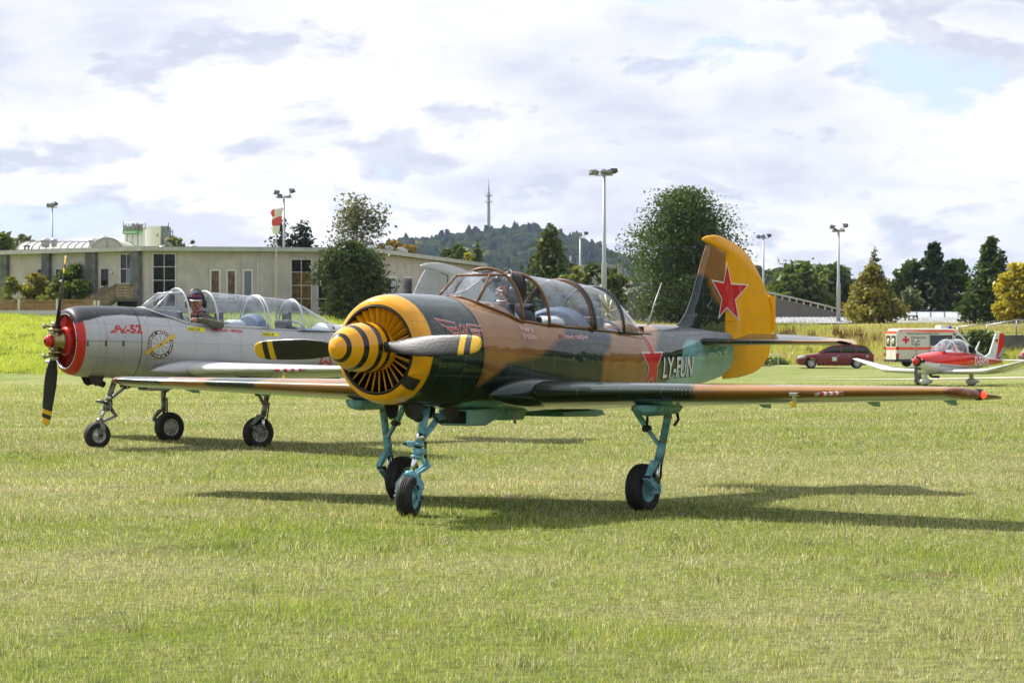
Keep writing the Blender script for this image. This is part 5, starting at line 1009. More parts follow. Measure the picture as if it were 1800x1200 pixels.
boards(202, 500, 236, 500, 233.2, 233.2, 1.15, 5); boards(158, 530, 202, 501, 233.6, 233.3, 1.1, 5); boards(147, 527, 190, 500, 235.2, 234.8, .9, 4)
mb = MB(); A_, B_ = at(202, 524, 233.3), at(237, 524, 233.3); mb.prism([(A_.x, A_.z - .25), (B_.x, B_.z - .25), (B_.x, B_.z), (A_.x, A_.z)], lambda x, z, q: Vector((x, 233.3 + 2.0 * q, z))); C_ = at(160, 552, 233.5); mb.prism([(C_.x, C_.z - .25), (A_.x, A_.z - .25), (A_.x, A_.z), (C_.x, C_.z)], lambda x, z, q: Vector((x, 233.5 + 1.6 * q, z))); mb.build('landing', concrete, rp)
mb = MB(); mb.box(at(222, 538, 234.6), (1.5, .1, 1.2)); mb.build('shadow_wall', M('painted landing shade', (.02, .02, .02), .9), rp)  # black panel painted as the shade under the landing
rebase(rp)
# board fence on the left bank
fe = empty('board_fence', (px(0, 232), 232, 0), 0, 'low brown board fence with white posts and lattice top on the left bank', 'fence'); wm = M('white fence post', (.62, .62, .62), .6); lat = M('weathered lattice', (.36, .22, .12), .8)
pu = [-66, 0 - 1.5 - 32, 33, 100, 168]
for i, u in enumerate([-34, 33, 100, 166, 173]): q = at(u, 525 + (3 if i > 2 else 0), 232); g = G(q.x, 232) - .1; mb = MB(); mb.box((q.x, 232, (q.z + g) / 2), (.16, .16, q.z - g)); mb.build('post', wm, fe)
for i in range(3):
    A_, B_ = at([-34, 33, 100][i], 533, 232), at([33, 100, 166][i], 533, 232); Zt = A_.z; zb = at(0, 546, 232).z
    for j in range(5): z = zb + (Zt - zb) * (j + .5) / 5; mb = MB(); mb.box(((A_.x + B_.x) / 2, 232 + .01 * (j % 2), z), (B_.x - A_.x - .18, .03, (Zt - zb) / 5 - .012)); mb.build('board', wood, fe)
    mb = MB(); zt2 = at(0, 526.5, 232).z; n_ = 16
    for k in range(n_): x = A_.x + .1 + (B_.x - A_.x - .3) * k / n_; mb.bar((x, 231.97, Zt + .02), (x + .22, 231.97, zt2), .02, .04); mb.bar((x + .22, 232.0, Zt + .02), (x, 232.0, zt2), .02, .04)
    mb.bar((A_.x + .08, 231.98, zt2), (B_.x - .08, 231.98, zt2), .04, .04); mb.build('lattice', lat, fe)
mb = MB(); A_, B_ = at(-60, 548, 231.9), at(176, 548, 231.9); mb.prism([(A_.x, A_.z - .5), (B_.x, B_.z - .5), (B_.x, B_.z + .12), (A_.x, A_.z + .12)], lambda x, z, q: Vector((x, 231.8 + .2 * q, z))); mb.build('plinth', M('white kerb', (.55, .56, .58), .7), fe); rebase(fe)
# roof furniture
def place(name, label, u, v, Y, cat, group=None): p_ = at(u, v, Y); return empty(name, p_, 0, label, cat, group)
vm = M('zinc sheet', (.52, .53, .54), .35, metal=.6, var=.15); vm2 = M('white ribbed vault', (.40, .40, .36), .5, var=.06); vm3 = M('darker vault rib', (.22, .22, .20), .6)  # ribs are a darker grey than the vault shell
bv = empty('roof_vault', (px(130, 262), 262, 0), 0, 'white ribbed barrel vault standing on the flat roof at the left', 'roof vault')
x0, x1, zb, zt = px(30, 262), px(204, 262), at(0, 443, 262).z, at(0, 421, 262).z
mb = MB(); rws = []
for x in np.linspace(x0, x1, 60): rws.append([(x, 262 - 8.2 * math.cos(q) + 8, zb + (zt - zb) * math.sin(q)) for q in np.linspace(0, math.pi, 21)])
mb.loft(rws, closed=False, caps=False); mb.build('vault_shell', vm2, bv)
for i in range(15):
    x = x0 + (x1 - x0) * i / 14; mb = MB(); mb.rings([(x, 262 - 8.25 * math.cos(q) + 8, zb + (zt - zb + .04) * math.sin(q)) for q in np.linspace(0, math.pi, 21)], .05, 5); mb.build('rib', vm3, bv)
mb = MB(); c0 = at(190, 441, 254); xr, yr = px(212, 258), 258
arc = [(px(172, 258) + (px(227, 258) - px(172, 258)) * (1 - math.cos(q)) / 2, zb - .1 + (zt - zb) * math.sin(q)) for q in np.linspace(0, math.pi, 17)]
mb.prism(arc, lambda x, z, q: Vector((x, 254 + 10 * q, z))); mb.build('gable_vault', M('pale yellow gable', (.50, .50, .36), .5), bv)
mb = MB(); xm = (px(172, 258) + px(227, 258)) / 2; mb.rings([(x, 253.95, z + .02) for x, z in arc], .05, 6); mb.rings([(xm, 253.95, zb), (xm, 253.95, zt)], .04, 6); mb.build('gable_rim', vm2, bv); rebase(bv)
def dome(u, v, Y, wpx, lab, name='roof_dome'):
    r = place(name, lab, u, v, Y, 'roof vent'); rr = wpx / FPX * Y / 2; mb = MB(); mb.lathe([(-.3, rr * .8), (0, rr * .82), (.02, rr), (rr * .35, rr * .85), (rr * .6, rr * .5), (rr * .7, 0)], (0, 0, 0), (0, 0, 1), 20); mb.build('hood', vm, r); mb = MB(); mb.tube((0, 0, -.55), (0, 0, -.25), rr * .7, rr * .7, 16); mb.build('curb', fascia, r)
dome(80, 424, 256, 20, 'flat roof dome left end of the barrel vault'); dome(95, 423, 258, 14, 'smaller roof dome beside the left mast'); dome(164, 424, 257, 18, 'flat roof dome in the middle of the barrel vault'); dome(182, 421, 260, 22, 'wider roof dome above the yellow vault gable')
dome(285, 436, 244, 14, 'round vent right below the silos'); dome(339, 435, 243, 16, 'round vent on the roof right of the silos')
def hoodvent(u, v, Y, lab, fl=1):
    r = place('hood_vent', lab, u, v, Y, 'roof vent', 'hooded vents on the roof right of the tree'); s_ = 8.5 / FPX * Y; mb = MB(); mb.loft([[(-s_ * fl, y, z) for y, z in ((-s_ * .7, -.25), (s_ * .7, -.25), (s_ * .7, .18), (-s_ * .7, .18))], [(-s_ * .3 * fl, y, z) for y, z in ((-s_ * .8, -.2), (s_ * .8, -.2), (s_ * .8, .42), (-s_ * .8, .42))], [(s_ * .5 * fl, y, z) for y, z in ((-s_ * .8, -.05), (s_ * .8, -.05), (s_ * .8, .48), (-s_ * .8, .48))], [(s_ * fl, y, z) for y, z in ((-s_ * .9, .02), (s_ * .9, .02), (s_ * .9, .36), (-s_ * .9, .36))]]); mb.build('hood', vm, r, bevel=.03); mb = MB(); mb.box((-.1 * fl, 0, -.55), (s_ * 1.1, s_ * 1.1, .7)); mb.build('curb', fascia, r)
hoodvent(652, 440, 252, 'hooded metal roof vent partly behind the birch'); hoodvent(682, 441, 262, 'hooded metal roof vent, middle one of three'); hoodvent(708, 443, 268, 'hooded metal roof vent facing right', -1)
for u in (175, 181): r = place('vent_pipe', ('left' if u < 180 else 'right') + ' one of two short dark vent pipes on the roof edge', u - 131, 437, 250, 'vent pipe', 'vent pipes at the left roof edge'); mb = MB(); mb.rings([(0, 0, -.3), (0, 0, .15), (.0, 0, .17), (0, 0, .3)], [.06, .06, .16, .14], 8); mb.build('pipe', M('dark pipe', (.03, .03, .03), .5), r)
# silo plant
sl = empty('silo_plant', (px(255, 620), 620, 0), 0, 'white and grey concrete silo plant with green sign rising behind the roof', 'silo'); S_ = 620 / FPX; zb = 2; wh = M('silo white', (.74, .74, .73), .6, var=.06, vs_=.3); gy = M('silo grey plate', (.22, .24, .27), .6, var=.3, vs_=.5); zg = at(0, 405, 620).z
for i, u in enumerate((220.5, 229.5, 238.5, 249)): mb = MB(); rr = (4.4 if i < 3 else 6) * S_; mb.tube((px(u, 620), 620, zb), (px(u, 620), 620, zg + (.5 if i == 3 else 0)), rr, rr, 20); mb.build('silo', wh, sl)
mb = MB(); mb.box((px(272, 626), 626, (zb + at(0, 397, 620).z) / 2), (26 * S_, 8, at(0, 397, 620).z - zb)); mb.build('tower_block', wh, sl); mb = MB(); mb.box((px(291, 628), 628, (zb + at(0, 396, 620).z) / 2), (12 * S_, 7, at(0, 396, 620).z - zb)); mb.box((px(299, 628), 627, (zb + at(0, 412, 620).z) / 2), (14 * S_, 6, at(0, 412, 620).z - zb)); mb.build('conveyor_tower', gy, sl)
mb = MB(); mb.box((px(230, 614), 614.5, at(0, 408, 614).z), (29 * S_, .3, 7 * S_)); sg_ = mb.build('green_sign', M('sign green', (.02, .30, .14), .5), sl)
V_, F_ = textmesh('HEIDELBERGER BETON', 4.4 * S_, .02, 0, .52); zt_ = at(0, 409.6, 614).z; decal('lettering', V_, F_, M('sign white', (.8, .8, .8), .5), lambda u, v: Vector((px(216.8, 614) + u, 614.3, zt_ + v)), sl, step=0)
mb = MB()
for k in range(9): x = px(217 + k * 4.8, 618); mb.box((x, 618, zg + .5 + .5 * random.random()), (.16, .16, 1.6)); 
for k in (0, 1): mb.box((px(237, 618), 618, zg + .5 + k * .75), (42 * S_, .08, .08))
for k in range(5): mb.tube((px(220 + k * 7, 619), 619, zg), (px(220 + k * 7, 619), 619, zg + .9 + random.random()), .5, .4, 8)
mb.build('roof_railing', gy, sl); mb = MB(); mb.tube((px(296, 626), 626, zg), (px(296, 626), 626, at(0, 391, 626).z), .2, .1, 6); mb.tube((px(300, 626), 626, zg - 2), (px(300, 626), 626, at(0, 400, 626).z), .12, .1, 6); mb.tube((px(304, 626), 626, zg - 2), (px(304, 626), 626, at(0, 403, 626).z), .12, .1, 6); mb.box((px(300, 626), 626, at(0, 407, 626).z), (9 * S_, .2, .2)); mb.build('aerial', gy, sl)
mb = MB(); mb.box((px(275, 620), 621.9, at(0, 413, 621).z), (3 * S_, .15, 4 * S_)); mb.build('window', M('silo hatch', (.28, .22, .14), .6), sl); rebase(sl)
# ------------------------------------------------------------------ halls on the right
hall = empty('curved_hall', (px(1300, 300), 300, 0), 0, 'large grey metal hall with sloping roof line behind the maple', 'hall'); hm_ = M('grey metal cladding', (.15, .15, .165), .6, var=.08, vs_=.6); HYY = 300; zz_ = lambda v, Y=HYY: at(0, v, Y).z
top = [(1040, 524), (1120, 512), (1200, 508), (1280, 511), (1350, 520), (1400, 531), (1450, 543), (1500, 556)]
out_ = [(px(u, HYY), zz_(v)) for u, v in top] + [(px(1500, HYY), 1.2), (px(1040, HYY), 1.2)]
mb = MB(); mb.prism(out_, lambda x, z, q: Vector((x, HYY + 40 * q, z))); mb.build('hall_body', hm_, hall)
tpts = [Vector((px(u, HYY), HYY - .3, zz_(v) + .35)) for u, v in top]; mb = MB(); mb.rings(tpts, .10, 6); mb.build('eaves_rail', fascia, hall)
for i in range(len(tpts) - 1):
    for k in range(4): p_ = tpts[i] + (tpts[i + 1] - tpts[i]) * k / 4; mb = MB(); mb.box(p_ - Vector((0, -.1, .22)), (.12, .2, .42)); mb.build('rail_post', fascia, hall)
for k in range(60): x = px(1042 + k * 7.6, HYY); v = np.interp(1042 + k * 7.6, [q[0] for q in top], [q[1] for q in top]); mb = MB(); mb.box((x, HYY - .03, (1.2 + zz_(v)) / 2), (.06, .06, zz_(v) - 1.25)); mb.build('cladding_rib', hm_, hall)
rebase(hall)
an = empty('low_annex', (px(1500, 280), 280, 0), 0, 'low annex with pale sloping roof and dark front below the curved hall', 'annex'); z5 = lambda v: at(0, v, 280).z
mb = MB(); mb.prism([(-3.6, z5(568)), (0, z5(568)), (0, z5(558) + .05), (-.1, z5(558))], lambda y, z, q: Vector((px(1352 if q else 1712, 280), 281.5 + y * (.55) if False else 280 + (y + 3.6) * .9 - 1.2, z))); mb.build('sloping_roof', M('pale roof sheet', (.25, .255, .26), .6, var=.25, vs_=.8), an)
for k in range(46): x = px(1356 + k * 7.8, 280); mb = MB(); mb.bar((x, 278.75, z5(567.6)), (x, 282.0, z5(557.8) + .05), .05, .05); mb.build('roof_seam', fascia, an)
mb = MB(); mb.box((px(1532, 281), 281.6, (1.0 + z5(568)) / 2), (360 / FPX * 280, 3.0, z5(568) - 1.0 - .02)); mb.build('dark_front', M('dark mottled front', (.045, .04, .038), .8, var=.5, vs_=.7), an)  # dark brown-grey front wall, tone varied at random
for k in range(5):
    x0_, x1_ = px(1586 + k * 24.5, 283), px(1609 + k * 24.5, 283); mb = MB(); mb.add([(x0_, 282.4, z5(558)), (x1_, 282.4, z5(558)), (x1_ + .25, 284.2, z5(547)), (x0_ + .25, 284.2, z5(547))], [(0, 1, 2, 3)]); mb.add([(x0_, 282.5, z5(558) - .1), (x1_, 282.5, z5(558) - .1), (x1_ + .25, 284.3, z5(547) - .1), (x0_ + .25, 284.3, z5(547) - .1)], [(0, 1, 2, 3)]); mb.build('skylight_pane', M('white skylight', (.42, .44, .46), .3), an)
mb = MB(); [mb.bar((px(1585 + k * 24.5, 283), 282.35, z5(558)), (px(1585 + k * 24.5, 283) + .25, 284.15, z5(547)), .09, .09) for k in range(6)]; mb.bar((px(1570, 283), 284.2, z5(547) + .05), (px(1710, 283), 284.2, z5(547) + .05), .08, .1); mb.build('skylight_frame', M('dark frame', (.03, .035, .04), .5), an)
mb = MB(); [mb.box((px(u, 279), 278.6, z5(557)), (w_ / FPX * 279, .1, h_ / FPX * 279)) for u, w_, h_ in ((1597, 4, 1.5), (1608, 6, 1.5))]; mb.box((px(1604, 279), 278.6, z5(561.5)), (17 / FPX * 279, .12, .10)); mb.box((px(1604, 279), 278.6, z5(555)), (17 / FPX * 279, .12, .10)); mb.box((px(1604, 279), 278.55, z5(558.5)), (.1, .1, .5)); mb.box((px(1596.5, 279), 278.6, z5(559)), (.1, .1, .35)); mb.box((px(1611.5, 279), 278.6, z5(559)), (.1, .1, .35)); mb.build('sign_bracket', M('dark frame', (.03, .035, .04), .5), an); rebase(an)
# far centre: shop hall with coloured panels, white houses
sh_ = empty('shop_hall', (px(1045, 700), 700, 0), 0, 'grey shop hall with one magenta and one orange wall panel below the wooded hill', 'hall'); S7 = 700 / FPX; z7 = lambda v: at(0, v, 700).z
mb = MB(); mb.box((px(1043, 703), 706, (2 + z7(465)) / 2), (98 * S7, 14, z7(465) - 2)); mb.build('hall_body', M('light grey cladding', (.22, .23, .25), .6), sh_)
for u, c in ((1001.5, ('magenta panel', (.55, .02, .20))), (1012.5, ('orange panel', (.75, .16, .02)))): mb = MB(); mb.box((px(u, 699), 698.85, z7(470)), (8.5 * S7, .2, 5.5 * S7)); mb.build('wall_panel', M(*c, rough=.5), sh_)
mb = MB(); mb.box((px(1086, 699), 698.8, z7(474)), (1.6 * S7, .2, 17 * S7)); mb.build('corner_post', fascia, sh_)
mb = MB(); mb.rings([(px(1003, 700), 702, z7(465)), (px(1003, 700), 702, z7(452))], .12, 6); mb.box((px(1003, 700), 702, z7(453)), (.6, .2, 1.0)); mb.build('roof_mast', fascia, sh_); rebase(sh_)
for i, (u, v, w_, h_, lab) in enumerate(((1093, 484, 14, 34, 'white house between the mast and the maple'), (1104, 492, 16, 28, 'second white house half behind the maple'), (1087, 500, 12, 18, 'low white house right of the tallest mast'))):
    Yh = 520 + i * 20; S5 = Yh / FPX; q_ = at(u, v, Yh); r = empty('far_house', (q_.x, Yh, 2), 0, lab, 'house', 'white houses behind the hall'); H5 = q_.z - 2; mb = MB(); mb.box((0, 3, H5 / 2), (w_ * S5, 6, H5)); mb.build('wall', M('white render', (.55, .53, .50), .8), r); mb = MB(); mb.prism([(-w_ * S5 / 2 - .2, H5), (w_ * S5 / 2 + .2, H5), (0, H5 + w_ * S5 * .3)], lambda x, z, q: Vector((x, -.3 + 6.6 * q, z + .005))); mb.build('roof', M('grey brown tiles', (.16, .12, .11), .8), r)
    for k in range(3): mb = MB(); mb.box(((-.28 + .28 * k) * w_ * S5, -.02, H5 - 1.4), (.9, .08, 1.0)); mb.build('window', wglass, r)
# concrete ramp wall with railing at the right edge
rw = empty('ramp_wall', (px(1765, 207), 207, 0), 0, 'concrete retaining wall with metal railing at the right edge', 'wall'); S2 = 207 / FPX; z2 = lambda v, Y=207: at(0, v, Y).z
mb = MB(); mb.prism([(px(1722, 207), z2(600)), (px(1760, 207), z2(589)), (px(1850, 207), z2(588)), (px(1850, 207), -1.2), (px(1700, 207), -1.2), (px(1705, 207), z2(612))], lambda x, z, q: Vector((x, 207 + 2.5 * q, z))); mb.build('concrete_wall', M('board marked concrete', (.15, .14, .13), .9, var=.35, vs_=1.0, bump=.5, bs=8, bd=.03), rw)
for k in range(7): x = px(1762 + k * 13, 207); mb = MB(); mb.box((x, 206.985, (z2(590) - 1.2) / 2), (.05, .04, z2(590) + 1.1)); mb.build('formwork_joint', concrete, rw)
rail = M('galvanised rail', (.33, .34, .36), .4, metal=.6); A_ = [at(1650, 578, 212), at(1690, 574, 210), at(1733, 569.5, 208)]; mb = MB(); mb.rings(A_, .045, 6); mb.rings([at(1733, 572, 207), at(1788, 562.5, 206.6), at(1860, 563, 206.6)], .05, 6); mb.rings([at(1735, 583, 207), at(1788, 585, 206.6), at(1860, 585, 206.6)], .03, 6); mb.rings([at(1662, 592, 212), at(1733, 585, 208)], .035, 6); mb.build('handrail', rail, rw)
for u, v0_, v1_ in ((1683, 575, 600), (1735, 570, 592), (1787, 563, 590), (1840, 563, 590)): a_, b_ = at(u, v0_, 206.8), at(u, v1_ + 3, 206.8); mb = MB(); mb.tube(b_, a_, .05, .05, 8); mb.build('rail_post', rail, rw)
for k in range(40): u = 1740 + k * 2.6; mb = MB(); mb.tube(at(u, 586, 206.7), at(u, 563.5, 206.7), .010, .010, 4); mb.build('baluster', rail, rw)
rebase(rw)
br = empty('barrier', (px(1358, 182), 182, 0), 0, 'small white tubular barrier at the foot of the bank beside the yellow rudder', 'barrier'); p_ = [at(1343, 643, 182), at(1343, 623, 182), at(1368, 623, 182), at(1368, 642, 182)]; mb = MB(); mb.rings(p_, .045, 8); mb.build('tube_frame', M('white tube', (.55, .56, .57), .5), br); mb = MB(); mb.bar(at(1343, 626, 182), at(1350, 619, 182.2), .05, .05); mb.build('brace', MATS['white tube'], br); rebase(br)
# ------------------------------------------------------------------ masts, windsock, tower
mm = M('galvanised mast', (.38, .40, .42), .45, metal=.4); fl_ = M('dark floodlight housing', (.05, .055, .06), .5); flg = M('floodlight glass', (.25, .27, .30), .15)
def mast(u, v, Y, wpx, lab, heads, k=1.0):
    p_ = at(u, v, Y); g = G(p_.x, Y) - .1; H_ = p_.z - g; r = empty('floodlight_mast', (p_.x, Y, g), 0, lab, 'floodlight mast', 'tall floodlight masts round the meadow'); rr = wpx / FPX * Y / 2
    mb = MB(); mb.rings([(0, 0, 0), (0, 0, H_ * .45), (0, 0, H_ * .46), (0, 0, H_ - .1)], [rr * 1.25, rr * 1.1, rr * .85, rr * .6], 12); mb.build('pole', mm, r)
    w_ = 1.0 * k; mb = MB(); mb.box((0, 0, H_ - .15), (w_ * 1.1, .08, .08)); mb.box((0, 0, H_ - .3), (.12, .1, .35)); [mb.box((x * w_ * .5, 0, H_ - .05), (.05, .05, .25)) for x in (-1, 0, 1)]; mb.build('crossarm', mm, r)
    for x, z, tlt, az in heads:
        mb = MB(); rot = Matrix.Rotation(az, 3, 'Z') @ Matrix.Rotation(tlt, 3, 'X'); c = Vector((x * k, 0, H_ + z)); mb.loft([[c + rot @ Vector((sx * a_, y_, sz * b_)) for sx, sz in ((-1, -1), (1, -1), (1, 1), (-1, 1))] for a_, b_, y_ in ((.12, .08, .16), (.18, .13, .04), (.26, .20, -.12), (.27, .21, -.15))], smooth=False); f_ = mb.build('floodlight', fl_, r); mb = MB(); mb.add([c + rot @ Vector((sx * .25, -.153, sz * .19)) for sx, sz in ((-1, -1), (1, -1), (1, 1), (-1, 1))], [(0, 1, 2, 3)]); mb.build('lens', flg, f_)
Hs3 = [(-.55, .12, R(55), R(20)), (0, .15, R(60), R(-10)), (.6, .15, R(-55), R(160))]; Hs4 = [(-.55, .35, R(40), R(30)), (-.28, -.02, R(70), R(10)), (.55, .38, R(-45), R(150)), (.3, .02, R(65), R(-30))]
mast(92, 362, 285, 4.0, 'thin floodlight mast at the far left above the vault', [(-.45, .12, R(50), R(70)), (.0, .15, R(50), R(20)), (.35, .18, R(-50), R(120))], .9); mast(499, 344, 250, 5.2, 'floodlight mast with four lamps next to the windsock', Hs4, 1.25); mast(1062, 305, 215, 8.5, 'tallest floodlight mast, right of the glass canopy', Hs3 + [(-.75, .1, R(60), R(50)), (.3, .12, R(60), R(0))], 1.25); mast(1020, 413, 345, 4.8, 'floodlight mast in front of the wooded hill', Hs3, 1.15)
mast(1342, 417, 335, 4.8, 'thin floodlight mast just right of the yellow rudder', Hs3, 1.1); mast(1474, 404, 280, 6.2, 'floodlight mast with four lamps left of the ochre tree', Hs4, 1.2)
# windsock
ws_ = empty('windsock', (px(486, 205), 205, G(px(486, 205), 205)), 0, 'limp red and white windsock hanging from a thin pole', 'windsock'); g = G(px(486, 205), 205); zt = at(0, 368, 205).z - g; mb = MB(); mb.rings([(0, 0, 0), (0, 0, zt * .5), (0, 0, zt * .51), (0, 0, zt)], [.075, .065, .045, .035], 8); mb.box((0, 0, at(0, 462, 205).z - g), (.22, .12, .12)); mb.rings([(-.30, 0, zt - .02), (0, 0, zt + .05), (.42, .05, zt)], .02, 6); mb.build('pole', M('beige pole', (.34, .32, .27), .5), ws_)
SW = 205 / FPX; rws = []; zs = np.linspace(0, 1, 22)
for t in zs:
    c = Vector(((1 + 1.0 * t) * SW * (.6 if t < .5 else .6), -.1, zt - .02 - t * 43 * SW)); rr = (11.0 - 6.0 * t) * SW * (1 + .06 * math.sin(t * 17)); rws.append([c + Vector((rr * math.cos(q) * (1 + .10 * math.sin(3 * q + 5 * t)) - 1.5 * SW * t, rr * .75 * math.sin(q), (.14 * math.cos(q) + .06 * math.sin(2 * q + t * 9)) * (1 - t))) for q in np.linspace(0, 2 * math.pi, 24, endpoint=False)])
mb = MB(); mb.loft(rws, caps=False)
for i, f in enumerate(mb.f):
    t = (f[0] // 24) / 21; q = (f[0] % 24) / 24 * 2 * math.pi; mb.m[i] = 1 if (.33 < t < .62 or (t < .2 and math.cos(q) < -.4)) else 0
mb.build('sock', [M('windsock white cloth', (.72, .70, .74), .9), M('windsock red cloth', (.62, .09, .10), .9)], ws_)
# telecom tower on the hill
q_ = at(859, 404, 3150); tw = empty('telecom_tower', (q_.x, 3150, q_.z - 25), 0, 'grey concrete telecommunications tower with platforms on the hill top', 'tower'); ST = 3150 / FPX; H0 = 25; v2 = lambda v: (404 - v) * ST + H0
mb = MB(); mb.rings([(0, 0, 0), (0, 0, v2(372)), (0, 0, v2(341)), (0, 0, v2(336))], [3.1 * ST, 2.6 * ST, 2.3 * ST, 2.2 * ST], 16); mb.build('shaft', M('tower concrete', (.33, .33, .33), .7), tw)
for v, r_ in ((345, 7), (356, 7), (371, 3.6), (384, 3.4), (396, 3.6)): mb = MB(); mb.lathe([(0, 2.0 * ST), (0, r_ * ST), (.6, r_ * ST), (1.0, 2 * ST)], (0, 0, v2(v)), (0, 0, 1), 20); mb.build('platform', M('tower steel', (.22, .23, .24), .6), tw)
mb = MB(); mb.rings([(0, 0, v2(337)), (0, 0, v2(326)), (0, 0, v2(325)), (0, 0, v2(313))], [1.0 * ST, .9 * ST, .5 * ST, .4 * ST], 8); mb.build('antenna_mast', MATS['tower steel'], tw)
mb = MB(); [mb.tube((x * ST, 0, v2(345)), (x * ST, 0, v2(339)), .4 * ST, .3 * ST, 5) for x in (-6, -3.5, 3.5, 6)]; [mb.tube((x * ST, 0, v2(356)), (x * ST, 0, v2(351)), .45 * ST, .4 * ST, 5) for x in (-5, 5)]; mb.build('aerials', MATS['tower steel'], tw)

# ------------------------------------------------------------------ estate car
def wheel2(par, c, rad, wd, hub, spokes=7, ax=(0, 1, 0)):
    mb = MB(); c = Vector(c); mb.lathe([(-wd / 2, rad * .66), (-wd / 2, rad * .93), (-wd * .3, rad), (wd * .3, rad), (wd / 2, rad * .93), (wd / 2, rad * .66)], c, ax, 28); mb.build('tyre', M('tyre black', (.014, .014, .014), .8), par)
    a = Vector(ax); mb = MB()
    for sg in (-1, 1):
        mb.lathe([(wd * .48, rad * .68), (wd * .50, rad * .62), (wd * .36, rad * .58), (wd * .34, .001)], c, a * sg, 28, m=1); mb.lathe([(wd * .44, rad * .14), (wd * .47, rad * .1), (wd * .47, .001)], c, a * sg, 12)
        mb.lathe([(wd * .485, rad * .70), (wd * .51, rad * .64), (wd * .48, rad * .60)], c, a * sg, 28)
        for k in range(spokes): q = 2 * math.pi * k / spokes; e = Vector((math.cos(q), 0, math.sin(q))); mb.bar(c + a * sg * wd * .45 + e * rad * .1, c + a * sg * wd * .47 + e * rad * .62, rad * .20, wd * .06, up=tuple(a))
    mb.build('rim', [hub, M('dark rim and seam grey', (.05, .05, .05), .7)], par)  # dark grey disc behind the spokes; door seams share this colour
def estate(u0, Y, lab):
    x0 = px(u0, Y); r = empty('estate_car', (x0, Y, G(x0 + 2.4, Y) - .02), R(-3), lab, 'car'); body = M('maroon car paint', (.16, .012, .024), .3, coat=1); gl = M('car window glass', (.015, .018, .02), .04, spec=.7); chrome = M('polished steel')
    X = np.array([0, .10, .35, .70, 1.2, 1.55, 1.9, 2.5, 3.2, 3.9, 4.4, 4.68, 4.80, 4.84])
    belt = [.62, .74, .82, .87, .93, .965, .985, .99, .985, .98, .96, .93, .84, .70]; bot = [.34, .24, .20, .19, .19, .19, .19, .19, .19, .19, .21, .24, .30, .42]; hw = [.55, .72, .84, .89, .91, .91, .91, .91, .91, .90, .88, .84, .80, .74]
    mb = MB(); rings = []
    xs = np.linspace(0, 4.84, 60)
    for x in xs:
        b, t, w_ = np.interp(x, X, bot), np.interp(x, X, belt), np.interp(x, X, hw); 
        for cx in (.90, 3.78):
            d = abs(x - cx)
            if d < .37: b = max(b, .31 + math.sqrt(max(.37 ** 2 - d * d, 0)) - .0)
        rings.append([(x, -w_ * .94, b), (x, -w_, min(b + .1, t - .1)), (x, -w_, t - .12), (x, -w_ * .95, t - .02), (x, -w_ * .80, t), (x, w_ * .80, t), (x, w_ * .95, t - .02), (x, w_, t - .12), (x, w_, min(b + .1, t - .1)), (x, w_ * .94, b)])
    mb.loft(rings); mb.build('body', body, r)
    rf = [(1.42, .955, .74, .97), (1.75, 1.16, .70, .975), (2.05, 1.33, .645, .98), (2.35, 1.43, .61, .985), (2.9, 1.475, .60, .985), (3.6, 1.465, .60, .98), (4.2, 1.42, .585, .97), (4.45, 1.34, .59, .96), (4.66, 1.10, .66, .945), (4.74, .96, .72, .93)]
    mb = MB(); mb.loft([[(x, -.80, b), (x, -w_ - .05 * (z < 1.4), z - .06), (x, -w_ + .06, z - .003), (x, w_ - .06, z - .003), (x, w_ + .05 * (z < 1.4), z - .06), (x, .80, b)] for x, z, w_, b in rf]); mb.build('window_band', gl, r)
    rr = [q for q in rf if 1.9 < q[0] < 4.5]; mb = MB(); mb.loft([[(x, -w_ - .02, z - .045), (x, -w_ + .05, z + .012), (x, w_ - .05, z + .012), (x, w_ + .02, z - .045)] for x, z, w_, b in [(1.98, 1.32, .65, 0)] + rr[1:]], smooth=True)
    for sg in (-1, 1):
        for (xa, za), (xb, zb_) in (((1.42, .96), (2.10, 1.36)), ((2.82, .98), (2.74, 1.43)), ((3.72, .975), (3.68, 1.42)), ((4.60, .94), (4.38, 1.36))): ya = .80 + .012; yb = .66; mb.bar((xa, sg * ya, za), (xb, sg * yb, zb_), .07, .03, up=(0, sg, 0))
        mb.bar((1.98, sg * .655, 1.325), (2.35, sg * .625, 1.415), .03, .05); mb.bar((2.3, sg * .63, 1.42), (4.3, sg * .60, 1.41), .03, .05)
    mb.build('roof', body, r); mb = MB(); [mb.rings([(2.2, sg * .56, 1.44), (2.3, sg * .57, 1.50), (4.1, sg * .55, 1.48), (4.2, sg * .54, 1.43)], .015, 6) for sg in (-1, 1)]; mb.build('roof_rail', M('dark frame'), r)
    for cx in (.90, 3.78): 
        for sg in (-1, 1): h = empty('wheel', (0, 0, 0)); bpy.data.objects.remove(h); mb = MB(); mb.lathe([(0, .36), (.02, .36)], (cx, sg * .80, .32), (0, 1, 0), 20); ob = mb.build('wheel', M('dark rim and seam grey', (.05, .05, .05), .7), r); wheel2(ob, (cx, sg * .79, .32), .32, .22, M('alloy', (.45, .45, .46), .3, metal=.7))
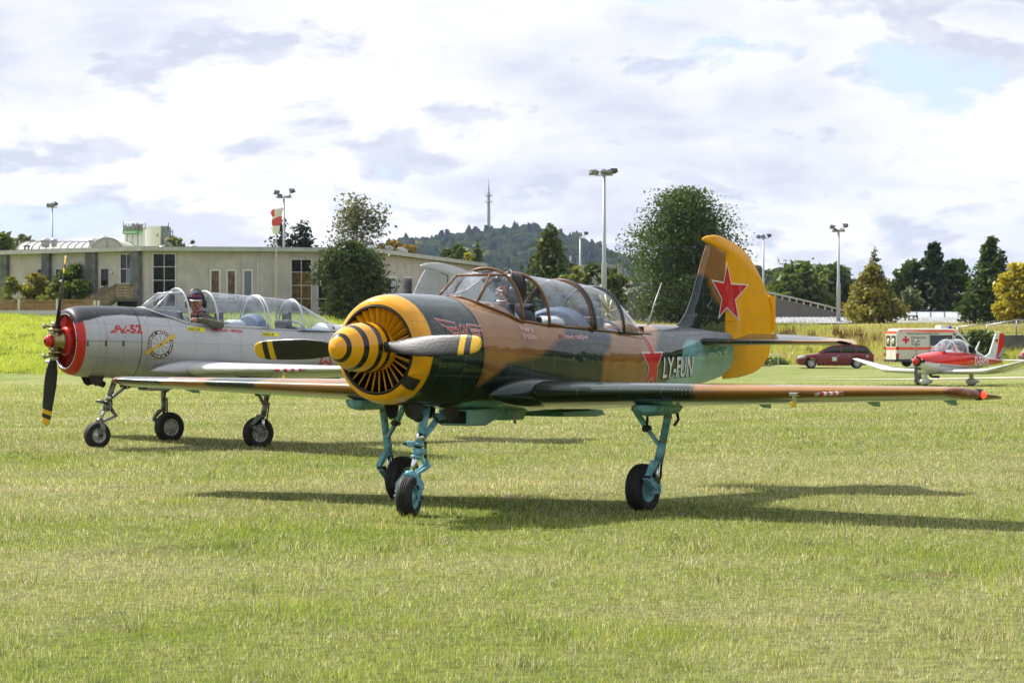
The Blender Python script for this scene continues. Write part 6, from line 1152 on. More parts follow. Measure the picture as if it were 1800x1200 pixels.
    for sg in (-1, 1): mb = MB(); mb.loft([[(x, sg * (w_ - .13), z), (x - .0, sg * w_, z), (x, sg * w_, z + h_), (x, sg * (w_ - .13), z + h_)] for x, w_, z, h_ in ((.06, .70, .60, .14), (.2, .80, .62, .17), (.42, .865, .68, .14), (.55, .89, .72, .06))]); mb.build('headlight', M('headlight glass', (.6, .62, .64), .1, coat=1), r); mb = MB(); mb.box((4.76, sg * .70, .80), (.14, .26, .22)); mb.build('tail_light', M('tail light red', (.35, .01, .01), .2, coat=1), r, bevel=.03); mb = MB(); mb.box((1.62, sg * 1.0, 1.0), (.12, .18, .13)); mb.build('mirror', body, r, bevel=.03)
    mb = MB(); mb.box((2.35, -.915, .60), (.30, .012, .26)); mb.build('door_badge', M('pale green badge', (.42, .60, .50), .5), r); mb = MB(); [mb.box((2.35, -.924, .60), s_) for s_ in ((.05, .006, .18), (.18, .006, .05))]; mb.build('badge_cross', white, r); [decal('lettering', *textmesh('11', .16, .01), white, lambda u, v: Vector((4.36 + u, -.90, .72 + v)), r, step=0)]
    mb = MB(); [mb.rings([(x, -.913, .28), (x, -.914, .93)], .006, 4) for x in (1.50, 2.78, 3.45)]; mb.rings([(.5, -.905, .74), (4.4, -.905, .80)], .006, 4); mb.build('door_seam', M('dark rim and seam grey'), r); mb = MB(); mb.box((.03, 0, .42), (.06, 1.1, .16)); mb.build('grille', M('dark frame'), r); mb = MB(); [mb.box((x, -.93, .82), (.18, .03, .03)) for x in (2.6, 3.3)]; mb.build('door_handle', chrome, r)
M('alloy', (.45, .45, .46), .3, metal=.7); white = M('white lettering', (.78, .78, .78), .4)
chrome_ = M('polished steel', (.75, .74, .76), .15, metal=1); M('dark frame', (.03, .035, .04), .5); M('dark rim and seam grey', (.05, .05, .05), .7)
estate(1400, 178, 'dark red estate car with green and white door badge parked below the bank')
# ------------------------------------------------------------------ ambulance
def ambulance(u0, Y, rz, lab):
    x0 = px(u0, Y); r = empty('ambulance_van', (x0, Y, G(x0 + 3, Y) - .02), rz, lab, 'ambulance'); wp = M('ambulance cream paint', (.62, .60, .52), .35, coat=.6); red_ = M('luminous orange red', (.85, .10, .035), .5); gl = M('van glass', (.02, .03, .035), .05, spec=.7); dk = M('dark frame'); L_ = 5.9
    # x runs from the rear (0) to the nose
    X = [0, .05, .5, 3.6, 4.2, 4.6, 4.95, 5.25, 5.5, 5.8, 5.9]; Zt = [2.38, 2.50, 2.56, 2.56, 2.50, 2.28, 1.90, 1.55, 1.30, 1.05, .85]; Wt = [.76, .80, .82, .82, .80, .76, .74, .76, .80, .80, .70]; Wb = [.97, .99, 1.0, 1.0, 1.0, 1.0, 1.0, .99, .97, .88, .72]
    mb = MB(); rings = []
    for x in np.linspace(0, 5.9, 64):
        z, wt, wb = np.interp(x, X, Zt), np.interp(x, X, Wt), np.interp(x, X, Wb); b = .42
        for cx in (1.45, 4.95):
            d = abs(x - cx)
            if d < .44: b = max(b, .36 + math.sqrt(max(.44 ** 2 - d * d, 0)))
        zm = min(1.35, z - .12); rings.append([(x, -wb * .97, b), (x, -wb, min(b + .12, zm - .02)), (x, -wb, zm), (x, -(wt + (wb - wt) * .45), z - .22 if z - .22 > zm else zm + .02), (x, -wt, z - .05), (x, -wt + .12, z), (x, wt - .12, z), (x, wt, z - .05), (x, (wt + (wb - wt) * .45), z - .22 if z - .22 > zm else zm + .02), (x, wb, zm), (x, wb, min(b + .12, zm - .02)), (x, wb * .97, b)])
    mb.loft(rings, smooth=False); mb.build('body', wp, r, bevel=.03)
    def yb(x, z):
        z_, wt, wb = np.interp(x, X, Zt), np.interp(x, X, Wt), np.interp(x, X, Wb); zm = min(1.35, z_ - .12); w2 = wt + (wb - wt) * .45; zk = z_ - .22
        return wb if z <= zm else (wb + (w2 - wb) * (z - zm) / (zk - zm) if z < zk else w2 + (wt - w2) * (z - zk) / .17)
    sp = lambda o: (lambda x, z: Vector((x, -(yb(x, z) + .004 + o), z)))
    bx = lambda a, b, c, d: [(a, b), (c, b), (c, d), (a, d)]
    poly_decal('stripe', [(.25, 2.30), (4.05, 2.30), (4.40, 2.22), (4.30, 2.36), (4.0, 2.45), (.25, 2.45)], red_, sp(.0), r, step=.3); poly_decal('stripe', bx(.12, 1.14, 4.9, 1.32), red_, sp(.0), r, step=.4)
    poly_decal('side_window', bx(2.35, 1.42, 3.95, 2.10), dk, sp(.0), r, step=.25); [poly_decal('pane', bx(a, 1.46, b, 2.06), gl, sp(.006), r, step=.2) for a, b in ((2.38, 3.26), (3.30, 3.92))]
    poly_decal('cab_window', [(4.18, 1.42), (5.02, 1.40), (4.80, 1.72), (4.55, 2.05), (4.18, 2.08)], gl, sp(.001), r, step=.2); mb = MB(); mb.bar((4.72, -.96, 1.42), (4.60, -.90, 1.95), .04, .02); mb.build('window_pillar', dk, r)
    for sgn in (1,): mb = MB(); mb.add([(4.62, -.70, 2.24), (4.62, .70, 2.24), (5.30, .72, 1.52), (5.30, -.72, 1.52)], [(0, 1, 2, 3)]); [setattr(mb, 'v', [(x + .03, y, z + .03) for x, y, z in mb.v])]; mb.build('windscreen', gl, r)
    cr = [(-.08, -.24), (.08, -.24), (.08, -.08), (.24, -.08), (.24, .08), (.08, .08), (.08, .24), (-.08, .24), (-.08, .08), (-.24, .08), (-.24, -.08), (-.08, -.08)]; poly_decal('red_cross', [(x + .62, z + 1.80) for x, z in cr], M('cross red', (.62, .015, .03), .5), sp(.003), r, step=0)
    gt = M('dark green lettering', (.06, .09, .08), .5)
    for t, x, z, s_ in (('Deutsches', 1.02, 1.88, .25), ('Rotes', 1.02, 1.66, .25), ('Kreuz', 1.02, 1.44, .25), ('Bevölkerungsschutz Baden-Württemberg', .72, 2.17, .135)): V_, F_ = textmesh(t, s_, .004); decal('lettering', V_, F_, gt, lambda u, v, x=x, z=z: sp(.003)(x + u, z + v), r, step=0)
    mb = MB(); mb.box((3.05, -1.0, .40), (2.3, .06, .14)); mb.box((.55, -1.0, .44), (1.0, .06, .16)); mb.box((-.06, 0, .42), (.22, 1.9, .16)); mb.box((0.0, -.98, .62), (.14, .08, .5)); mb.build('sill_trim', dk, r); mb = MB(); [mb.box((x, -1.004, 1.35), (.015, .012, 1.75)) for x in (2.30, 4.06)]; mb.build('door_seam', M('dark rim and seam grey'), r)
    # rear doors
    for sg in (-1, 1):
        mb = MB(); mb.box((-.012, sg * .47, 1.32), (.03, .90, 1.75)); d_ = mb.build('rear_door', wp, r, bevel=.02); mb = MB(); mb.box((-.035, sg * .46, 1.72), (.02, .68, .72)); mb.build('rear_window', gl, d_, bevel=.02); mb = MB(); mb.box((-.034, sg * .47, 1.22), (.012, .88, .14)); mb.build('stripe', red_, d_); mb = MB(); mb.box((-.034, sg * .47, 2.3), (.012, .8, .16)); mb.build('stripe', red_, d_)
        mb = MB(); mb.lathe([(0, .20), (.01, .20), (.012, 0)], (-.05, sg * .42, 1.70), (-1, 0, 0), 24); mb.build('round_badge', wp, d_)
        mb = MB(); [mb.box((-.064, sg * .42, 1.70), s_) for s_ in ((.006, .05, .16), (.006, .16, .05))]; mb.build('red_cross', M('cross red'), d_)
        for k, c_ in enumerate(((.40, .008, .01), (.6, .58, .56), (.40, .008, .01))): mb = MB(); mb.box((-.0, sg * 1.0, 1.24 - k * .22), (.20, .09, .20)); mb.build('tail_light', M('tail red', (.40, .008, .01), .2, coat=1) if k != 1 else M('tail white', (.6, .58, .56), .2, coat=1), r)
    for cx in (1.45, 4.95):
        for sg in (-1, 1): mb = MB(); mb.lathe([(0, .40), (.02, .40)], (cx, sg * .86, .36), (0, 1, 0), 20); ob = mb.build('wheel', M('dark rim and seam grey'), r); wheel2(ob, (cx, sg * .87, .36), .36, .24, M('steel wheel', (.16, .16, .17), .5, metal=.4), 9)
    mb = MB(); mb.box((3.55, 0, 2.66), (.42, .9, .20)); mb.build('light_bar', M('white plastic', (.7, .7, .7), .4), r, bevel=.02); mb = MB(); [mb.tube((4.0, y, 2.54), (4.0, y, 2.72), .13, .09, 14) for y in (-.45, .45)]; mb.build('blue_light', M('blue lens', (.02, .03, .50), .15, coat=1), r); mb = MB(); [mb.tube((.8, y, 2.56), (.8, y, 2.64), .07, .05, 10) for y in (-.6, .6)]; mb.build('orange_lamp', M('orange lens', (.8, .2, .03), .2), r)
    mb = MB(); mb.box((4.55, -1.12, 1.62), (.12, .2, .3)); mb.build('mirror', dk, r, bevel=.03); mb = MB(); mb.box((4.12, -.915, 2.17), (.20, .02, .10)); mb.build('corner_lamp', dk, r)
ambulance(1567, 186, R(15), 'cream and orange red ambulance van with red cross, parked in front of the bank')
# dark car behind the rudder and red car at the edge
dc = empty('dark_car', (px(1322, 184), 184, G(px(1322, 184), 184)), 0, 'dark car almost hidden behind the lower yellow rudder', 'car'); mb = MB(); mb.loft([[(x, -.8, b), (x, -.82, .6), (x, -.6, t), (x, .6, t), (x, .82, .6), (x, .8, b)] for x, b, t in ((-2.0, .35, .7), (-1.6, .2, .95), (-.8, .2, 1.4), (.3, .2, 1.42), (.75, .2, .98), (.92, .4, .6))]); mb.build('body', M('dark blue grey paint', (.02, .024, .035), .25, coat=1), dc); mb = MB(); [mb.lathe([(-.1, .2), (-.1, .3), (.1, .3), (.1, .2), (.1, 0)], (x, -.75, .30), (0, -1, 0), 20) for x in (-1.4, .45)]; mb.build('wheels', M('tyre black'), dc)
rc = empty('red_car', (px(1815, 178), 178, G(px(1815, 178), 178)), 0, 'red car just reaching into the picture at the right edge', 'car'); mb = MB(); mb.loft([[(x, -.8, b), (x, -.84, .7), (x, -.62, t), (x, .62, t), (x, .84, .7), (x, .8, b)] for x, b, t in ((-.72, .5, .8), (-.6, .3, 1.0), (-.2, .25, 1.4), (1.2, .2, 1.46), (2.6, .2, 1.3), (3.4, .3, .8))]); mb.build('body', M('bright red paint', (.40, .02, .02), .25, coat=1), rc); mb = MB(); mb.box((-.66, 0, .66), (.2, 1.5, .14)); mb.box((-.68, -.5, .86), (.12, .3, .14), 1); mb.build('bumper', [M('dark frame'), M('tail light red', (.35, .01, .01), .2, coat=1)], rc)

# ------------------------------------------------------------------ light aircraft with cranked wings
def cranked(Y, u, ang, lab):
    x0 = px(u, Y); z0 = G(x0 + 1.2, Y + 1.5) - .03; r = empty('light_aircraft', (x0, Y, z0), ang + math.pi, lab, 'aircraft'); RW = M('red gloss paint', (.62, .022, .012), .3, coat=.8); WW = M('white gloss paint', (.66, .66, .64), .3, coat=.8); dk = M('black metal', (.012, .012, .013), .45)
    red, wht, gry = np.array((.62, .022, .012)), np.array((.66, .66, .64)), np.array((.30, .31, .32))
    tp = tab([(.25, 1.22), (.4, 1.30), (.8, 1.38), (1.5, 1.46), (1.9, 1.50), (3.0, 1.55), (3.8, 1.52), (4.6, 1.36), (5.4, 1.22), (6.2, 1.14), (6.7, 1.10)], .25, 6.7, .25); bt = tab([(.25, .92), (.35, .74), (.6, .60), (1.1, .50), (2, .52), (3.2, .56), (4.5, .68), (5.8, .82), (6.7, .92)], .25, 6.7, .25); wd = tab([(.25, .20), (.35, .36), (.6, .46), (1.2, .52), (2.0, .56), (3.2, .55), (4.4, .40), (5.5, .24), (6.7, .06)], .25, 6.7, .25)
    S = np.linspace(.25, 6.7, 200); vs = []; n_ = 128
    for s in S:
        t, b, w_ = float(tp(s)), float(bt(s)), float(wd(s)); zc, h = (t + b) / 2, (t - b) / 2; vs += [(-s, w_ * math.copysign(abs(math.cos(q)) ** (2 / 2.5), math.cos(q)), zc + h * math.copysign(abs(math.sin(q)) ** (2 / 2.5), math.sin(q))) for q in np.linspace(0, 2 * math.pi, n_, endpoint=False)]
    V = np.array(vs); I = np.arange(len(V)).reshape(len(S), n_); Iw = np.concatenate([I, I[:, :1]], 1); F = np.stack([Iw[:-1, :-1], Iw[1:, :-1], Iw[1:, 1:], Iw[:-1, 1:]], -1).reshape(-1, 4); s_, z = -V[:, 0], V[:, 2]
    c = np.tile(wht, (len(V), 1)); zl = np.interp(s_, [.2, .6, 1.5, 3, 6.7], [1.08, 1.02, .94, .86, .90]); zh = np.interp(s_, [.2, 1.5, 1.9, 3.6, 4.2, 5.2, 6.7], [2, 2, 1.42, 1.40, 1.28, 1.14, 1.08]); c = mixc(c, red, soft(z - zl, .02) * soft(zh - z, .02)); c = mixc(c, gry, soft(zl - .03 - z, .02) * soft(z - (zl - .11), .02) * soft(s_ - 1.2, .1))
    fb_ = fast('fuselage', V, F, M('two tone aircraft paint', attr='col', rough=.3, coat=.8), r, smooth=True, col=c); mb = MB(); mb.add([tuple(q) for q in V[:n_]], [tuple(range(n_))]); mb.build('cowl_front', RW, r); mb = MB(); mb.lathe([(0, .22), (.02, .22), (.03, 0)], (-.24, 0, 1.07), (1, 0, 0), 20); [mb.ball((-.30, y, 1.08), (.06, .12, .10), n=10) for y in (-.24, .24)]; mb.box((-.40, 0, .78), (.16, .22, .12)); mb.build('air_intake', dk, r)
    mb = MB(); mb.lathe([(0, .001), (.02, .07), (.08, .12), (.18, .15), (.24, .155)], (0, 0, 1.07), (-1, 0, 0), 20); pr = mb.build('propeller', RW, r)
    for sg in (1, -1):
        mb = MB(); rings = []
        for rr_, ch, pa in ((.08, .08, 1.0), (.25, .13, .8), (.5, .15, .55), (.75, .12, .4), (.88, .07, .35)): cdv = Vector((math.sin(pa), math.cos(pa) * sg, 0)); c_ = Vector((-.17, 0, 1.07 + sg * rr_)); nd = cdv.cross(Vector((0, 0, 1))); rings.append([c_ + cdv * ch * .5 * math.cos(q) + nd * .012 * math.sin(q) for q in np.linspace(0, 6.283, 10, endpoint=False)])
        mb.loft(rings); mb.build('blade', M('grey blade', (.10, .10, .10), .4), pr)
    # wings: flat centre, cranked outer panels
    for sg in (1, -1):
        mb = MB(); st = [(.30, 1.35, 3.06, .62, .13), (1.2, 1.35, 3.06, .64, .13), (2.45, 1.36, 3.05, .67, .13), (2.6, 1.38, 3.02, .70, .125), (4.2, 1.72, 2.62, 1.10, .11), (4.34, 1.82, 2.52, 1.13, .08)]; mb.loft([foil((-a_, sg * y, z), (-b_, sg * y, z - .05), th, n=10) for y, a_, b_, z, th in st]); mb.build('wing', WW, r)
        mb = MB(); mb.loft([foil((-5.95, sg * y, 1.06), (-6.75, sg * y, 1.05), .09, n=9) for y in (.03, 1.5, 1.6)]); mb.build('tailplane', WW, r)
        y = sg * 1.29; mb = MB(); mb.rings([(-2.35, y, .60), (-2.35, y, .30)], [.10, .085], 12, sq=(.6, 1)); mb.build('gear_leg', WW, r); mb = MB(); prof = [(-.36, .02), (-.30, .10), (-.15, .15), (.0, .165), (.2, .14), (.45, .07), (.62, .015)]; mb.lathe(prof, (-2.38, y, .22), (-1, 0, 0), 20); sp_ = mb.build('wheel_spat', WW, r); mb = MB(); mb.lathe([(-.06, .12), (-.06, .19), (.06, .19), (.06, .12)], (-2.36, y, .18), (0, 1, 0), 20); mb.build('tyre', M('tyre black', (.014, .014, .014), .8), sp_)
    mb = MB(); mb.rings([(-.85, 0, .60), (-.82, 0, .28)], [.11, .09], 12); mb.build('gear_leg', WW, r); mb = MB(); mb.lathe([(-.34, .02), (-.28, .09), (-.12, .145), (.0, .155), (.2, .13), (.45, .06), (.6, .01)], (-.85, 0, .22), (-1, 0, 0), 20); sp_ = mb.build('wheel_spat', WW, r); mb = MB(); mb.lathe([(-.05, .1), (-.05, .17), (.05, .17), (.05, .1)], (-.83, 0, .16), (0, 1, 0), 20); mb.build('tyre', MATS['tyre black'], sp_)
    mb = MB(); mb.rings([(-.95, .1, .58), (-1.2, .1, .42), (-1.7, .12, .40)], .05, 8); mb.build('exhaust_pipe', dk, r)
    fp = [(5.25, 1.20), (5.75, 1.35), (6.25, 2.20), (6.55, 2.22), (6.30, 1.30), (6.20, 1.08)]; rp_ = [(6.56, 2.22), (6.90, 2.20), (6.88, 1.60), (6.60, .98), (6.22, 1.08), (6.31, 1.30)]
    mb = MB(); mb.prism(fp, lambda u_, v_, q: (-u_, .04 if q else -.04, v_)); mb.build('fin', WW, r, bevel=.02); mb = MB(); mb.prism(rp_, lambda u_, v_, q: (-u_, .03 if q else -.03, v_)); mb.build('rudder', RW, r, bevel=.01)
    mb = MB(); mb.add([(-6.30, .046, 1.16), (-6.72, .046, 1.24), (-6.88, .036, 1.62), (-6.80, .036, 1.62)], [(0, 1, 2, 3)]); mb.add([(-6.55, .034, 1.10), (-6.70, .034, 1.06), (-6.885, .034, 1.5), (-6.885, .034, 1.68)], [(0, 1, 2, 3)]); mb.build('grey_flash', M('flash grey', (.30, .32, .34), .4), r)
    for k, cc_ in enumerate(((.012, .012, .012), (.55, .02, .02), (.70, .45, .03))): mb = MB(); mb.box((-6.28, .045, 1.93 - k * .055), (.22, .006, .055)); mb.build('flag_stripe', M(('flag black', 'flag red', 'flag gold')[k], cc_, .5), r)
    V_, F_ = textmesh('D-EAFN', .46, .010, 0, .85)
    def rby(s, z): h_ = float(tp(s) - bt(s)) / 2; return float(wd(s)) * (1 - min(abs(z - float(tp(s) + bt(s)) / 2) / h_, .97) ** 2.5) ** .4 + .012
    decal('lettering', V_, F_, white, lambda u_, v_: Vector((-(3.92 + u_), rby(3.92 + u_, .90 + v_), .90 + v_)), r, step=.08)
    for sg in (1, -1): V_, F_ = textmesh('D-EAFN', .7, .01); decal('lettering', V_, F_, dk, lambda u_, v_: Vector((-(2.75 - v_ * .8), 2.0 + u_ * .62, .555 + max(0, (2.0 + u_ * .62 - 2.6)) * .25)), r, step=.2) if sg > 0 else None
    gl = glassmat('canopy glass', op=.34); cst = [(1.62, .36, 1.44, 1.47), (1.80, .44, 1.42, 1.62), (2.1, .50, 1.40, 1.82), (2.45, .53, 1.38, 1.94), (2.8, .54, 1.38, 1.97), (3.3, .52, 1.38, 1.93), (3.8, .46, 1.38, 1.78), (4.3, .36, 1.34, 1.55)]
    ar = lambda s, w_, z0_, z1_, n_2=15: [(-s, w_ * math.cos(q), z0_ + (z1_ - z0_) * abs(math.sin(q)) ** .9) for q in np.linspace(0, math.pi, n_2)]
    mb = MB(); mb.loft([ar(*q) for q in cst[:6]], closed=False, caps=False); cg = mb.build('canopy', gl, r, recalc=False)
    mb = MB(); mb.loft([ar(*q) for q in [(3.28, .525, 1.36, 1.935), (3.45, .515, 1.36, 1.90), (3.8, .465, 1.36, 1.785), (4.4, .36, 1.30, 1.52), (5.0, .26, 1.20, 1.32), (5.4, .2, 1.15, 1.22)]], closed=False, caps=False); mb.build('turtle_deck', WW, r)
    for q in ((2.42, .535, 1.37, 1.945), (3.28, .53, 1.37, 1.945)): mb = MB(); mb.rings(ar(*q, 21), .030, 6); mb.build('canopy_hoop', WW, cg)
    for sg in (1, -1): mb = MB(); mb.rings([(-q[0], sg * q[1] * 1.01, q[2]) for q in cst[:6]], .025, 6); mb.build('canopy_sill', RW, cg); mb = MB(); mb.add([(-3.34, sg * .535, 1.40), (-4.05, sg * .465, 1.36), (-3.95, sg * .44, 1.56), (-3.36, sg * .50, 1.74)], [(0, 1, 2, 3)]); mb.build('rear_window', M('car window glass', (.015, .018, .02), .04, spec=.7), r)
    mb = MB(); mb.prism([(4.55, 1.40), (4.72, 1.36), (5.02, 1.86), (4.97, 1.88)], lambda u_, v_, q: (-u_, .012 if q else -.012, v_)); mb.build('antenna', WW, r); mb = MB(); mb.ball((-2.6, 0, 2.0), (.10, .05, .06), n=10); mb.build('beacon', dk, r)
    mb = MB(); mb.box((-1.75, 0, 1.44), (.08, .8, .14)); mb.box((-3.2, 0, 1.2), (.1, .9, .7)); mb.build('seat_back', dk, r)
    mb = MB(); mb.lathe([(0, .10), (.03, .09), (.03, .05), (-.1, 0)], (-1.12, .47, .90), (1, .5, 0), 12); mb.build('air_scoop', WW, r)
    for nm, s, y, col in (('pilot in orange and dark jacket behind the front canopy hoop of the red light aircraft', 2.62, .24, (.55, .10, .05)), ('person sitting beside the pilot in the red light aircraft, white cap', 2.55, -.24, (.10, .11, .14)), ('person with orange straps in the rear seat of the red light aircraft', 3.0, .22, (.45, .09, .05))):
        pf = lambda co, col=col: ((.42, .22, .15) if co.z > 1.60 else col)
        b_ = blob('person', [((-s, y, 1.12), (-s, y, 1.42), .15, .14), ((-s, y - .13, 1.45), (-s, y + .13, 1.45), .075, .075), ((-s, y - .17, 1.44), (-s + .10, y - .19, 1.20), .05, .045), ((-s, y + .17, 1.44), (-s + .10, y + .19, 1.20), .05, .045), ((-s, y, 1.5), (-s, y, 1.62), .05, .05), ((-s, y, 1.72), (.09, .08, .115)), ((-s + .085, y, 1.71), (.025, .015, .02))], M('clothing and skin', attr='col', rough=.8), vox=.02, sm=3, colfn=pf)
        b_.location = r.location; b_.rotation_euler = r.rotation_euler; tag(b_, nm, 'person'); mb = MB(); mb.ball((-s - .01, y, 1.77), (.10, .095, .09), n=12); mb.build('cap' , M('pale cap', (.5, .5, .48), .8) if y < 0 else M('dark hair', (.03, .02, .015), .8), b_)
    return r
cranked(116, 1606, R(48), 'small red and white light aircraft with upturned wing tips, taxiing at the right')

# ------------------------------------------------------------------ the two pilots
def limb(pts, rr): return [(pts[i], pts[i + 1], rr[i], rr[i + 1]) for i in range(len(pts) - 1)]
def head(h, yaw, sc=1.0):
    """capsules and balls of a head centred at h, looking along yaw (0 = forward, + = to the left wing)"""
    rt = Matrix.Rotation(yaw, 3, 'Z'); q = lambda x, y, z: tuple(Vector(h) + rt @ Vector((x, y, z)) * sc); out = [(q(-.012, 0, .025), (.098 * sc, .082 * sc, .105 * sc) if abs(math.cos(yaw)) > .7 else (.082 * sc, .098 * sc, .105 * sc)), (q(.030, 0, -.045), q(.045, 0, -.075), .058 * sc, .040 * sc), (q(.088, 0, .005), q(.108, 0, -.022), .010, .015), (q(.085, -.012, -.025), q(.085, .012, -.025), .011, .011), (q(.075, -.035, .030), q(.075, .035, .030), .014, .014), (q(.078, -.02, -.050), q(.078, .02, -.050), .010, .010), (q(.074, -.012, -.064), q(.074, .012, -.064), .010, .010), (q(.070, 0, -.090), q(.066, 0, -.096), .020, .020), (q(-.005, .080, .0), q(-.012, .084, -.025), .012, .010), (q(-.005, -.080, .0), q(-.012, -.084, -.025), .012, .010), (q(.05, .03, -.02), q(.055, .03, -.03), .028, .022), (q(.05, -.03, -.02), q(.055, -.03, -.03), .028, .022)]
    return out, q, rt
def pilot(root, s0, y0, zh, yaw, lab, suit, arm_out, kind):
    hc = (-s0 + .02, y0, zh); hd, q, rt = head(hc, yaw, 1.22); sh = zh - (.175 if arm_out else .20); caps = list(hd)
    caps += [((-s0, y0, sh + .03), (-s0 + .008, y0, zh - .06), .056, .052), ((-s0 - .02, y0, sh - .45), (-s0 - .02, y0, sh - .06), .15, .155), ((-s0 - .02, y0 - .15, sh - .03), (-s0 - .02, y0 + .15, sh - .03), .072, .072), ((-s0 - .02, y0 - .08, sh + .01), (-s0 - .02, y0 + .08, sh + .01), .06, .06)]
    if arm_out: L_ = [(-s0 - .02, y0 + .17, sh - .02), (-s0 - .12, y0 + .46, sh - .135), (-s0 + .13, y0 + .39, sh - .065), (-s0 + .19, y0 + .36, sh - .06)]
    else: L_ = [(-s0 - .02, y0 + .17, sh - .03), (-s0 - .06, y0 + .28, sh - .24), (-s0 + .16, y0 + .25, sh - .30), (-s0 + .22, y0 + .22, sh - .28)]
    Rr = [(-s0 - .02, y0 - .17, sh - .03), (-s0 + .02, y0 - .26, sh - .25), (-s0 + .24, y0 - .16, sh - .28), (-s0 + .30, y0 - .14, sh - .26)]
    caps += limb(L_, [.070, .058, .044, .034]) + limb(Rr, [.068, .055, .040, .034])
    hands = [Vector(L_[-1]), Vector(Rr[-1])]; dirs = [(Vector(L_[-1]) - Vector(L_[-2])).normalized(), (Vector(Rr[-1]) - Vector(Rr[-2])).normalized()]
    for hp_, dr in zip(hands, dirs):
        sd = dr.cross(Vector((0, 0, 1))).normalized(); caps.append((tuple(hp_ - dr * .01), tuple(hp_ + dr * .05), .030, .032))
        for k in range(4): b_ = hp_ + dr * .06 + sd * (-.027 + .018 * k); m_ = b_ + dr * (.032 + .006 * (k in (1, 2))) - Vector((0, 0, .010)); caps += [(tuple(b_), tuple(m_), .0085, .0080), (tuple(m_), tuple(m_ + dr * .018 - Vector((0, 0, .022))), .0080, .0070)]
        b_ = hp_ + dr * .01 + sd * .03; caps += [(tuple(b_), tuple(b_ + dr * .03 + sd * .022), .011, .009), (tuple(b_ + dr * .03 + sd * .022), tuple(b_ + dr * .055 + sd * .012), .009, .0075)]
    skin = np.array((.45, .20, .13)); 
    def cf(co):
        if co.z > zh - .165 and math.hypot(co.x + s0, co.y - y0) < .15: return tuple(skin)
        for hp_ in hands:
            if (co - hp_).length < .028 or (co - hp_ ).dot(dirs[hands.index(hp_)]) > .0 and (co - hp_).length < .16: return tuple(skin)
        return suit
    b = blob('person', caps, M('flight suit and skin', attr='col', rough=.75, var=.25, vs_=9, bump=.6, bs=26, bd=.008), vox=.0075, sm=3, colfn=cf); b.location = root.location; b.rotation_euler = root.rotation_euler; tag(b, lab, 'person')
    dk = M('black plastic', (.014, .014, .015), .4)
    # eyes, glasses
    mb = MB(); [mb.ball(q(.080, sg * .030, .012), .011, n=10) for sg in (-1, 1)]; [mb.ball(q(.089, sg * .030, .012), .005, m=1, n=8) for sg in (-1, 1)]; mb.build('eyes', [M('eye white', (.55, .52, .5), .3), M('eye dark', (.03, .02, .015), .3)], b)
    if kind == 'cap':
        mb = MB(); mb.loft([[q(-.012 + .108 * k_ * math.cos(t), .092 * k_ * math.sin(t), z) for t in np.linspace(0, 2 * math.pi, 24, endpoint=False)] for k_, z in ((1.0, .045), (1.0, .075), (.9, .110), (.62, .138), (.2, .148))]); 
        mb.build('cap', M('navy cap', (.025, .03, .06), .8), b); mb = MB(); mb.loft([[q(.065 + .075 * f * 1, y, .048 - .02 * f - .9 * y * y) for y in np.linspace(-.07, .07, 9) * (1 - .35 * f)] for f in (0, .5, 1)], closed=False, caps=False); o_ = mb.build('cap_brim', M('pale brim', (.62, .62, .62), .7), b); so_ = o_.modifiers.new('s', 'SOLIDIFY'); so_.thickness = .006
        mb = MB(); [mb.box(q(.096, y_, .082), (.012, .022, .022), m=0) for y_ in (-.045, -.015, .015, .045)]; mb.build('cap_print', M('cap red print', (.6, .03, .04), .6), b)
        top_ = .165
    else:
        mb = MB(); mb.loft([[q(-.026 + (.108 * k_) * math.cos(t) - (.02 if math.cos(t) > .3 else 0), .098 * k_ * math.sin(t), z) for t in np.linspace(0, 2 * math.pi, 28, endpoint=False)] for k_, z in ((.80, -.075), (.95, -.03), (1.0, .03), (1.0, .075), (.88, .115), (.58, .142), (.15, .152))]); mb.build('leather_helmet', M('dark brown leather', (.022, .017, .014), .45, bump=.5, bs=60, bd=.003), b)
        mb = MB(); [mb.rings([q(.096, sg * .030 + .024 * math.cos(t), .012 + .018 * math.sin(t)) for t in np.linspace(0, 6.283, 13)], .0025, 5) for sg in (-1, 1)]; [mb.rings([q(.094, sg * .054, .016), q(.0, sg * .088, .012)], .0025, 5) for sg in (-1, 1)]; mb.build('glasses', M('steel grey', (.4, .4, .4), .3, metal=.9), b)
        mb = MB(); mb.rings([q(.085, .05, .10), q(.095, 0, .105), q(.085, -.05, .10)], .028, 8); mb.rings([q(.03 + .03 * math.cos(t), .085 * 1.0, .09 + .03 * math.sin(t)) for t in np.linspace(0, 3.2, 6)], .008, 6); mb.ball(q(-.12, .05, .09), .018, n=8, m=1); mb.build('goggles', [dk, M('polished steel')], b); top_ = .165
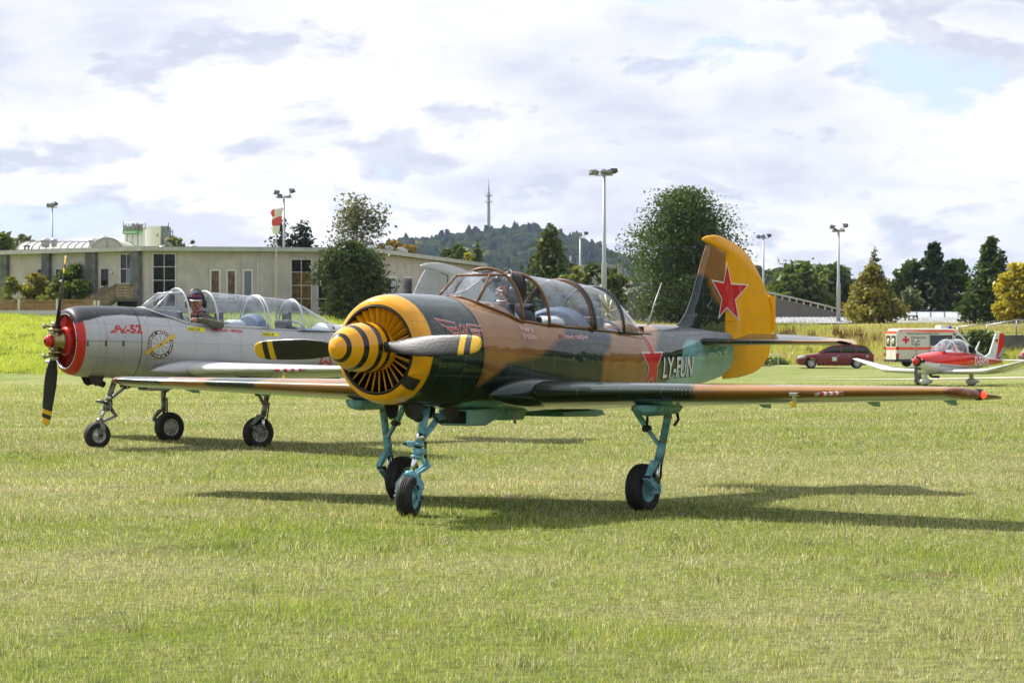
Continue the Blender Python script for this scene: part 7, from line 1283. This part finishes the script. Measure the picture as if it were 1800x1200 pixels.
    mb = MB(); mb.rings([q(-.005, .102 * math.cos(t), .02 + (top_ - .02) * math.sin(t)) for t in np.linspace(0, math.pi, 17)], .012, 8, sq=(1.6, .7)); mb.build('headband', dk, b)
    for sg in (-1, 1):
        mb = MB(); mb.loft([[q(-.005 + a_ * .036 * math.cos(t), sg * y_, -.005 + a_ * .048 * math.sin(t)) for t in np.linspace(0, 6.283, 18, endpoint=False)] for a_, y_ in ((.8, .080), (1, .086), (1.05, .105), (.95, .122), (.5, .128))]); mb.build('ear_cup', dk, b)
    mb = MB(); mb.rings([q(.0, .115, -.03), q(.06, .105, -.065), q(.105, .05, -.062), q(.112, .025, -.058)], .004, 6, m=1); mb.rings([q(.112, .03, -.058), q(.114, .0, -.055)], .011, 8); mb.build('microphone', [dk, M('steel grey')], b)
    hm2 = [M('harness blue', (.05, .09, .16), .8), M('harness red', (.40, .03, .03), .8), M('collar cream', (.55, .45, .33), .8), M('collar green', (.10, .28, .22), .8)]
    for sg in (-1, 1):
        mb = MB(); xs_ = (-s0 + .13, -s0 + .10, -s0 + .03, -s0 - .06, -s0 - .14); zs_ = (sh - .34, sh - .12, sh + .045, sh + .06, sh - .02)
        mb.rings([(x, y0 + sg * .10, z) for x, z in zip(xs_, zs_)], .028, 8, m=0, sq=(1, .35)); mb.rings([(x + .004, y0 + sg * .075, z + .004) for x, z in zip(xs_, zs_)], .010, 6, m=1); mb.build('harness', hm2, b)
    mb = MB(); mb.rings([(-s0 + .004 + .066 * math.cos(t), y0 + .072 * math.sin(t), zh - .155 - .02 * math.cos(t)) for t in np.linspace(0, 2 * math.pi, 17)], .018, 8, m=2 if kind != 'cap' else 0); mb.build('collar', hm2 if kind != 'cap' else M('black plastic'), b)
    return b
pilot(p1, 2.69, .02, 1.972, R(-46), 'pilot in dark leather flying helmet and headset seated in the camouflaged aircraft', (.05, .055, .06), False, 'helmet')
pilot(p2, 2.60, .05, 1.985, R(62), 'pilot in olive flight suit, cap and headset leaning an arm on the silver cockpit edge', (.09, .085, .06), True, 'cap')
